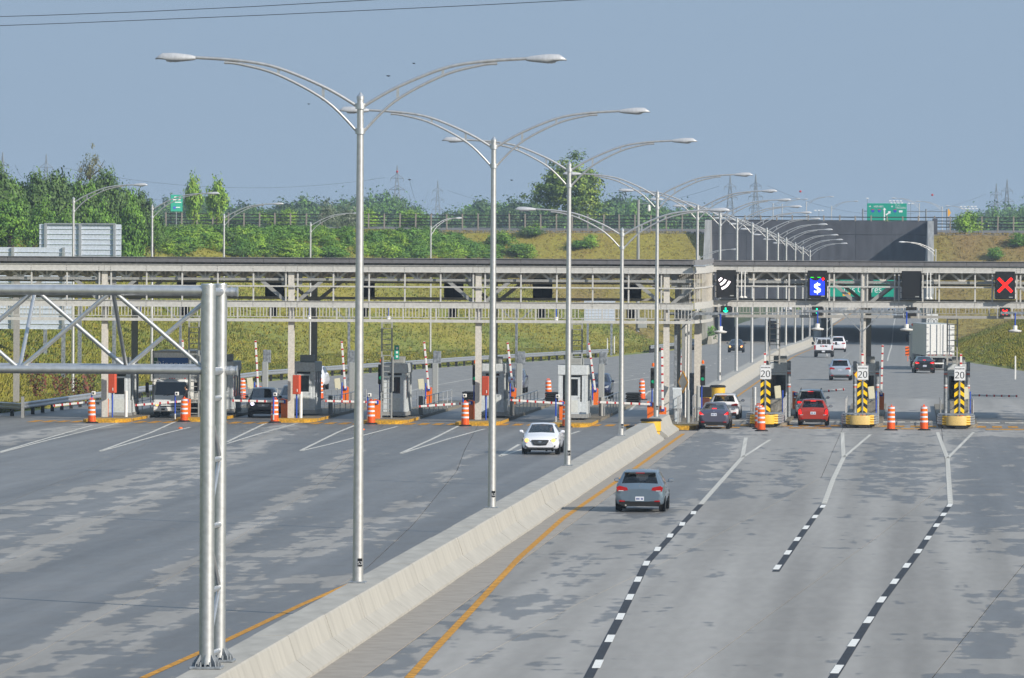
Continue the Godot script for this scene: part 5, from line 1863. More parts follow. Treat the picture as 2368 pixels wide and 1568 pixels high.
func build_lamps():
	var up := MB.new()
	var pts := []
	var ctl := [Vector3(0.08, 11.85, 0), Vector3(0.86, 12.3, 0), Vector3(2.05, 12.79, 0), Vector3(3.02, 12.97, 0), Vector3(4.2, 13.05, 0)]
	for i in 25:
		var u := i / 24.0 * 4.0
		var k := mini(int(u), 3)
		pts.append(ctl[k].cubic_interpolate(ctl[k + 1], ctl[maxi(k - 1, 0)], ctl[mini(k + 2, 4)], u - k))
	up.tube(pts, 0.042, 8)
	lamp_arm = up.mesh()
	var lo := MB.new()
	ctl = [Vector3(0.08, 11.22, 0), Vector3(0.86, 11.98, 0), Vector3(2.05, 12.62, 0), Vector3(3.0, 12.88, 0), Vector3(3.4, 12.92, 0)]
	pts = []
	for i in 25:
		var u := i / 24.0 * 4.0
		var k := mini(int(u), 3)
		pts.append(ctl[k].cubic_interpolate(ctl[k + 1], ctl[maxi(k - 1, 0)], ctl[mini(k + 2, 4)], u - k))
	lo.tube(pts, 0.036, 8)
	lamp_arm2 = lo.mesh()
	lamp_head = luminaire()
	var ln := MB.new()
	ln.lathe([Vector2(0, -0.05), Vector2(0.1, -0.03), Vector2(0.14, 0.03), Vector2(0, 0.03)], 14)
	lamp_lens = ln.mesh()
	var names := ["tallest double-armed lamp post, nearest on the median, right of the gantry", "second double-armed lamp post on the median, its left lamp touching the first post", "third double-armed lamp post on the median, its top before the big tree", "shorter double-armed lamp post on the median with low lamps", "fifth median lamp post, right behind the shorter one, standing at the barrier gap"]
	var k := 0
	for q in [[149.9, 0.85, 12.15], [198.2, 0.85, 12.15], [242.3, 0.85, 12.15], [287.2, 0.85, 9.85], [324.7, 0.85, 12.15], [389.0, 0.1, 12.9], [435.6, 0.85, 12.15], [478.4, 0.85, 12.15], [525.0, 0.85, 12.15], [578.0, 0.85, 12.1], [627.0, 0.85, 12.0], [669.0, 0.85, 11.95], [722.0, 0.85, 12.0], [772.0, 0.85, 12.0], [828.0, 0.85, 11.9]]:
		var far := ["just left of the wave sign's road tunnel wall", "first before the dark portal wall", "second before the dark portal wall", "third before the dark portal wall", "fourth before the dark portal wall", "fifth before the dark portal wall", "sixth before the dark portal wall", "seventh before the dark portal wall", "eighth before the dark portal wall", "ninth, last and smallest, before the dark portal wall"]
		var label: String = names[k] if k < 5 else "distant double-armed lamp post on the median, " + far[k - 5]
		var t := thing("double_lamp_post", label, "lamp post", W(MED + (0.1 if k == 4 else 0.0), q[0], q[1] + road_h(q[0])), rng.randf_range(-0.02, 0.02), "double-armed lamp posts along the median")
		lamp_parts(t, q[2], true, 1.0)
		if k < 7:
			var pl := MB.new()
			pl.cbox(Vector3(0.06, 0.52 - 0.05 * (k % 2), 0.135), Vector3(0.12, 0.2, 0.012), 0.004)
			part(t, "number_plate", pl, mats["sign_black"])
			part(t, "plate_number", text_mesh("%d" % (53 - k), 0.085, 0.004), mats["sign_white"], Vector3(0.06, 0.50 - 0.05 * (k % 2), 0.142))
		k += 1
	var n := 0
	for q in [[170, 457, 412.0], [352, 474, 454.0], [518, 495, 515.0], [718, 514, 590.0], [996, 523, 640.0]]:
		var p := at(q[0], q[1], q[2])
		var base := land(p.x, q[2])
		var t := thing("single_lamp_post", ["leftmost single-armed lamp post, above the sign backs", "single-armed lamp post right of the sign backs, before the small green sign", "third single-armed lamp post from the left", "fourth single-armed lamp post, its lamp behind the first tall post", "fifth and farthest single-armed lamp post on the left, turned away"][n], "lamp post", Vector3(p.x, base, -q[2]), [0.0, 0.0, 0.05, 0.1, 0.95][n], "single-armed lamp posts on the left slope")
		lamp_parts(t, p.y - base, false, 1.0, 0.95)
		n += 1
	n = 0
	for q in [[1617, 592, 800.0, 1.0, 0.0], [2163, 576, 800.0, -1.0, 0.3]]:
		var p := at(q[0], q[1], q[2])
		var t := thing("single_lamp_post", ["small far lamp post reaching over the portal wall from the left", "small far lamp post reaching over the portal wall from the right"][n], "lamp post", Vector3(p.x, -0.8, -q[2]), q[4])
		lamp_parts(t, p.y + 0.8, false, q[3], 1.0)
		n += 1

# ------------------------------------------------------------------ road signs
func build_signs():
	sign_back("tall light sign panel seen from behind above the left canopy roof", at(91, 518, 445), at(280, 650, 445), 445.0, true)
	sign_back("large light sign panel seen from behind at the far left below the canopy", at(-60, 571, 428), at(165, 762, 428), 428.0, false)
	var sb := thing("highway_sign", "small light sign panel seen from behind with two amber lamps on the slope", "road sign", at(1386, 745, 560))
	var m := MB.new()
	for k in 8: m.cbox(Vector3(0, 0.1 + k * 0.27, 0), Vector3(2.9, 0.25, 0.06), 0.02)
	part(sb, "slatted_back", m, mats["sign_back"])
	for sx in [-1.1, 1.1]:
		var p := MB.new()
		p.box(Vector3(sx, -0.6, -0.08), Vector3(0.2, 5.0, 0.14))
		part(sb, "post", p, mats["galv_dull"])
		var l := MB.new()
		l.lathe([Vector2(0.17, 0), Vector2(0.15, 0.06), Vector2(0, 0.08)], 12, Transform3D(Basis(Vector3.RIGHT, PI / 2.0), Vector3(sx, 1.45, 0.05)))
		part(sb, "amber_lamp", l, mats["amber"])
	# green direction sign partly hidden behind the right canopy
	var gs := thing("direction_sign", "large green direction sign partly hidden behind the right canopy", "road sign", at(1992, 658, 640))
	var w := 6.8
	var b := MB.new()
	b.cbox(Vector3(0, 0.15, 0), Vector3(w, 2.9, 0.08), 0.03)
	part(gs, "sign_plate", b, mats["sign_green"])
	part(gs, "lettering", text_mesh("Les Cèdres", 0.6, 0.01), mats["sign_white"], Vector3(0.1, -0.55, 0.05))
	part(gs, "lettering", text_mesh("530   35", 0.5, 0.01), mats["sign_white"], Vector3(1.7, 0.12, 0.05))
	var yt := MB.new()
	yt.cbox(Vector3(-1.6, -1.05, 0.046), Vector3(0.8, 0.35, 0.012), 0.004)
	part(gs, "yellow_tab", yt, mats["sign_amber"])
	for sx in [-3.4, 7.1]:
		var p := MB.new()
		for q in [-0.25, 0.25]: p.tube([Vector3(sx + q, -9.0, -0.6), Vector3(sx + q, 2.4, -0.6)], 0.07, 10)
		for k in 12: p.tube([Vector3(sx - 0.25, -8.5 + k * 0.9, -0.6), Vector3(sx + 0.25, -8.0 + k * 0.9, -0.6)], 0.035, 8)
		part(gs, "lattice_post", p, mats["galv"])
	# green sign beyond the embankment
	var og := thing("direction_sign", "green overhead direction sign with arrows beyond the fence, far right", "road sign", at(2050, 490, 1010))
	b = MB.new()
	b.cbox(Vector3(0, -0.1, 0), Vector3(6.6, 3.0, 0.12), 0.04)
	part(og, "sign_plate", b, mats["sign_green"])
	part(og, "lettering", text_mesh("MIRABEL", 0.3, 0.02), mats["sign_white"], Vector3(-1.35, 0.88, 0.075))
	part(og, "lettering", text_mesh("P.-E.-", 0.3, 0.02), mats["sign_white"], Vector3(1.9, 1.08, 0.075))
	part(og, "lettering", text_mesh("TRUDEAU", 0.3, 0.02), mats["sign_white"], Vector3(2.3, 0.68, 0.075))
	for x in [-2.35, -1.25, 1.35]:
		var sh := MB.new()
		sh.prism(PackedVector2Array([Vector2(-0.26, 0.25), Vector2(0.26, 0.25), Vector2(0.27, -0.1), Vector2(0, -0.32), Vector2(-0.27, -0.1)]), 0.02, Transform3D(Basis(), Vector3(x, 0.15, 0.075)))
		var s1 := part(og, "route_shield", sh, mats["blue"])
		var tp := MB.new()
		tp.box(Vector3(x, 0.36, 0.088), Vector3(0.5, 0.1, 0.012))
		part(s1, "shield_top", tp, mats["red"])
	var wb := MB.new()
	wb.cbox(Vector3(2.3, 0.08, 0.07), Vector3(0.6, 0.34, 0.03), 0.01)
	part(og, "white_tag", wb, mats["sign_white"])
	for a in [[Vector2(-0.4, -1.5), Vector2(-0.4, 0.7)], [Vector2(-0.15, -0.55), Vector2(0.65, 0.1)]]:
		var dd: Vector2 = (a[1] - a[0]).normalized()
		var nn := dd.orthogonal()
		var ar := MB.new()
		ar.prism(PackedVector2Array([a[0] - nn * 0.11, a[1] - dd * 0.4 - nn * 0.11, a[1] - dd * 0.4 - nn * 0.3, a[1], a[1] - dd * 0.4 + nn * 0.3, a[1] - dd * 0.4 + nn * 0.11, a[0] + nn * 0.11]), 0.02, Transform3D(Basis(), Vector3(0, 0, 0.075)))
		part(og, "white_arrow", ar, mats["sign_white"])
	for x in [-2.8, 0.85]:
		var ic := MB.new()
		ic.prism(PackedVector2Array([Vector2(0, 0.24), Vector2(0.05, 0.05), Vector2(0.25, -0.08), Vector2(0.05, -0.03), Vector2(0.03, -0.18), Vector2(-0.03, -0.18), Vector2(-0.05, -0.03), Vector2(-0.25, -0.08), Vector2(-0.05, 0.05)]), 0.02, Transform3D(Basis(), Vector3(x, 0.9, 0.075)))
		part(og, "airport_symbol", ic, mats["sign_white"])
	var fr := MB.new()
	for y in [-0.9, 0.1]: fr.tube([Vector3(-4.0, y, -0.4), Vector3(10.0, y, -0.4)], 0.07, 8)
	for x in [-4.0, 6.5, 10.0]: fr.tube([Vector3(x, -9.0, -0.4), Vector3(x, 0.5, -0.4)], 0.14, 8)
	part(og, "gantry_frame", fr, mats["pylon"])
	# small green sign on the left by the fence
	var sg := thing("direction_sign", "small green sign leaning behind the shrubs by the fence, upper left", "road sign", at(408, 470, 790), 0.5)
	b = MB.new()
	b.cbox(Vector3(0, 0, 0), Vector3(1.7, 2.2, 0.08), 0.03)
	part(sg, "sign_plate", b, mats["sign_green"])
	for q in [[0.1, 0.8, 0.9], [0.0, 0.45, 1.1], [0.2, 0.12, 0.9], [0.1, -0.55, 0.8]]:
		var ln := MB.new()
		ln.box(Vector3(q[0], q[1], 0.045), Vector3(q[2], 0.1, 0.012))
		part(sg, "text_line", ln, mats["sign_white"])
	var bl := MB.new()
	bl.cbox(Vector3(-0.3, -0.6, 0.047), Vector3(0.4, 0.35, 0.012), 0.004)
	part(sg, "blue_shield", bl, mats["blue"])
	var po := MB.new()
	po.tube([Vector3(0, -5.0, -0.1), Vector3(0, 0.8, -0.1)], 0.08, 8)
	part(sg, "post", po, mats["galv_dull"])
	var ys := thing("warning_sign", "small amber diamond warning sign far beyond the fence, right", "road sign", at(2193, 492, 1100))
	var ym := MB.new()
	ym.prism(PackedVector2Array([Vector2(0, -0.75), Vector2(0.4, 0), Vector2(0, 0.75), Vector2(-0.4, 0)]), 0.05)
	part(ys, "sign_plate", ym, mats["sign_amber"])
	var yp := MB.new()
	yp.tube([Vector3(0, -5.0, -0.08), Vector3(0, 0.4, -0.08)], 0.06, 6)
	part(ys, "post", yp, mats["galv_dull"])
	var hs := thing("speed_sign", "white 100 speed sign above the white trailer", "speed sign", at(2155, 742, 690))
	b = MB.new()
	b.cbox(Vector3(0, 0, 0), Vector3(1.3, 1.5, 0.05), 0.02)
	part(hs, "sign_plate", b, mats["sign_white"])
	part(hs, "number", text_mesh("100", 0.55, 0.01), mats["sign_black"], Vector3(0, -0.1, 0.032))
	var hp := MB.new()
	hp.box(Vector3(0, -2.0, -0.06), Vector3(0.1, 5.0, 0.06))
	part(hs, "post", hp, mats["galv_dull"])
	# slim posts on the slopes
	var n := 0
	for q in [[2347, 868, 823, 500.0, "slim white marker post in the grass at the right edge"], [1420, 812, 777, 640.0, "slim white marker post at the guardrail's far end"], [1404, 818, 782, 640.0, "slim white marker post left of the guardrail's far end"]]:
		var p0 := at(q[0], q[1], q[3])
		var p1 := at(q[0], q[2], q[3])
		p0.y = land(p0.x, q[3])
		var t := thing("marker_post", q[4], "marker post", p0)
		var pm := MB.new()
		pm.cbox(Vector3(0, (p1.y - p0.y) / 2, 0), Vector3(0.12, p1.y - p0.y, 0.06), 0.01)
		part(t, "post", pm, mats["white"])
		n += 1
	# camera mast on the embankment slope
	var base := at(1475, 592, 800)
	var cm := thing("camera_mast", "pale concrete camera mast standing before the embankment's orange grass", "mast", Vector3(base.x, land(base.x, 800.0), -800.0))
	var tall: float = at(1475, 462, 800).y - cm.position.y
	var mm := MB.new()
	mm.tube([Vector3(0, 0, 0), Vector3(0, tall, 0)], 0.26, 14, 0.17)
	part(cm, "mast", mm, mats["concrete_pale"])
	var arm := MB.new()
	arm.tube([Vector3(0, tall - 0.5, 0), Vector3(1.4, tall - 0.55, 0)], 0.06, 8)
	part(cm, "arm", arm, mats["galv_dull"])
	var dome := MB.new()
	dome.lathe([Vector2(0, -0.35), Vector2(0.18, -0.3), Vector2(0.22, -0.1), Vector2(0.16, 0.5), Vector2(0, 0.55)], 12, Transform3D(Basis(), Vector3(1.4, tall - 1.2, 0)))
	part(cm, "camera", dome, mats["white"])
	var cb := MB.new()
	cb.cbox(Vector3(0.6, 1.2, 0.3), Vector3(1.2, 1.4, 0.7), 0.04)
	part(cm, "cabinet", cb, mats["unit_grey"])

func sign_back(label: String, a: Vector3, b: Vector3, s: float, frame: bool):
	# a: upper left, b: lower right
	var t := thing("highway_sign", label, "road sign", Vector3((a.x + b.x) / 2, b.y, -s))
	var w := b.x - a.x
	var h := a.y - b.y
	var n := int(h / 0.36)
	var m := MB.new()
	m.cbox(Vector3.ZERO, Vector3(w, h / n - 0.02, 0.05), 0.012)
	m.box(Vector3(0, -h / n / 2 + 0.03, 0.05), Vector3(w, 0.04, 0.08))
	var pm := m.mesh()
	for k in n: part(t, "back_slat", pm, mats["sign_back"], Vector3(0, h * (k + 0.5) / n, 0))
	for u in ([-0.42, 0.0, 0.42] if frame else [-0.1, 0.42]):
		var v := MB.new()
		v.cbox(Vector3(u * w, h / 2, 0.14), Vector3(0.2, h, 0.14), 0.01)
		part(t, "stiffener", v, mats["galv"])
		var p := MB.new()
		p.box(Vector3(u * w, -b.y / 2 + 0.3, 0.1), Vector3(0.26, b.y, 0.26))
		if u == 0.42 or frame: part(t, "post", p, mats["galv_dull"])
	if frame:
		var tp := MB.new()
		tp.cbox(Vector3(0, h + 0.02, 0.14), Vector3(w * 0.87, 0.09, 0.16), 0.01)
		part(t, "top_rail", tp, mats["galv"])

# ------------------------------------------------------------------ plants
func leaf(mb: MB, p: Vector3, out: Vector3, size: float, r: RandomNumberGenerator):
	var nrm := (out + Vector3(r.randf_range(-1, 1), r.randf_range(-0.6, 1.2), r.randf_range(-1, 1)) * 0.9).normalized()
	var a := nrm.cross(Vector3(r.randf_range(-1, 1), r.randf_range(-1, 1), r.randf_range(-1, 1))).normalized()
	var b := nrm.cross(a)
	var l := size * r.randf_range(0.7, 1.3)
	var w := l * r.randf_range(0.45, 0.7)
	var q := [p - a * l * 0.5, p + b * w * 0.5, p + a * l * 0.5, p - b * w * 0.5]
	mb.tri3(q[0], q[1], q[2], nrm, nrm, nrm)
	mb.tri3(q[0], q[2], q[3], nrm, nrm, nrm)

# a crown about one unit in radius and two units tall, standing on y = 0
func crown(seed_: int, clumps: int, per: int, size: float, cols: Array, top_heavy := 0.0, loose := 0.24) -> ArrayMesh:
	var r := RandomNumberGenerator.new()
	r.seed = seed_
	var mb := MB.new()
	mb.use_col = true
	var lump := FastNoiseLite.new()
	lump.seed = seed_
	lump.frequency = 0.9
	for k in clumps:
		var d := Vector3(r.randfn(), r.randfn() * 0.9 + 0.15, r.randfn()).normalized()
		var rad := (0.35 + 0.65 * sqrt(r.randf())) * (0.80 + 0.62 * lump.get_noise_3dv(d * 2.2))
		var y := d.y * rad
		var taper := 1.0 - top_heavy * clampf(y, -0.4, 0.9)
		var c := Vector3(d.x * rad * taper, 1.0 + y, d.z * rad * taper)
		var cs := loose * r.randf_range(0.6, 1.3)
		var tint: Color = cols[r.randi() % cols.size()]
		var f := r.randf_range(0.8, 1.2)
		for j in per:
			var o := Vector3(r.randfn(), r.randfn() * 0.7, r.randfn()) * cs * 0.6
			var g := f * r.randf_range(0.75, 1.25)
			mb.c = Color(tint.r * g, tint.g * g, tint.b * g)
			leaf(mb, c + o, (o.normalized() + d * 0.6), size, r)
	return mb.mesh()

func limbs(h: float, r0: float, n: int, seed_: int) -> ArrayMesh:
	var r := RandomNumberGenerator.new()
	r.seed = seed_
	var mb := MB.new()
	mb.tube([Vector3(0, -0.6, 0), Vector3(0.03 * h, h * 0.35, 0.02 * h), Vector3(-0.02 * h, h * 0.7, 0), Vector3(0.02 * h, h * 0.86, 0)], r0, 9, r0 * 0.18)
	for k in n:
		var y := h * r.randf_range(0.28, 0.75)
		var a := r.randf() * TAU
		var d := Vector3(cos(a) * 0.7, r.randf_range(0.3, 0.7), sin(a) * 0.7) * h * 0.22
		mb.tube([Vector3(0, y, 0), Vector3(0, y, 0) + d * 0.55, Vector3(0, y, 0) + d + Vector3(0, h * 0.06, 0)], r0 * 0.38, 6, r0 * 0.08)
	return mb.mesh()

func tree(called: String, label: String, px: float, py_top: float, s: float, wid_px: float, mesh: ArrayMesh, trunk := 0.25, low := 0.12, group := ""):
	var top := at(px, py_top, s)
	var base := land(top.x, s)
	var h := top.y - base
	var rad := wid_px * s / F * 0.5
	var t := thing(called, label, "tree", Vector3(top.x, base, -s), rng.randf() * TAU, group)
	part(t, "trunk", limbs(h, trunk, 7, int(px)), mats["bark"])
	var c := part(t, "crown", mesh, mats["leafy"], Vector3(0, h * low, 0))
	c.scale = Vector3(rad, h * (1.0 - low) / 1.95, rad)

func build_vegetation():
	var dark := [Color(0.041, 0.086, 0.019), Color(0.056, 0.114, 0.023), Color(0.083, 0.146, 0.038)]
	var mid := [Color(0.096, 0.208, 0.022), Color(0.121, 0.242, 0.026), Color(0.071, 0.169, 0.024)]
	var lite := [Color(0.196, 0.338, 0.029), Color(0.161, 0.299, 0.027), Color(0.241, 0.357, 0.040)]
	var oak := [Color(0.074, 0.135, 0.019), Color(0.115, 0.188, 0.025), Color(0.189, 0.262, 0.036)]
	var grey := [Color(0.17, 0.20, 0.14), Color(0.11, 0.15, 0.085)]
	var cd := crown(11, 170, 46, 0.115, dark, 0.0, 0.26)
	var cd2 := crown(12, 170, 46, 0.115, dark + mid, 0.1, 0.26)
	var cm := crown(13, 150, 42, 0.115, mid, 0.25, 0.24)
	var cl := crown(14, 90, 26, 0.16, lite, 0.2, 0.22)
	var co := crown(15, 260, 44, 0.075, oak, 0.32, 0.15)
	var thin := crown(16, 70, 26, 0.08, [Color(0.11, 0.13, 0.05), Color(0.14, 0.14, 0.07)], 0.3, 0.2)
	tree("broad_tree", "broad dark green tree standing alone behind the fence at the middle", 1316, 360, 905, 196, co, 0.45, 0.06)
	tree("thin_tree", "tall thin half-bare tree above the dark trees on the left", 208, 342, 640, 78, thin, 0.22, 0.3)
	tree("young_tree", "slim yellow-green tree right of the small green sign", 446, 402, 800, 52, cl, 0.14, 0.1)
	tree("young_tree", "round yellow-green tree beside the slim one by the fence", 500, 410, 805, 62, cl, 0.14, 0.1)
	var row := [[-20, 388, 575, 130, 0, "leftmost tall"], [28, 405, 590, 90, 1, "rounded"], [78, 404, 600, 110, 0, "wide"], [132, 402, 605, 110, 0, "dense"], [185, 412, 612, 100, 1, "broken-topped"], [240, 396, 625, 92, 0, "pointed"], [292, 428, 630, 84, 1, "lower"], [330, 446, 640, 70, 0, "small"], [20, 456, 565, 110, 2, "front bright green"], [95, 470, 572, 90, 2, "second front bright green"], [150, 490, 580, 80, 2, "squat bright green"], [235, 478, 590, 90, 2, "front mid green"], [300, 462, 606, 90, 2, "front full-leaved"], [355, 490, 640, 60, 1, "rightmost low"]]
	for q in row:
		tree("hedge_tree", "%s tree in the thicket at the upper left, %s" % [q[5], ["dark and dense", "dark with lighter tips", "with lighter green leaves"][q[4]]], q[0], q[1], q[2], q[3], [cd, cd2, cm][q[4]], 0.2, 0.02, "thicket trees at the upper left")
	# shrubs on the slopes and the dike
	var sh := [crown(21, 60, 36, 0.15, mid, 0.3, 0.3), crown(22, 60, 36, 0.15, lite, 0.2, 0.3), crown(23, 56, 36, 0.15, mid + dark, 0.1, 0.32), crown(24, 44, 30, 0.14, grey, 0.35, 0.26), crown(25, 50, 32, 0.15, lite + mid, 0.5, 0.28)]
	var made := 0
	var tries := 0
	while made < 170 and tries < 12000:
		tries += 1
		var px := rng.randf_range(330.0, 1440.0)
		var s := rng.randf_range(640.0, 838.0)
		var x := -(2103.0 - px) / F * s
		if x > -32.0: continue
		var y := land(x, s)
		var v := cam_basis.inverse() * Vector3(x, y - EYE, -s)
		var py := CY - F * v.y / -v.z
		var hi := lerpf(500.0, 545.0, clampf((px - 500.0) / 900.0, 0.0, 1.0))
		if py > 606.0 or py < hi: continue
		if px > 1340.0 and rng.randf() < 0.5: continue
		if px < 560.0 and rng.randf() < 0.5: continue
		var half := rng.randf_range(0.6, 1.35)
		if py - 1.7 * half * F / s < 519.0 + (px - 420.0) * 0.006: continue
		var kind: int = [0, 1, 1, 2, 4, 0][rng.randi() % 6]
		var rad := rng.randf_range(1.1, 2.3)
		put_shrub(sh, kind, x, y, s, rad, half, "%s%s shrub %s, %s" % ["broad " if rad > 1.8 else ("small " if rad < 1.35 else ""), ["green", "bright yellow-green", "dark green", "", "pale green"][kind], shrub_place(px), "close below the fence" if py < hi + 22.0 else ("halfway up the slope" if py < hi + 48.0 else "just over the canopy roof")], "shrubs on the slope below the fence")
		made += 1
	for q in [[755, 590, 800, 2.2], [805, 588, 806, 2.0], [785, 580, 812, 1.8]]:
		var p := at(q[0], q[1], q[2])
		put_shrub(sh, 3, p.x, land(p.x, q[2]), q[2], 1.5, q[3], "silvery grey-green shrub among the green ones, left of the first tall post", "silvery shrubs")
	for q in [[2235, 534, 838, 2.2, 1, "round green bush on top of the right embankment by the fence"], [2300, 566, 826, 1.4, 0, "green bush lower on the right embankment"], [2355, 560, 830, 1.6, 0, "green bush at the right edge of the embankment"], [1630, 560, 826, 1.8, 2, "dark bush beside the left end of the portal wall"], [1626, 578, 818, 1.8, 2, "lower dark bush beside the left end of the portal wall"], [2050, 500, 840, 0.8, 1, "small bush growing on the portal wall before the fence"]]:
		var p := at(q[0], q[1], q[2])
		put_shrub(sh, q[4], p.x, maxf(land(p.x, q[2]), 15.0) if q[0] == 2050 else land(p.x, q[2]), q[2], q[3], q[3] * 0.75, q[5], "")
	for k in 34:
		var px := rng.randf_range(420.0, 1250.0)
		var s := rng.randf_range(900.0, 990.0)
		var x := -(2103.0 - px) / F * s
		put_shrub(sh, [1, 4, 2][k % 3], x, land(x, s), s, rng.randf_range(1.6, 3.0), rng.randf_range(0.8, 1.6), "%s bush behind the rail fence, %s" % [["bright", "pale", "dark"][k % 3], shrub_place(px)], "bushes beyond the rail fence")
	# far wood, uncountable
	var fw := [crown(31, 70, 44, 0.12, dark + mid, 0.1, 0.22), crown(32, 60, 44, 0.12, dark, 0.3, 0.22), crown(33, 60, 44, 0.12, mid + dark, 0.0, 0.22)]
	for v in 3:
		var mm := MultiMesh.new()
		mm.transform_format = MultiMesh.TRANSFORM_3D
		mm.mesh = fw[v]
		var list := []
		for k in 300:
			var px := rng.randf_range(-120.0, 1760.0)
			if k % 6 == 0: px = rng.randf_range(2255.0, 2480.0)
			if k % 17 == 0: px = rng.randf_range(1560.0, 1830.0)
			var s := rng.randf_range(1350.0, 2300.0)
			var x := (px - 2103.0) / F * s
			var hgt := (11.0 + 4.5 * sin(px * 0.013 + v) * sin(px * 0.005) + rng.randf_range(-2.5, 3.0)) * (1.0 + (s - 1350.0) / 1900.0)
			if px > 1500.0 and px < 1840.0: hgt *= 0.8
			var wv := hgt * rng.randf_range(0.32, 0.5)
			list.append(Transform3D(Basis(Vector3.UP, rng.randf() * TAU).scaled_local(Vector3(wv, hgt * 0.5, wv)), W(x, s, land(x, s) - 0.6)))
		mm.instance_count = list.size()
		for i in list.size(): mm.set_instance_transform(i, list[i])
		var o := MultiMeshInstance3D.new()
		o.name = numbered("distant_wood")
		o.multimesh = mm
		o.material_override = mats["leafy"]
		add_child(o)
		tag(o, "distant blue-green wood along the horizon behind the fence", "wood")
		o.set_meta("kind", "stuff")
	# grass tufts and meadow flowers
	var tuft := MB.new()
	tuft.use_col = true
	var tr := RandomNumberGenerator.new()
	tr.seed = 5
	for k in 9:
		var a := tr.randf() * TAU
		var d := Vector3(cos(a), 0, sin(a))
		var side := d.cross(Vector3.UP) * tr.randf_range(0.05, 0.09)
		var b := d * tr.randf_range(0.0, 0.28)
		var tip := b + d * tr.randf_range(0.05, 0.3) + Vector3(0, tr.randf_range(0.35, 0.75), 0)
		var nn := (d + Vector3(0, 2.2, 0)).normalized()
		tuft.c = Color(1, 1, 1) * tr.randf_range(0.9, 1.1)
		tuft.tri3(b - side, b + side, tip, nn, nn, nn)
	var gm := mat("tufts", Color.WHITE, 0.85)
	gm.vertex_color_use_as_albedo = true
	gm.cull_mode = BaseMaterial3D.CULL_DISABLED
	gm.backlight_enabled = true
	gm.backlight = Color(0.25, 0.27, 0.08)
	meadow("grass_tufts", "tall grass on the slopes beside the motorway", tuft.mesh(), gm, 140000, false)
	var fl := MB.new()
	fl.use_col = true
	for k in 5:
		var o := Vector3(tr.randf_range(-0.3, 0.3), tr.randf_range(0.4, 0.7), tr.randf_range(-0.3, 0.3))
		for a in [0.0, PI / 2.0]:
			var e := Vector3(cos(a), 0, sin(a)) * 0.05
			fl.quad(o - e, o + e, o + e + Vector3(0, 0.07, 0), o - e + Vector3(0, 0.07, 0), Vector3(-sin(a), 0.3, cos(a)))
	meadow("meadow_flowers", "yellow flowers scattered over the left slope", fl.mesh(), gm, 2200, true)
	# reddish dock stalks left of the first island
	var dk := MB.new()
	dk.use_col = true
	for k in 60:
		var p := Vector3(tr.randf_range(-0.25, 0.25), tr.randf_range(0.1, 1.4), tr.randf_range(-0.2, 0.2))
		dk.c = Color(0.16, 0.045, 0.025) if k % 3 else Color(0.10, 0.11, 0.03)
		leaf(dk, p * Vector3(1.0 - p.y * 0.4, 1, 1), Vector3(0, 0.3, 1), 0.22, tr)
	var dkm := dk.mesh()
	for k in 22:
		var px := lerpf(50.0, 205.0, k / 21.0) + tr.randf_range(-5, 5)
		if px > 98.0 and px < 112.0: continue
		var s := tr.randf_range(398.0, 416.0)
		var x := -(2103.0 - px) / F * s
		var t := thing("dock_plant", "reddish brown dock stalks behind the guardrail on the far left", "plant", Vector3(x, land(x, s), -s), tr.randf() * TAU, "dock stalks behind the guardrail")
		part(t, "stalk", dkm, mats["leafy"]).scale = Vector3(1, tr.randf_range(0.7, 1.15), 1)

func shrub_place(px: float) -> String:
	var marks := [[430.0, "under the small green sign"], [520.0, "beside the second single lamp post"], [620.0, "right of the third single lamp post"], [720.0, "left of the fourth single lamp post"], [800.0, "right of the fourth single lamp post"], [870.0, "behind the tallest double lamp post"], [990.0, "left of the fifth single lamp post"], [1070.0, "right of the fifth single lamp post"], [1150.0, "left of the second double lamp post"], [1230.0, "right of the second double lamp post"], [1320.0, "left of the third double lamp post"], [1500.0, "right of the third double lamp post"]]
	for m in marks:
		if px < m[0]: return m[1]
	return "near the orange grass"

func put_shrub(meshes: Array, kind: int, x: float, y: float, s: float, rad: float, half: float, label: String, group: String):
	var t := thing("shrub", label, "shrub", Vector3(x, y - 0.15, -s), rng.randf() * TAU, group)
	part(t, "foliage", meshes[kind], mats["leafy"]).scale = Vector3(rad, half, rad)

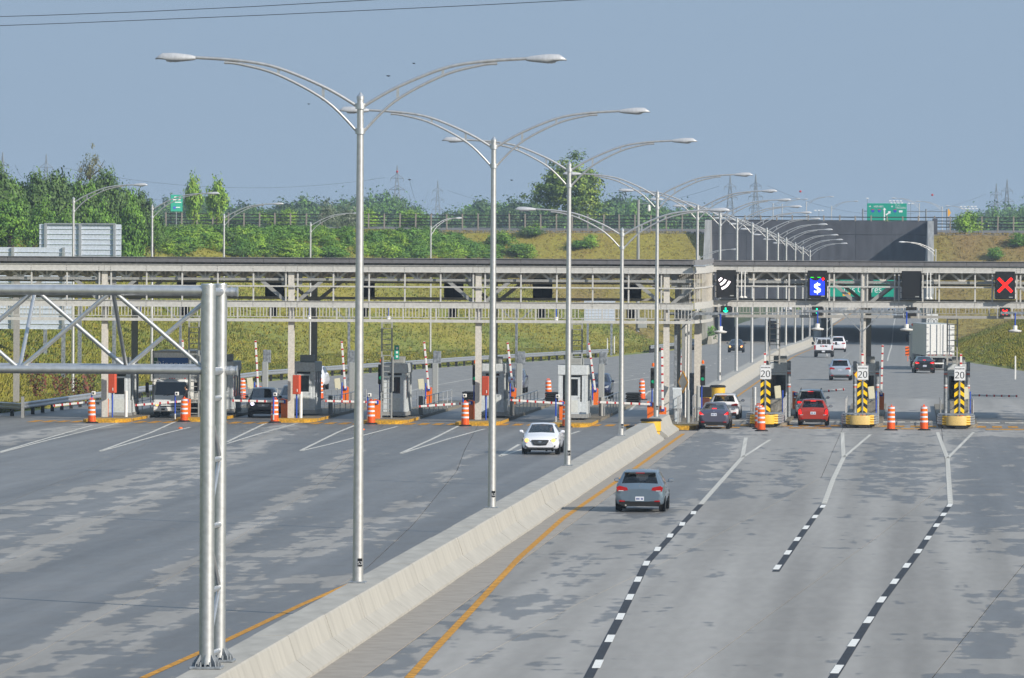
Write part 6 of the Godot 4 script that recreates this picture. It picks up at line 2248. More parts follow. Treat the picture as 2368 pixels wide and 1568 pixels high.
func meadow(called: String, label: String, mesh: ArrayMesh, m: Material, n: int, flowers: bool):
	var mm := MultiMesh.new()
	mm.transform_format = MultiMesh.TRANSFORM_3D
	mm.use_colors = true
	mm.mesh = mesh
	var patch := FastNoiseLite.new()
	patch.seed = 21; patch.frequency = 0.03
	var tl := []
	var cl := []
	var tries := 0
	while tl.size() < n and tries < n * 4:
		tries += 1
		var s := 345.0 + 492.0 * pow(rng.randf(), 0.8)
		var x := 0.0
		if rng.randf() < 0.82:
			x = rng.randf_range(-(2180.0) / F * s, lin(EDGE_L, s) - 1.2)
		else: x = rng.randf_range(lin(EDGE_R, s) + 1.0, maxf(lin(EDGE_R, s) + 3.0, 290.0 / F * s))
		if s > 796.0 and x > -28.5 and x < 3.5: continue
		var g := patch.get_noise_2d(x, s * 0.5)
		if flowers and (g < -0.05 or s > 700.0): continue
		var sc := rng.randf_range(0.24, 0.5)
		tl.append(Transform3D(Basis(Vector3.UP, rng.randf() * TAU).scaled_local(Vector3(sc * 1.7, sc * 0.8, sc * 1.7)), W(x, s, land(x, s) - 0.03)))
		if flowers: cl.append(Color(0.62, 0.46, 0.02) if rng.randf() < 0.8 else Color(0.5, 0.5, 0.42))
		else:
			var c := Color(0.40, 0.37, 0.04).lerp(Color(0.24, 0.30, 0.045), clampf(0.5 + g * 1.5, 0, 1))
			if rng.randf() < 0.12: c = Color(0.42, 0.35, 0.06)
			if s > 798.0 and x > -72.0: c = c.lerp(Color(0.36, 0.24, 0.09), clampf(0.6 + g, 0.0, 0.95))
			cl.append(c * rng.randf_range(0.8, 1.2))
	mm.instance_count = tl.size()
	for i in tl.size():
		mm.set_instance_transform(i, tl[i])
		mm.set_instance_color(i, cl[i])
	var o := MultiMeshInstance3D.new()
	o.name = numbered(called)
	o.multimesh = mm
	o.material_override = m
	add_child(o)
	tag(o, label, "grass" if not flowers else "flowers")
	o.set_meta("kind", "stuff")

# ------------------------------------------------------------------ far away: pylons, cables, lamps
func pylon_parts(t: Node3D, h: float, w: float):
	var wd := func(y: float) -> float: return lerpf(w * 0.30, w * 0.055, clampf(y / (h - 6.0), 0.0, 1.0)) if y < h - 6.0 else lerpf(w * 0.055, 0.05, (y - h + 6.0) / 6.0)
	for sx in [-1.0, 1.0]:
		for sz in [-1.0, 1.0]:
			var m := MB.new()
			m.tube([Vector3(sx * wd.call(0.0), 0, sz * wd.call(0.0)), Vector3(sx * wd.call(h - 6.0), h - 6.0, sz * wd.call(h - 6.0)), Vector3(sx * 0.05, h, sz * 0.05)], 0.12, 5)
			part(t, "leg", m, mats["pylon"])
	var lt := MB.new()
	for k in 12:
		var y := h * k / 12.5
		var y2 := h * (k + 1) / 12.5
		for sz in [-1.0, 1.0]:
			for sx in [-1.0, 1.0]:
				lt.tube([Vector3(sx * wd.call(y), y, sz * wd.call(y)), Vector3(-sx * wd.call(y2), y2, sz * wd.call(y2))], 0.06, 4)
				lt.tube([Vector3(sz * wd.call(y), y, sx * wd.call(y)), Vector3(sz * wd.call(y2), y2, -sx * wd.call(y2))], 0.06, 4)
	part(t, "lattice", lt, mats["pylon"])
	for q in [[4.2, 2.1], [8.0, 2.6], [12.0, 2.3]]:
		for sg in [-1.0, 1.0]:
			var a := MB.new()
			var y: float = h - q[0]
			a.tube([Vector3(0, y, 0), Vector3(sg * q[1], y, 0)], 0.1, 4)
			a.tube([Vector3(0, y + 1.5, 0), Vector3(sg * q[1], y, 0)], 0.08, 4)
			a.tube([Vector3(sg * q[1], y, 0), Vector3(sg * q[1], y - 1.1, 0)], 0.08, 4)
			part(t, "cross_arm", a, mats["pylon"])

func sag(a: Vector3, b: Vector3, drop: float, r: float, n := 14) -> MB:
	var m := MB.new()
	var pts := []
	for i in n + 1:
		var u := float(i) / n
		pts.append(a.lerp(b, u) - Vector3(0, drop * 4.0 * u * (1.0 - u), 0))
	m.tube(pts, r, 5)
	return m

func build_far():
	var lab := ["at the far left edge of the sky", "left of the thin tree, against the sky", "just right of the first tall lamp post", "small one right of the one by the first post", "left of the close pair above the portal wall's left end", "right of the close pair above the portal wall's left end", "left one of the pair at the far right", "right one of the pair at the far right"]
	var k := 0
	var tops := []
	for q in [[6, 352, 1900], [107, 357, 1950], [918, 383, 2000], [1012, 418, 2500], [1688, 405, 2150], [1747, 403, 2150], [2303, 425, 2300], [2328, 415, 2200]]:
		var p := at(q[0], q[1], q[2])
		var base := land(p.x, q[2])
		var h: float = p.y - base
		var t := thing("power_pylon", "hazy lattice power pylon, " + lab[k], "pylon", Vector3(p.x, base, -p.z * -1.0), rng.randf_range(-0.3, 0.3))
		t.position = Vector3(p.x, base, p.z)
		pylon_parts(t, h, 9.0 if k != 3 else 8.0)
		tops.append(Vector3(p.x, base + h - 9.0, p.z))
		k += 1
	k = 0
	for q in [[1, 2, 5.0], [2, 3, 8.0], [3, 4, 9.0], [5, 6, 9.0], [0, 1, 4.0]]:
		for y in [-0.5, 5.0]:
			var t := thing("power_cable", "thin far power cable strung from pylon to pylon over the wood", "cable", Vector3.ZERO, 0.0, "far power cables")
			part(t, "cable", sag(tops[q[0]] + Vector3(4, y, 0), tops[q[1]] + Vector3(-4, y, 0), q[2], 0.05), mats["cable"])
	# the two cables crossing the upper left corner
	for q in [[0, 44, 970, 0, "lower power cable crossing the upper left corner of the sky"], [0, 23, 520, 0, "upper power cable crossing the upper left corner of the sky"]]:
		var a := at(q[0], q[1], 230)
		var b := at(q[2], q[3], 215)
		var d := b - a
		var t := thing("power_cable", q[4], "cable", Vector3.ZERO)
		part(t, "cable", sag(a - d * 1.2, b + d * 1.5, 0.3, 0.013, 8), mats["cable"])
	for q in [[1850, 443, "red ball marker on a far cable left of the green overhead sign"], [2155, 451, "red ball marker on a far cable right of the green overhead sign"], [918, 397, "orange ball marker at the pylon right of the first tall post"]]:
		var t := thing("cable_marker", q[2], "marker ball", at(q[0], q[1], 1500))
		var m := MB.new()
		m.lathe([Vector2(0, -0.3), Vector2(0.22, -0.22), Vector2(0.31, 0), Vector2(0.22, 0.22), Vector2(0, 0.3)], 12)
		part(t, "ball", m, mats["red"])
	k = 0
	for q in [[1787, 470, 1150, 1.0], [1808, 471, 1200, 1.0], [1864, 466, 1120, 1.0], [1922, 476, 1150, 1.0], [2125, 470, 1100, -1.0], [2178, 477, 1150, -1.0], [2244, 487, 1200, -1.0]]:
		var p := at(q[0], q[1], q[2])
		var base := land(p.x, q[2])
		var t := thing("single_lamp_post", "distant lamp post beyond the fence, %s" % ["leftmost, behind the median lamps", "second from the left, behind the median lamps", "third, tallest left of the green overhead sign", "fourth, left of the green overhead sign", "close to the right edge of the green overhead sign", "between the green overhead sign and the amber diamond", "right of the amber diamond"][k], "lamp post", Vector3(p.x, base, p.z))
		lamp_parts(t, p.y - base, false, q[3], 1.0)
		k += 1
	k = 0
	for q in [[2005, 459, 1, 1], [2070, 465, 4, 3], [2238, 478, 5, 2], [1893, 487, 3, 1], [2105, 471, 2, 1]]:
		var p := at(q[0], q[1], 1700)
		var base := land(p.x, 1700)
		var t := thing("floodlight_mast", "distant floodlight mast with pale lamps, %s" % ["left above the green overhead sign", "right above the green overhead sign", "right of the amber diamond sign", "between the lamps left of the green overhead sign", "at the right corner of the green overhead sign"][k], "floodlight", Vector3(p.x, base, p.z))
		var h: float = p.y - base
		var m := MB.new()
		m.tube([Vector3(0, 0, 0), Vector3(0, h, 0)], 0.12, 6, 0.07)
		part(t, "mast", m, mats["pylon"])
		for i in q[2]:
			for j in q[3]:
				var b := MB.new()
				b.cbox(Vector3((i - (q[2] - 1) / 2.0) * 1.0 + 0.3 * j, h - 0.6 * j, 0.2), Vector3(0.7, 0.36, 0.3), 0.08)
				part(t, "lamp", b, mats["sign_white"])
		k += 1
	# birds
	k = 0
	for q in [[898, 176, 260], [957, 147, 260], [714, 241, 300], [947, 416, 300], [1183, 417, 280]]:
		var t := thing("bird", "tiny dark bird in the sky, %s" % ["left of the second lamp of the tallest post", "between the arms of the tallest post", "under the left arm of the tallest post", "low, right of the tallest post", "left of the big tree"][k], "bird", at(q[0], q[1], q[2]), rng.randf() * 3.0)
		var m := MB.new()
		m.loft([[Vector3(0, 0, 0.06), Vector3(0.005, 0.005, 0.1), Vector3(0, 0.01, 0.1), Vector3(-0.005, 0.005, 0.1)], [Vector3(0, -0.03, 0), Vector3(0.02, 0.0, 0), Vector3(0, 0.03, 0), Vector3(-0.02, 0.0, 0)], [Vector3(0, 0.0, -0.1), Vector3(0.012, 0.012, -0.1), Vector3(0, 0.025, -0.1), Vector3(-0.012, 0.012, -0.1)]])
		for sg in [-1.0, 1.0]:
			m.quad(Vector3(sg * 0.02, 0.01, 0.02), Vector3(sg * 0.06, 0.03, 0.01), Vector3(sg * 0.11, 0.01, -0.02), Vector3(sg * 0.02, 0.01, -0.05), Vector3(0, 1, 0))
		part(t, "body", m, mats["black"])
		k += 1

# ------------------------------------------------------------------ vehicles
# rows along the body from the rear: z, y low, y belt, half widths low / middle / belt, y top, half width top
func car_rows(kind: String) -> Array:
	if kind == "sedan":
		return [[0.0, 0.42, 0.84, 0.62, 0.70, 0.60, 0.87, 0.50], [0.05, 0.30, 0.95, 0.76, 0.84, 0.72, 0.98, 0.62], [0.16, 0.26, 1.03, 0.82, 0.89, 0.78, 1.06, 0.68], [0.62, 0.25, 1.02, 0.85, 0.90, 0.82, 1.07, 0.70], [1.28, 0.24, 0.99, 0.86, 0.90, 0.84, 1.37, 0.57], [1.5, 0.24, 0.98, 0.86, 0.90, 0.84, 1.41, 0.585], [2.2, 0.24, 0.97, 0.86, 0.90, 0.84, 1.44, 0.60], [2.85, 0.24, 0.96, 0.86, 0.90, 0.83, 1.38, 0.58], [3.52, 0.24, 0.95, 0.86, 0.90, 0.81, 1.0, 0.72], [4.1, 0.24, 0.85, 0.85, 0.89, 0.76, 0.88, 0.66], [4.42, 0.26, 0.72, 0.78, 0.82, 0.68, 0.76, 0.58], [4.52, 0.34, 0.60, 0.64, 0.68, 0.58, 0.64, 0.48]]
	if kind == "suv":
		return [[0.0, 0.50, 0.92, 0.66, 0.74, 0.66, 0.96, 0.54], [0.05, 0.36, 1.02, 0.80, 0.88, 0.78, 1.06, 0.66], [0.14, 0.33, 1.10, 0.86, 0.94, 0.84, 1.15, 0.74], [0.42, 0.32, 1.12, 0.88, 0.95, 0.87, 1.58, 0.64], [0.58, 0.32, 1.12, 0.89, 0.95, 0.87, 1.66, 0.65], [1.2, 0.32, 1.11, 0.89, 0.95, 0.88, 1.70, 0.67], [2.2, 0.32, 1.09, 0.89, 0.95, 0.88, 1.70, 0.67], [2.85, 0.32, 1.08, 0.89, 0.95, 0.87, 1.62, 0.64], [3.5, 0.32, 1.07, 0.89, 0.95, 0.85, 1.13, 0.76], [4.2, 0.32, 0.98, 0.88, 0.93, 0.80, 1.03, 0.70], [4.52, 0.36, 0.84, 0.80, 0.86, 0.72, 0.90, 0.62], [4.62, 0.46, 0.70, 0.68, 0.72, 0.62, 0.75, 0.52]]
	return [[0.0, 0.40, 0.78, 0.66, 0.72, 0.64, 0.81, 0.52], [0.04, 0.27, 0.88, 0.78, 0.84, 0.76, 0.92, 0.64], [0.13, 0.24, 0.98, 0.83, 0.89, 0.81, 1.02, 0.74], [0.42, 0.23, 1.0, 0.85, 0.90, 0.84, 1.38, 0.63], [0.56, 0.23, 1.0, 0.86, 0.90, 0.84, 1.44, 0.63], [1.05, 0.23, 0.99, 0.86, 0.90, 0.84, 1.475, 0.63], [2.0, 0.23, 0.98, 0.86, 0.90, 0.84, 1.48, 0.63], [2.65, 0.23, 0.97, 0.86, 0.90, 0.83, 1.42, 0.60], [3.3, 0.23, 0.96, 0.86, 0.90, 0.81, 1.0, 0.73], [3.85, 0.23, 0.88, 0.85, 0.89, 0.77, 0.91, 0.67], [4.15, 0.25, 0.74, 0.79, 0.83, 0.69, 0.78, 0.58], [4.25, 0.34, 0.60, 0.66, 0.70, 0.60, 0.64, 0.48]]

func paint(key: String, c: Color, metal := 0.35) -> StandardMaterial3D:
	if mats.has(key): return mats[key]
	var m := mat(key, c, 0.32, metal)
	m.clearcoat_enabled = true
	m.clearcoat = 0.8
	m.clearcoat_roughness = 0.06
	return m

func wheel(t: Node3D, p: Vector3, r: float, w: float, sg: float):
	var x := Transform3D(Basis(Vector3.BACK, -PI / 2.0 * sg), p)
	var m := MB.new()
	m.lathe([Vector2(r * 0.62, -w / 2), Vector2(r * 0.93, -w / 2), Vector2(r, -w * 0.36), Vector2(r, w * 0.36), Vector2(r * 0.93, w / 2), Vector2(r * 0.62, w / 2 - 0.005)], 20, x)
	var wh := part(t, "wheel", m, mats["rubber"])
	var q := MB.new()
	q.lathe([Vector2(r * 0.64, w / 2 - 0.01), Vector2(r * 0.58, w / 2 - 0.03), Vector2(r * 0.2, w / 2 - 0.025), Vector2(r * 0.14, w / 2 - 0.002), Vector2(0, w / 2)], 20, x)
	for k in 5:
		var b := x.basis * Basis(Vector3.UP, TAU * k / 5.0)
		q.box(p + b * Vector3(r * 0.36, w / 2 - 0.018, 0), Vector3(r * 0.5, 0.02, r * 0.14), b)
	part(wh, "rim", q, mats["rim"])

func poly_part(t: Node3D, called: String, pts: Array, depth: float, z: float, m: Material) -> MeshInstance3D:
	var o := PackedVector2Array()
	for p in pts: o.append(Vector2(p[0], p[1]))
	var mb := MB.new()
	mb.prism(o, depth, Transform3D(Basis(), Vector3(0, 0, z)))
	return part(t, called, mb, m)

func mirrored(pts: Array) -> Array:
	var o := []
	for p in pts: o.append([-p[0], p[1]])
	o.reverse()
	return o

func car(label: String, category: String, kind: String, pm: Material, x: float, s: float, yaw: float, o := {}) -> Node3D:
	var t := thing({"sedan": "sedan", "suv": "sport_utility_car", "hatch": "hatchback"}[kind], label, category, W(x, s, road_h(s) + 0.012), yaw)
	var kx: float = o.get("wide", 1.0)
	var ky: float = o.get("tall", 1.0)
	var rows := car_rows(kind)
	var n := rows.size()
	var L: float = rows[n - 1][0]
	var secs := []
	for r in rows:
		var z: float = L / 2.0 - r[0]
		var w := func(v: float) -> float: return v * kx
		var h := func(v: float) -> float: return v * ky
		var half := [Vector2(0, h.call(r[1])), Vector2(w.call(r[3]) * 0.85, h.call(r[1])), Vector2(w.call(r[3]), h.call(r[1]) + 0.07), Vector2(w.call(r[4]), h.call(lerpf(r[1], r[2], 0.5))), Vector2(w.call(r[5]) + 0.02, h.call(r[2]) - 0.06), Vector2(w.call(r[5]), h.call(r[2])), Vector2(w.call(r[7]), h.call(r[6]) - 0.05), Vector2(w.call(r[7]) - 0.09, h.call(r[6])), Vector2(0, h.call(r[6]) + 0.025)]
		var ring := []
		for p in half: ring.append(Vector3(p.x, p.y, z))
		for i in range(7, 0, -1): ring.append(Vector3(-half[i].x, half[i].y, z))
		secs.append(ring)
	# smooth normals over the whole shell
	var nr := []
	for i in n:
		var row := PackedVector3Array()
		row.resize(16)
		nr.append(row)
	for i in n - 1:
		for k in 16:
			var k2 := (k + 1) % 16
			var fn: Vector3 = (secs[i][k2] - secs[i][k]).cross(secs[i + 1][k] - secs[i][k]) + (secs[i + 1][k] - secs[i + 1][k2]).cross(secs[i][k2] - secs[i + 1][k2])
			var mid: Vector3 = (secs[i][0] + secs[i][8]) * 0.5
			if fn.dot((secs[i][k] + secs[i][k2]) * 0.5 - mid) < 0.0: fn = -fn
			fn = fn.normalized() * sqrt(fn.length())
			for q in [[i, k], [i, k2], [i + 1, k], [i + 1, k2]]: nr[q[0]][q[1]] += fn
	var body := MB.new()
	var panes := {"rear_window": MB.new(), "windshield": MB.new(), "side_window": MB.new(), "side_window_2": MB.new(), "side_window_3": MB.new(), "side_window_4": MB.new()}
	var rg := 3 if kind == "sedan" else 2
	for i in n - 1:
		for k in 16:
			var k2 := (k + 1) % 16
			var dst: MB = body
			var top := k == 7 or k == 8
			if i == rg and top: dst = panes["rear_window"]
			elif i == 7 and top: dst = panes["windshield"]
			elif k == 5 and i in [5, 6]: dst = panes["side_window" if i == 5 else "side_window_2"]
			elif k == 10 and i in [5, 6]: dst = panes["side_window_3" if i == 5 else "side_window_4"]
			elif (k == 5 or k == 10) and i == 4 and kind != "sedan": dst = panes["side_window" if k == 5 else "side_window_3"]
			var a: Vector3 = secs[i][k]; var b: Vector3 = secs[i][k2]; var c: Vector3 = secs[i + 1][k2]; var d: Vector3 = secs[i + 1][k]
			var na: Vector3 = nr[i][k].normalized(); var nb: Vector3 = nr[i][k2].normalized(); var nc: Vector3 = nr[i + 1][k2].normalized(); var nd: Vector3 = nr[i + 1][k].normalized()
			dst.tri3(a, b, c, na, nb, nc); dst.tri3(a, c, d, na, nc, nd)
	for e in [0, n - 1]:
		var cen := Vector3.ZERO
		for k in 16: cen += secs[e][k] / 16.0
		for k in 16: body.tri(cen, secs[e][k], secs[e][(k + 1) % 16], Vector3(0, 0, 1.0 if e == 0 else -1.0))
	part(t, "body", body, pm)
	for key in panes:
		var gm: Material = mats["glass_dark"] if o.has("dark_glass") else mats["glass"]
		part(t, key.trim_suffix("_2").trim_suffix("_3").trim_suffix("_4"), panes[key], gm)
	# cabin floor, seats, dashboard
	var belt: float = rows[5][2] * ky
	var zc: float = L / 2.0 - rows[5][0]
	var fl := MB.new()
	fl.box(Vector3(0, belt - 0.30, L / 2.0 - 2.2), Vector3(1.5 * kx, 0.3, 2.6))
	part(t, "cabin_floor", fl, mats["seat_dark"])
	for q in [[-0.36, 2.1], [0.36, 2.1], [-0.36, 1.25], [0.36, 1.25]]:
		var st := MB.new()
		st.cbox(Vector3(q[0] * kx, belt - 0.05, L / 2.0 - q[1]), Vector3(0.46, 0.42, 0.13), 0.05)
		st.cbox(Vector3(q[0] * kx, belt + 0.23, L / 2.0 - q[1] + 0.03), Vector3(0.25, 0.16, 0.09), 0.035)
		part(t, "seat", st, mats["seat_dark"])
	# wheels and wheel arches
	var wr: float = o.get("wheel", 0.325 if kind != "suv" else 0.37)
	for z in [L / 2.0 - 0.78, -L / 2.0 + 0.88]:
		for sg in [-1.0, 1.0]:
			wheel(t, Vector3(sg * 0.775 * kx, wr, z), wr, 0.22, sg)
			var ar := MB.new()
			ar.lathe([Vector2(0.01, 0), Vector2(wr + 0.055, 0)], 20, Transform3D(Basis(Vector3.BACK, -PI / 2.0 * sg), Vector3(sg * 0.893 * kx, wr + 0.02, z)))
			if z > -99.0: part(t, "wheel_arch", ar, mats["trim"])
	var ub := MB.new()
	ub.box(Vector3(0, 0.27 * ky, 0), Vector3(1.35 * kx, 0.16, L - 0.9))
	part(t, "underbody", ub, mats["underbody"])
	# mirrors
	for sg in [-1.0, 1.0]:
		var mm := MB.new()
		mm.cbox(Vector3(sg * 0.985 * kx, belt + 0.07, -L / 2.0 + 1.42), Vector3(0.2, 0.14, 0.1), 0.045)
		mm.box(Vector3(sg * 0.87 * kx, belt + 0.02, -L / 2.0 + 1.42), Vector3(0.12, 0.03, 0.05))
		var mo := part(t, "mirror", mm, mats["trim"] if o.has("black_mirror") else pm)
		var mg := MB.new()
		mg.cbox(Vector3(sg * 0.985 * kx, belt + 0.07, -L / 2.0 + 1.474), Vector3(0.15, 0.1, 0.006), 0.002)
		part(mo, "mirror_glass", mg, mats["chrome"])
	# rear end
	var zr := L / 2.0
	var yb: float = rows[2][2] * ky          # top of the boot face
	var lm: Material = mats["brake"] if o.has("brake") else mats["tail_red"]
	var tl: Array = o.get("tail", [[0.42, yb - 0.20], [0.80 , yb - 0.24], [0.84, yb - 0.10], [0.74, yb - 0.04], [0.46, yb - 0.10]])
	for sg in [1.0, -1.0]:
		var pts := []
		for p in tl: pts.append([p[0] * kx, p[1]])
		var a := poly_part(t, "taillight", pts if sg > 0.0 else mirrored(pts), 0.17, zr - 0.075, mats["tail_red"])
		if o.has("brake"):
			var c := Vector2.ZERO
			for p in pts: c += Vector2(p[0], p[1]) / float(pts.size())
			var lit := []
			for p in pts: lit.append([(c.x + (p[0] - c.x) * 0.7) * sg, c.y + (p[1] - c.y) * 0.7])
			if sg < 0.0: lit.reverse()
			poly_part(a, "lit_lamp", lit, 0.01, zr + 0.015, lm)
		poly_part(a, "clear_lens", [[sg * 0.58 * kx, tl[1][1] + 0.005], [sg * 0.76 * kx, tl[1][1] + 0.005], [sg * 0.76 * kx, tl[1][1] + 0.035], [sg * 0.58 * kx, tl[1][1] + 0.035]], 0.01, zr + 0.014, mats["lens"])
		poly_part(t, "rear_reflector", [[sg * 0.52 * kx, 0.37 * ky], [sg * 0.72 * kx, 0.37 * ky], [sg * 0.74 * kx, 0.42 * ky], [sg * 0.54 * kx, 0.41 * ky]], 0.05, zr - 0.005, mats["tail_red"])
	poly_part(t, "rear_bumper_trim", [[-0.76 * kx, 0.26 * ky], [-0.58 * kx, 0.21 * ky], [0.58 * kx, 0.21 * ky], [0.76 * kx, 0.26 * ky], [0.74 * kx, 0.36 * ky], [0.5 * kx, 0.39 * ky], [-0.5 * kx, 0.39 * ky], [-0.74 * kx, 0.36 * ky]], 0.16, zr - 0.085, mats["trim"])
	var py: float = o.get("plate", yb - 0.26)
	poly_part(t, "plate_recess", [[-0.36, py - 0.1], [0.36, py - 0.1], [0.30, py + 0.11], [-0.30, py + 0.11]], 0.012, zr + 0.006, pm)
	var pl := poly_part(t, "license_plate", [[-0.155, py - 0.075], [0.155, py - 0.075], [0.155, py + 0.075], [-0.155, py + 0.075]], 0.014, zr + 0.018, mats["plate"])
	for k in 6:
		if k == 3: continue
		poly_part(pl, "plate_mark", [[-0.12 + k * 0.042, py - 0.04], [-0.09 + k * 0.042, py - 0.04], [-0.09 + k * 0.042, py + 0.03], [-0.12 + k * 0.042, py + 0.03]], 0.004, zr + 0.027, mats["plate_ink"])
	var ep := MB.new()
	ep.tube([Vector3(-0.5 * kx, 0.24, zr - 0.2), Vector3(-0.5 * kx, 0.24, zr + 0.01)], 0.035, 10)
	part(t, "exhaust", ep, mats["steel_dark"])
	var bd := MB.new()
	bd.lathe([Vector2(0.065, 0), Vector2(0.06, 0.012), Vector2(0, 0.014)], 14, Transform3D(Basis(Vector3.RIGHT, PI / 2.0), Vector3(0, yb - 0.09, zr - 0.045)))
	part(t, "badge", bd, mats["chrome"])
	if kind != "sedan":
		var sp := MB.new()
		sp.cbox(Vector3(0, rows[3][6] * ky + 0.035, zr - 0.42), Vector3(1.16 * kx, 0.05, 0.22), 0.02)
		part(t, "roof_spoiler", sp, pm)
		var wp := MB.new()
		wp.tube([Vector3(0.0, yb + 0.05, zr - 0.13), Vector3(0.32, yb + 0.1, zr - 0.17)], 0.012, 5)
		part(t, "rear_wiper", wp, mats["trim"])
		var hb := MB.new()
		hb.cbox(Vector3(0, rows[3][6] * ky + 0.012, zr - 0.312), Vector3(0.32 * kx, 0.03, 0.02), 0.006)
		part(t, "high_brake_light", hb, mats["brake"] if o.has("brake") else mats["tail_red"])
	elif o.has("brake"):
		var hb := MB.new()
		hb.cbox(Vector3(0, rows[3][6] * ky + 0.05, zr - 0.68), Vector3(0.26, 0.04, 0.03), 0.01)
		part(t, "high_brake_light", hb, mats["brake"])
	if o.has("rails"):
		for sg in [-1.0, 1.0]:
			var rr := MB.new()
			rr.tube([Vector3(sg * 0.6 * kx, 1.67 * ky, zr - 0.75), Vector3(sg * 0.6 * kx, 1.76 * ky, zr - 0.95), Vector3(sg * 0.6 * kx, 1.77 * ky, zr - 2.4), Vector3(sg * 0.6 * kx, 1.70 * ky, zr - 2.65)], 0.024, 6)
			part(t, "roof_rail", rr, mats["steel_dark"])
	for sg in [-1.0, 1.0]:
		for q in [1.35, 2.35]:
			var dh := MB.new()
			dh.cbox(Vector3(sg * 0.905 * kx, belt - 0.14, zr - q), Vector3(0.03, 0.03, 0.17), 0.01)
			part(t, "door_handle", dh, pm)
	# front end
	var zf := -L / 2.0
	var fy: float = rows[10][2] * ky
	var hm: Material = mats[o.get("head", "lens")]
	for sg in [1.0, -1.0]:
		var pts := [[0.46 * kx, fy - 0.13], [0.72 * kx, fy - 0.10], [0.80 * kx, fy + 0.05], [0.74 * kx, fy + 0.07], [0.50 * kx, fy - 0.02]]
		var hl := poly_part(t, "headlight", pts if sg > 0 else mirrored(pts), 0.22, zf + 0.13, mats["lens"])
		if o.has("head"):
			var lit := MB.new()
			lit.lathe([Vector2(0.1, 0), Vector2(0.085, 0.02), Vector2(0, 0.03)], 12, Transform3D(Basis(Vector3.RIGHT, -PI / 2.0), Vector3(sg * 0.63 * kx, fy - 0.055, zf + 0.02)))
			part(hl, "lit_lamp", lit, hm)
		if o.has("turn") and sg < 0.0:
			var tn := MB.new()
			tn.cbox(Vector3(sg * 0.68 * kx, fy + 0.0, zf + 0.02), Vector3(0.2, 0.09, 0.03), 0.02)
			part(hl, "turn_signal", tn, mats["turn"])
		poly_part(t, "fog_recess", [[sg * 0.46 * kx, 0.34 * ky], [sg * 0.72 * kx, 0.36 * ky], [sg * 0.72 * kx, 0.45 * ky], [sg * 0.66 * kx, 0.45 * ky]], 0.16, zf + 0.10, mats["trim"])
	poly_part(t, "lower_intake", [[-0.66 * kx, 0.27 * ky], [0.66 * kx, 0.27 * ky], [0.62 * kx, 0.33 * ky], [-0.62 * kx, 0.33 * ky]], 0.12, zf + 0.05, mats["trim"])
	var gp := [[-0.30 * kx, fy - 0.27], [0.0, fy - 0.29], [0.30 * kx, fy - 0.27], [0.42 * kx, fy - 0.06], [0.38 * kx, fy - 0.03], [-0.38 * kx, fy - 0.03], [-0.42 * kx, fy - 0.06]]
	var gr := poly_part(t, "grille", gp, 0.06, zf - 0.005, mats["trim"])
	for k in 3:
		var bar_ := MB.new()
		bar_.box(Vector3(0, fy - 0.09 - k * 0.06, zf - 0.042), Vector3((0.74 - k * 0.09) * kx, 0.014, 0.012))
		part(gr, "grille_bar", bar_, mats["chrome"])
	var fb := MB.new()
	fb.cbox(Vector3(0, fy - 0.13, zf - 0.05), Vector3(0.15, 0.07, 0.016), 0.012)
	part(gr, "badge", fb, mats["chrome"])
	return t

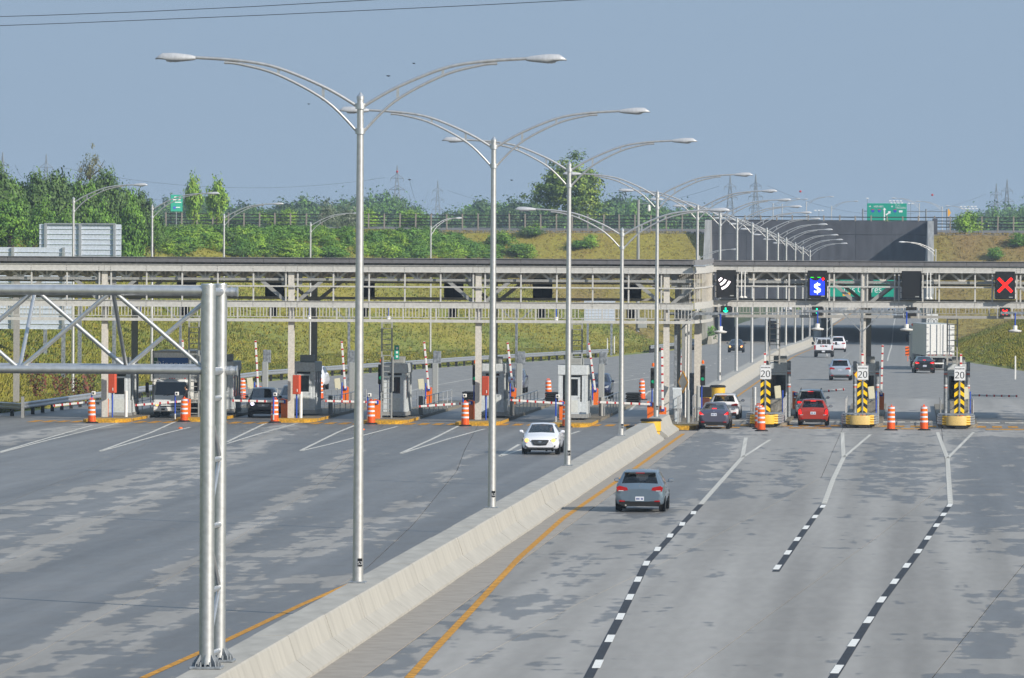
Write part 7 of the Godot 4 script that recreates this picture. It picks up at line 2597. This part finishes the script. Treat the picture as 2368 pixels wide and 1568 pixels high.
func build_vehicles():
	var grey_blue := paint("paint_grey_blue", Color(0.42, 0.49, 0.55), 0.5)
	var white := paint("paint_white", Color(0.86, 0.87, 0.90), 0.0)
	var black := paint("paint_black", Color(0.022, 0.026, 0.038), 0.1)
	var slate := paint("paint_slate", Color(0.36, 0.36, 0.43), 0.55)
	var red := paint("paint_red", Color(0.66, 0.20, 0.12), 0.3)
	var silver := paint("paint_silver", Color(0.70, 0.74, 0.79), 0.6)
	var pale := paint("paint_pale_grey", Color(0.78, 0.82, 0.85), 0.4)
	var navy := paint("paint_navy", Color(0.12, 0.14, 0.19), 0.5)
	var bright_red := paint("paint_bright_red", Color(0.62, 0.06, 0.06), 0.2)
	car("grey-blue hatchback driving away in the foreground, right of the median barrier", "car", "hatch", grey_blue, -9.62, 219.3, -0.01, {"plate": 0.48})
	car("white sedan driving towards the camera, just past the toll booths", "car", "sedan", white, -17.35, 287.0, PI, {"head": "head_warm", "wide": 1.0})
	car("black sport utility car with lit headlights waiting at the boom", "car", "suv", black, -37.95, 355.0, PI + 0.09, {"head": "head_cool", "dark_glass": 1})
	car("dark blue-grey car queuing right behind the black sport utility car", "car", "suv", navy, -37.0, 363.5, PI, {"dark_glass": 1})
	car("slate grey sedan with lit brake lights at the leftmost outbound booth", "car", "sedan", slate, -10.72, 335.8, -0.01, {"brake": 1, "plate": 0.80, "wide": 0.96, "tail": [[0.52, 0.78], [0.70, 0.76], [0.84, 0.80], [0.85, 0.94], [0.78, 0.98], [0.70, 0.88]]})
	car("white hatchback with black tailgate ahead of the slate grey sedan", "car", "hatch", white, -10.85, 358.5, -0.02, {"black_mirror": 1, "plate": 0.6})
	car("red hatchback with lit brake lights waiting behind the grey sport utility car", "car", "hatch", red, -5.42, 344.5, 0.0, {"brake": 1, "black_mirror": 1, "plate": 0.72, "wide": 0.97, "tail": [[0.64, 0.60], [0.86, 0.60], [0.87, 0.92], [0.76, 1.0], [0.68, 0.86]]})
	car("grey sport utility car with lit brake lights ahead of the red hatchback", "car", "suv", pale, -5.85, 362.0, 0.0, {"brake": 1, "black_mirror": 1, "dark_glass": 1, "rails": 1})
	car("silver sport utility car driving away just beyond the toll booths", "car", "suv", silver, -5.55, 491.3, -0.02, {"rails": 1, "plate": 0.83, "dark_glass": 1})
	car("black sedan driving away beside the white trailer", "car", "sedan", black, 1.2, 530.3, 0.05, {"dark_glass": 1, "plate": 0.62, "brake": 1, "wide": 1.02})
	car("white minivan driving away ahead of the white pickup", "car", "suv", white, -8.2, 697.0, 0.0, {"tall": 1.05, "wide": 0.98, "rails": 1, "dark_glass": 1})
	car("dark green-grey sedan with amber light driving towards the plaza from the tunnel", "car", "sedan", navy, -19.4, 679.0, PI, {"head": "head_warm", "turn": 1})
	car("black sedan half hidden behind the dark column, coming from the tunnel", "car", "sedan", black, -24.6, 684.0, PI)
	car("grey sport utility car with lit headlights approaching behind the fifth booth", "car", "suv", slate, -28.15, 431.0, PI, {"head": "head_cool"})
	car("white sport utility car with amber turn signal approaching behind the sixth booth", "car", "suv", white, -21.95, 398.5, PI, {"turn": 1})
	car("blue car glimpsed between the sixth booth and the raised boom", "car", "suv", paint("paint_blue", Color(0.10, 0.13, 0.26), 0.4), -21.2, 414.0, PI)
	car("white car half hidden behind the third booth", "car", "suv", white, -43.05, 437.0, PI)
	car("red car in the left tunnel tube driving towards the plaza", "car", "hatch", bright_red, -20.5, 905.0, PI)
	car("silver-white pickup-sized car far beyond the tunnel driving away", "car", "suv", silver, -3.4, 1120.0, 0.0, {"wide": 1.06, "tall": 1.05, "dark_glass": 1})
	car("white car very far away in the left carriageway beyond the tunnel", "car", "suv", white, -26.0, 1290.0, PI, {"tall": 1.1})
	car("tiny dark red car very far away behind the middle canopy column", "car", "sedan", bright_red, -14.6 + 5.0, 1400.0, 0.0)
	box_truck()
	semi_truck()
	pickup()

func box_truck():
	var t := thing("box_truck", "white rental box truck with blue Discount sign waiting at the boom", "truck", W(-42.95, 352.6, 0.0), PI + 0.02)
	var wt: Material = mats["white"]
	var grey := mat("truck_grey", Color(0.84, 0.86, 0.87), 0.45)
	# local +z is the rear, -z the front
	var box := MB.new()
	box.cbox(Vector3(0, 2.42, 2.9), Vector3(2.55, 2.9, 6.2), 0.04)
	part(t, "cargo_box", box, mats["white"])
	for e in [[0, 3.83, 2.55, 0.11], [0, 1.05, 2.55, 0.1]]:
		var tr := MB.new()
		tr.cbox(Vector3(e[0], e[1], -0.22), Vector3(e[2] + 0.03, e[3], 0.06), 0.01)
		part(t, "frame_rail", tr, mats["steel_dark"])
	for sx in [-1.24, 1.24]:
		var tr := MB.new()
		tr.cbox(Vector3(sx, 2.42, -0.21), Vector3(0.1, 2.9, 0.06), 0.01)
		part(t, "frame_post", tr, mats["steel_grey"])
	# the sign is written for a viewer in front, so it hangs in a turned holder
	var sg := poly_part(t, "sign_board", [[-0.98, 2.98], [0.86, 2.98], [0.98, 3.48], [-0.86, 3.48]], 0.02, -0.24, mat("sign_blue", Color(0.07, 0.32, 0.60), 0.45))
	part(sg, "lettering", text_mesh("Discount", 0.40, 0.008), mats["sign_white"], Vector3(0, 3.06, -0.256), Vector3(0, PI, 0))
	for q in [-1.13, 1.08]:
		for y in [3.02, 3.27]:
			poly_part(sg, "green_block", [[q - 0.1, y], [q + 0.1, y], [q + 0.12, y + 0.2], [q - 0.08, y + 0.2]], 0.02, -0.24, mat("sign_leaf", Color(0.10, 0.36, 0.12), 0.45))
	# cab
	var cab := MB.new()
	var secs := []
	for q in [[-0.35, 0.55, 0.98, 1.92, 0.9], [-0.6, 0.5, 1.02, 2.22, 0.9], [-1.55, 0.5, 1.03, 2.24, 0.88], [-1.78, 0.5, 1.03, 2.1, 0.88], [-1.98, 0.5, 1.03, 1.35, 0.98], [-2.06, 0.52, 1.02, 1.1, 0.98], [-2.08, 0.56, 0.98, 0.98, 0.94]]:
		secs.append([Vector3(-q[2], q[1], q[0]), Vector3(-q[2], minf(1.3, q[3] - 0.05), q[0]), Vector3(-q[4], q[3] - 0.06, q[0]), Vector3(-q[4] + 0.1, q[3], q[0]), Vector3(q[4] - 0.1, q[3], q[0]), Vector3(q[4], q[3] - 0.06, q[0]), Vector3(q[2], minf(1.3, q[3] - 0.05), q[0]), Vector3(q[2], q[1], q[0])])
	cab.loft(secs)
	part(t, "cab", cab, grey)
	var ws := MB.new()
	ws.quad(Vector3(-0.95, 1.33, -2.005), Vector3(0.95, 1.33, -2.005), Vector3(0.85, 2.08, -1.80), Vector3(-0.85, 2.08, -1.80), Vector3(0, 0.2, -1))
	part(t, "windshield", ws, mats["glass_dark"])
	for sx in [-1.0, 1.0]:
		var sw := MB.new()
		sw.quad(Vector3(sx * 1.035, 1.3, -0.7), Vector3(sx * 1.035, 1.3, -1.75), Vector3(sx * 0.93, 2.1, -1.6), Vector3(sx * 0.93, 2.1, -0.7), Vector3(sx, 0, 0))
		part(t, "side_window", sw, mats["glass_dark"])
		var mr := MB.new()
		mr.cbox(Vector3(sx * 1.42, 1.75, -1.75), Vector3(0.2, 0.62, 0.1), 0.04)
		mr.tube([Vector3(sx * 1.0, 2.1, -1.7), Vector3(sx * 1.35, 2.12, -1.75), Vector3(sx * 1.42, 2.0, -1.75)], 0.018, 6)
		part(t, "mirror", mr, mats["black_matt"])
		var hl := MB.new()
		hl.cbox(Vector3(sx * 0.8, 0.78, -2.09), Vector3(0.32, 0.2, 0.06), 0.04)
		var h := part(t, "headlight", hl, mats["lens"])
		var lit := MB.new()
		lit.lathe([Vector2(0.1, 0), Vector2(0.08, 0.02), Vector2(0, 0.03)], 14, Transform3D(Basis(Vector3.RIGHT, -PI / 2.0), Vector3(sx * 0.8, 0.78, -2.118)))
		part(h, "lit_lamp", lit, mats["head_warm"])
		for z in [-1.35, 3.6]: wheel(t, Vector3(sx * 0.88, 0.4, z), 0.4, 0.26 if z < 0 else 0.5, sx)
		var fg := MB.new()
		fg.cbox(Vector3(sx * 0.45, 0.5, -2.115), Vector3(0.22, 0.1, 0.02), 0.01)
		part(t, "fog_lamp", fg, mats["black"])
	var gr := MB.new()
	for k in 3: gr.cbox(Vector3(-0.45 + k * 0.45, 0.82, -2.09), Vector3(0.4, 0.06, 0.03), 0.01)
	gr.cbox(Vector3(0, 0.68, -2.09), Vector3(1.25, 0.06, 0.03), 0.01)
	part(t, "grille", gr, mats["trim"])
	var bm := MB.new()
	bm.cbox(Vector3(0, 0.5, -2.0), Vector3(2.04, 0.24, 0.2), 0.03)
	part(t, "bumper", bm, wt)
	for x in [-0.75, -0.14, 0.0, 0.14, 0.75]:
		var ml := MB.new()
		ml.cbox(Vector3(x, 2.29, -1.4), Vector3(0.09, 0.05, 0.06), 0.012)
		part(t, "marker_light", ml, mats["red"])
	for sx in [-1.0, 1.0]:
		var wp := MB.new()
		wp.tube([Vector3(sx * 0.1 + 0.35, 1.3, -2.03), Vector3(sx * 0.1 - 0.25, 1.42, -2.0)], 0.014, 5)
		part(t, "wiper", wp, mats["black"])
	var fr := MB.new()
	fr.box(Vector3(0, 0.75, 2.2), Vector3(0.9, 0.25, 6.5))
	part(t, "chassis", fr, mats["underbody"])

func semi_truck():
	var t := thing("semi_trailer_truck", "white box trailer truck driving away on the right, orange marker at its cab", "truck", W(2.72, 546.0, 0.0), 0.083)
	var w := 2.6
	var box := MB.new()
	box.cbox(Vector3(0, 2.72, -7.3), Vector3(w, 2.86, 14.6), 0.03)
	part(t, "trailer_box", box, mat("trailer_side_shade", Color(0.66, 0.67, 0.65), 0.45))  # grey where the doors are white: left-side shade put into the colour
	for sx in [-1.0, 1.0]:
		var d := MB.new()
		d.cbox(Vector3(sx * 0.63, 2.76, 0.03), Vector3(1.22, 2.72, 0.05), 0.012)
		var door := part(t, "door", d, mats["white"])
		for x in [0.28, 0.86]:
			var r := MB.new()
			r.tube([Vector3(sx * x, 1.32, 0.09), Vector3(sx * x, 4.1, 0.09)], 0.024, 8)
			part(door, "lock_rod", r, mats["galv_dull"])
			var hd := MB.new()
			hd.cbox(Vector3(sx * (x + 0.12), 1.68, 0.1), Vector3(0.3, 0.045, 0.03), 0.01)
			part(door, "handle", hd, mats["galv_dull"])
		for y in [1.6, 2.15, 2.7, 3.25, 3.85]:
			var h := MB.new()
			h.cbox(Vector3(sx * 1.16, y, 0.075), Vector3(0.24, 0.05, 0.03), 0.01)
			part(door, "hinge", h, mats["galv_dull"])
		for k in 3:
			var ml := MB.new()
			ml.cbox(Vector3(sx * (0.35 + k * 0.32), 1.34, 0.07), Vector3(0.2, 0.05, 0.03), 0.01)
			part(t, "red_reflector", ml, mats["red"])
		for z in [-1.9, -3.2, -11.6, -12.9, -17.0]:
			wheel(t, Vector3(sx * 0.98, 0.5, z), 0.5, 0.52, sx)
		var fl := MB.new()
		fl.box(Vector3(sx * 0.95, 0.55, -1.15), Vector3(0.6, 0.7, 0.02))
		part(t, "mud_flap", fl, mats["rubber"])
		var mr := MB.new()
		mr.cbox(Vector3(sx * 1.55, 2.7, -17.3), Vector3(0.22, 0.7, 0.15), 0.04)
		mr.tube([Vector3(sx * 1.2, 3.0, -17.3), Vector3(sx * 1.5, 3.0, -17.3)], 0.025, 6)
		part(t, "mirror", mr, mats["black_matt"])
	poly_part(t, "grey_placard", [[0.68, 1.94], [0.9, 1.74], [1.12, 1.98], [0.95, 2.12], [0.78, 2.12]], 0.01, 0.062, mats["unit_grey"])
	var sill := MB.new()
	sill.cbox(Vector3(0, 1.2, 0.0), Vector3(w, 0.2, 0.14), 0.02)
	part(t, "rear_sill", sill, mats["unit_grey"])
	var gd := MB.new()
	gd.box(Vector3(0, 0.6, -0.1), Vector3(2.3, 0.12, 0.08))
	for sx in [-0.7, 0.7]: gd.box(Vector3(sx, 0.88, -0.1), Vector3(0.08, 0.5, 0.08))
	part(t, "underride_guard", gd, mats["white"])
	var ch := MB.new()
	ch.box(Vector3(0, 1.1, -7.5), Vector3(1.0, 0.3, 14.0))
	part(t, "chassis", ch, mats["underbody"])
	var cab := MB.new()
	cab.cbox(Vector3(0, 2.25, -17.2), Vector3(2.45, 3.3, 3.2), 0.15)
	cab.cbox(Vector3(0, 1.5, -19.4), Vector3(2.2, 1.5, 1.6), 0.2)
	part(t, "cab", cab, mats["steel_grey"])
	var am := MB.new()
	am.cbox(Vector3(-1.32, 3.95, -14.0), Vector3(0.2, 0.22, 0.25), 0.05)
	part(t, "orange_marker", am, mats["orange"])
	var bd := thing("hazard_marker", "small orange striped hazard marker left of the trailer truck", "hazard marker", W(-0.18, 600.0, road_h(600.0)))
	var m := MB.new()
	m.cbox(Vector3(0, 1.0, 0), Vector3(0.5, 0.9, 0.03), 0.01)
	m.box(Vector3(0, 0.3, -0.03), Vector3(0.06, 0.8, 0.04))
	part(bd, "plate", m, mats["amber"])
	for k in 3:
		poly_part(bd, "black_stripe", [[-0.25, 0.58 + k * 0.3], [-0.25, 0.68 + k * 0.3], [0.25, 0.86 + k * 0.3 - 0.05], [0.25, 0.76 + k * 0.3 - 0.05]], 0.006, 0.02, mats["sign_black"])

func pickup():
	var t := thing("pickup_truck", "white pickup truck with pipe rack driving away left of the minivan", "pickup truck", W(-8.85, 628.5, 0.0), -0.01)
	var wm := paint("paint_white", Color(0.86, 0.87, 0.90), 0.0)
	var bed := MB.new()
	bed.cbox(Vector3(0, 0.98, 1.7), Vector3(1.98, 0.62, 2.2), 0.05)
	part(t, "bed", bed, wm)
	var tg := MB.new()
	tg.cbox(Vector3(0, 1.0, 2.83), Vector3(1.6, 0.56, 0.06), 0.02)
	var gate_ := part(t, "tailgate", tg, wm)
	for q in [[-0.26, 0.14, "sign_black"], [-0.02, 0.2, "red"], [0.26, 0.26, "sign_black"]]:
		var b := MB.new()
		b.cbox(Vector3(q[0], 1.14, 2.868), Vector3(q[1], 0.13, 0.01), 0.004, Basis(Vector3.BACK, -0.15))
		part(gate_, "logo_mark", b, mats[q[2]])
	var cab := MB.new()
	var secs := []
	for q in [[0.55, 0.9, 1.86, 0.72], [0.35, 0.95, 1.92, 0.74], [-0.9, 0.95, 1.92, 0.74], [-1.2, 0.95, 1.84, 0.72], [-1.75, 0.95, 1.25, 0.85], [-2.6, 0.93, 1.15, 0.82], [-2.8, 0.85, 0.98, 0.76]]:
		secs.append([Vector3(-q[1], 0.5, q[0]), Vector3(-q[1], minf(1.2, q[2] - 0.04), q[0]), Vector3(-q[3], q[2] - 0.05, q[0]), Vector3(-q[3] + 0.1, q[2], q[0]), Vector3(q[3] - 0.1, q[2], q[0]), Vector3(q[3], q[2] - 0.05, q[0]), Vector3(q[1], minf(1.2, q[2] - 0.04), q[0]), Vector3(q[1], 0.5, q[0])])
	cab.loft(secs)
	part(t, "cab", cab, wm)
	var rw := MB.new()
	rw.quad(Vector3(-0.72, 1.34, 0.575), Vector3(0.72, 1.34, 0.575), Vector3(0.62, 1.78, 0.575), Vector3(-0.62, 1.78, 0.575), Vector3(0, 0, 1))
	part(t, "rear_window", rw, mats["glass_dark"])
	for sx in [-1.0, 1.0]:
		var tl := MB.new()
		tl.cbox(Vector3(sx * 0.9, 1.0, 2.8), Vector3(0.14, 0.46, 0.1), 0.02)
		part(t, "taillight", tl, mats["tail_red"])
		for z in [1.75, -1.9]: wheel(t, Vector3(sx * 0.84, 0.4, z), 0.4, 0.27, sx)
		var mr := MB.new()
		mr.cbox(Vector3(sx * 1.2, 1.38, -1.1), Vector3(0.24, 0.3, 0.12), 0.04)
		mr.box(Vector3(sx * 1.0, 1.32, -1.1), Vector3(0.25, 0.04, 0.05))
		part(t, "mirror", mr, mats["black_matt"])
		for z in [0.75, 2.7]:
			var p := MB.new()
			p.tube([Vector3(sx * 0.88, 1.25, z), Vector3(sx * 0.86, 1.98, z)], 0.032, 8)
			part(t, "rack_post", p, mats["galv"])
		var r := MB.new()
		r.tube([Vector3(sx * 0.86, 1.98, 2.75), Vector3(sx * 0.86, 1.98, -1.2)], 0.032, 8)
		part(t, "rack_rail", r, mats["galv"])
	for z in [2.7, 1.4, 0.75]:
		var r := MB.new()
		r.tube([Vector3(-0.98, 1.98, z), Vector3(0.98, 1.98, z)], 0.032, 8)
		part(t, "rack_bar", r, mats["galv"])
	for k in 3:
		var f := MB.new()
		var x := -0.52 + k * 0.52
		f.tube([Vector3(x - 0.24, 1.36, 0.9), Vector3(x - 0.24, 1.84, 0.9), Vector3(x + 0.24, 1.84, 0.9), Vector3(x + 0.24, 1.36, 0.9)], 0.02, 6)
		part(t, "headache_frame", f, mats["galv"])
	var bp := MB.new()
	bp.cbox(Vector3(0, 0.58, 2.86), Vector3(1.86, 0.2, 0.18), 0.03)
	part(t, "bumper", bp, mats["trim"])
	poly_part(t, "license_plate", [[-0.155, 0.52], [0.155, 0.52], [0.155, 0.67], [-0.155, 0.67]], 0.01, 2.96, mats["plate"])
	var ub := MB.new()
	ub.box(Vector3(0, 0.5, 0), Vector3(1.5, 0.24, 4.9))
	part(t, "underbody", ub, mats["underbody"])

# ------------------------------------------------------------------ people
func smin(a: float, b: float, k: float) -> float:
	var h := maxf(k - absf(a - b), 0.0) / k
	return minf(a, b) - h * h * k * 0.25

# bones: [a, b, radius a, radius b]; a smooth union of tapered capsules meshed as surface nets
func flesh(mb: MB, bones: Array, cell: float, blend: float):
	var lo := Vector3.INF
	var hi := -Vector3.INF
	for b in bones:
		var r: float = maxf(b[2], b[3]) + cell * 2.0
		for k in 2:
			lo = lo.min(b[k] - Vector3.ONE * r); hi = hi.max(b[k] + Vector3.ONE * r)
	var nx := int((hi.x - lo.x) / cell) + 2
	var ny := int((hi.y - lo.y) / cell) + 2
	var nz := int((hi.z - lo.z) / cell) + 2
	var f := PackedFloat32Array()
	f.resize(nx * ny * nz)
	for j in ny:
		for k in nz:
			for i in nx:
				var p := lo + Vector3(i, j, k) * cell
				var d := 9.0
				for b in bones:
					var ab: Vector3 = b[1] - b[0]
					var u := clampf((p - b[0]).dot(ab) / maxf(ab.length_squared(), 1e-9), 0.0, 1.0)
					var e: float = p.distance_to(b[0] + ab * u) - lerpf(b[2], b[3], u)
					if e < d + blend: d = smin(d, e, blend)
				f[(j * nz + k) * nx + i] = d
	var vid := {}
	var vs := []
	var ns := []
	for j in ny - 1:
		for k in nz - 1:
			for i in nx - 1:
				var o := []
				var neg := 0
				for c in 8:
					var q := f[((j + (c >> 2 & 1)) * nz + k + (c >> 1 & 1)) * nx + i + (c & 1)]
					o.append(q)
					if q < 0.0: neg += 1
				if neg == 0 or neg == 8: continue
				var sum := Vector3.ZERO
				var cnt := 0
				for c in 8:
					for ax in 3:
						if c >> ax & 1: continue
						var c2: int = c | (1 << ax)
						if (o[c] < 0.0) != (o[c2] < 0.0):
							var u: float = o[c] / (o[c] - o[c2])
							var p := Vector3(c & 1, c >> 2 & 1, c >> 1 & 1)
							var p2 := Vector3(c2 & 1, c2 >> 2 & 1, c2 >> 1 & 1)
							sum += p.lerp(p2, u); cnt += 1
				var g := Vector3(o[1] + o[3] + o[5] + o[7] - o[0] - o[2] - o[4] - o[6], o[4] + o[5] + o[6] + o[7] - o[0] - o[1] - o[2] - o[3], o[2] + o[3] + o[6] + o[7] - o[0] - o[1] - o[4] - o[5])
				vid[(j * nz + k) * nx + i] = vs.size()
				vs.append(lo + (Vector3(i, j, k) + sum / cnt) * cell)
				ns.append(g.normalized())
	for j in range(1, ny - 1):
		for k in range(1, nz - 1):
			for i in range(1, nx - 1):
				var id := (j * nz + k) * nx + i
				for ax in 3:
					var step: int = [1, nz * nx, nx][ax]
					if (f[id] < 0.0) == (f[id + step] < 0.0): continue
					var s1: int = [nz * nx, nx, 1][ax]
					var s2: int = [nx, 1, nz * nx][ax]
					var q := [id, id - s1, id - s1 - s2, id - s2]
					if not (vid.has(q[0]) and vid.has(q[1]) and vid.has(q[2]) and vid.has(q[3])): continue
					var a: int = vid[q[0]]; var b: int = vid[q[1]]; var c: int = vid[q[2]]; var d: int = vid[q[3]]
					mb.tri3(vs[a], vs[b], vs[c], ns[a], ns[b], ns[c]); mb.tri3(vs[a], vs[c], vs[d], ns[a], ns[c], ns[d])

func hand_bones(w: Vector3, dir: Vector3, palm: Vector3, side: float) -> Array:
	# wrist, pointing direction, palm normal; five fingers of different length, slightly curled, the thumb off the side
	var across := dir.cross(palm).normalized() * side
	var o := [[w, w + dir * 0.045 + across * 0.012, 0.024, 0.026], [w, w + dir * 0.045 - across * 0.016, 0.024, 0.024], [w + dir * 0.045 + across * 0.02, w + dir * 0.085 + across * 0.026, 0.019, 0.014], [w + dir * 0.045 - across * 0.02, w + dir * 0.08 - across * 0.026, 0.019, 0.013]]
	var ln := [0.072, 0.082, 0.077, 0.06]
	for k in 4:
		var b := w + dir * (0.088 - absf(k - 1.3) * 0.004) + across * (0.031 - k * 0.0205)
		var l: float = ln[k]
		var p1 := b + (dir + palm * 0.25).normalized() * l * 0.45
		var p2 := p1 + (dir + palm * 0.7).normalized() * l * 0.32
		var p3 := p2 + (dir + palm * 1.3).normalized() * l * 0.25
		o.append([b - dir * 0.01, p1, 0.0095, 0.009]); o.append([p1, p2, 0.009, 0.0082]); o.append([p2, p3, 0.0082, 0.007])
	var tb := w + dir * 0.03 + across * 0.028
	var t1 := tb + (dir * 0.7 + across * 0.7 + palm * 0.25).normalized() * 0.042
	o.append([tb, t1, 0.014, 0.011]); o.append([t1, t1 + (dir + across * 0.15 + palm * 0.3).normalized() * 0.032, 0.0105, 0.008])
	return o

func person(label: String, at_: Vector3, turn: float, seated: bool, shirt_c: Color, hair_c: Color, glasses: bool):
	var t := thing("person", label, "person", at_, turn)
	var skin := mat("skin", Color(0.78, 0.58, 0.47), 0.6)
	var hip := Vector3(0, 0.95, 0)
	var up := Vector3(0, 1, 0)
	var lean := Vector3(0, 0.97, -0.2) if not seated else Vector3(0, 0.98, 0.18)
	lean = lean.normalized()
	var chest := hip + lean * 0.34
	var neck := hip + lean * 0.52
	var head := neck + Vector3(0, 0.17, -0.03)
	var bones := [[hip + Vector3(-0.07, 0, 0), hip + Vector3(0.07, 0, 0), 0.125, 0.125], [hip, chest, 0.13, 0.145], [chest + Vector3(-0.1, 0.02, 0), chest + Vector3(0.1, 0.02, 0), 0.105, 0.105], [chest + Vector3(-0.15, 0.1, 0), chest + Vector3(0.15, 0.1, 0), 0.07, 0.07], [chest, neck, 0.1, 0.06], [neck, head, 0.052, 0.055]]
	var arms := []
	var legs := []
	var wr := []
	for sg in [-1.0, 1.0]:
		var sh: Vector3 = chest + Vector3(sg * 0.185, 0.1, 0)
		var el: Vector3 = sh + (Vector3(sg * 0.06, -0.27, -0.06) if not seated else Vector3(sg * 0.05, -0.22, -0.16))
		var wv: Vector3 = el + (Vector3(-sg * 0.02, -0.07, -0.23) if not seated else Vector3(-sg * 0.06, 0.05, -0.24))
		if not seated and sg < 0: wv = el + Vector3(0.01, -0.24, -0.05)
		arms.append([sh, el, 0.052, 0.042]); arms.append([el, wv, 0.041, 0.028])
		wr.append([wv, (wv - el).normalized(), sg])
		var hp := hip + Vector3(sg * 0.09, -0.03, 0)
		var kn := hip + (Vector3(sg * 0.1, -0.46, -0.02) if not seated else Vector3(sg * 0.14, 0.06, -0.44))
		var an: Vector3 = Vector3(sg * 0.1, 0.09, 0.02) if not seated else kn + Vector3(0, -0.38, -0.16)
		legs.append([hp, kn, 0.085, 0.058]); legs.append([kn, an, 0.056, 0.04]); legs.append([an + Vector3(0, -0.03, 0.02), an + Vector3(0, -0.05, -0.17), 0.042, 0.034])
	var body := MB.new()
	flesh(body, bones + arms + legs, 0.03, 0.05)
	# head with face, on a finer grid
	var hb := [[head + Vector3(0, 0.03, 0.012), head + Vector3(0, 0.05, 0.02), 0.086, 0.09], [head + Vector3(0, -0.03, -0.025), head + Vector3(0, -0.055, -0.05), 0.06, 0.042], [head + Vector3(0, 0.02, -0.085), head + Vector3(0, -0.012, -0.1), 0.01, 0.015], [head + Vector3(-0.03, 0.035, -0.068), head + Vector3(0.03, 0.035, -0.068), 0.017, 0.017], [head + Vector3(-0.018, -0.045, -0.08), head + Vector3(0.018, -0.045, -0.08), 0.012, 0.012], [neck + Vector3(0, 0.03, 0), head, 0.052, 0.05], [head + Vector3(-0.092, 0.0, 0.01), head + Vector3(-0.094, 0.035, 0.015), 0.014, 0.016], [head + Vector3(0.092, 0.0, 0.01), head + Vector3(0.094, 0.035, 0.015), 0.014, 0.016]]
	flesh(body, hb, 0.009, 0.018)
	for q in wr: flesh(body, hand_bones(q[0], q[1], Vector3(0, -1, 0) if absf(q[1].y) < 0.7 else Vector3(-q[2], 0, 0), -q[2]), 0.0055, 0.008)
	part(t, "body", body, skin)
	var st := MB.new()
	var sb := []
	for b in bones.slice(0, 5): sb.append([b[0], b[1], b[2] + 0.012, b[3] + 0.012])
	for i in [0, 1, 2, 3]:
		var b: Array = arms[i]
		sb.append([b[0], b[1] if i % 2 == 0 else b[0].lerp(b[1], 0.85), b[2] + 0.013, b[3] + 0.013])
	flesh(st, sb, 0.026, 0.05)
	part(t, "shirt", st, mat("shirt_%s" % shirt_c.to_html(), shirt_c, 0.85))
	var tb := [[hip + Vector3(-0.07, -0.02, 0), hip + Vector3(0.07, -0.02, 0), 0.14, 0.14]]
	for i in [0, 1, 3, 4]: tb.append([legs[i][0], legs[i][1], legs[i][2] + 0.014, legs[i][3] + 0.02])
	var tr := MB.new()
	flesh(tr, tb, 0.03, 0.04)
	part(t, "trousers", tr, mat("trousers", Color(0.10, 0.11, 0.15), 0.9))
	var sh2 := MB.new()
	for i in [2, 5]: flesh(sh2, [[legs[i][0], legs[i][1], 0.052, 0.044]], 0.014, 0.02)
	part(t, "shoes", sh2, mats["black"])
	var hr := MB.new()
	flesh(hr, [[head + Vector3(0, 0.06, 0.03), head + Vector3(0, 0.07, 0.02), 0.097, 0.093], [head + Vector3(0, 0.0, 0.06), head + Vector3(0, 0.03, 0.06), 0.06, 0.07]], 0.012, 0.03)
	part(t, "hair", hr, mat("hair_%s" % hair_c.to_html(), hair_c, 0.9))
	for sg in [-1.0, 1.0]:
		var e := MB.new()
		e.lathe([Vector2(0, -0.012), Vector2(0.012, 0), Vector2(0, 0.012)], 10, Transform3D(Basis(), head + Vector3(sg * 0.031, 0.02, -0.076)))
		part(t, "eye", e, mats["black"])
	if glasses:
		var g := MB.new()
		for sg in [-1.0, 1.0]: g.cbox(head + Vector3(sg * 0.034, 0.02, -0.094), Vector3(0.056, 0.034, 0.008), 0.003)
		g.box(head + Vector3(0, 0.024, -0.096), Vector3(0.02, 0.006, 0.006))
		part(t, "sunglasses", g, mats["black"])

func build_people():
	person("person with dark hair in a navy shirt standing between the truck and the orange cabinet", W(-41.75, 349.2, 0.16), PI * 0.38, false, Color(0.06, 0.07, 0.11), Color(0.03, 0.025, 0.02), false)
	person("person with sunglasses in an olive shirt driving the white sedan", W(-17.35 + 0.36, 287.0 - 0.12, -0.42), PI, true, Color(0.36, 0.37, 0.25), Color(0.10, 0.08, 0.06), true)
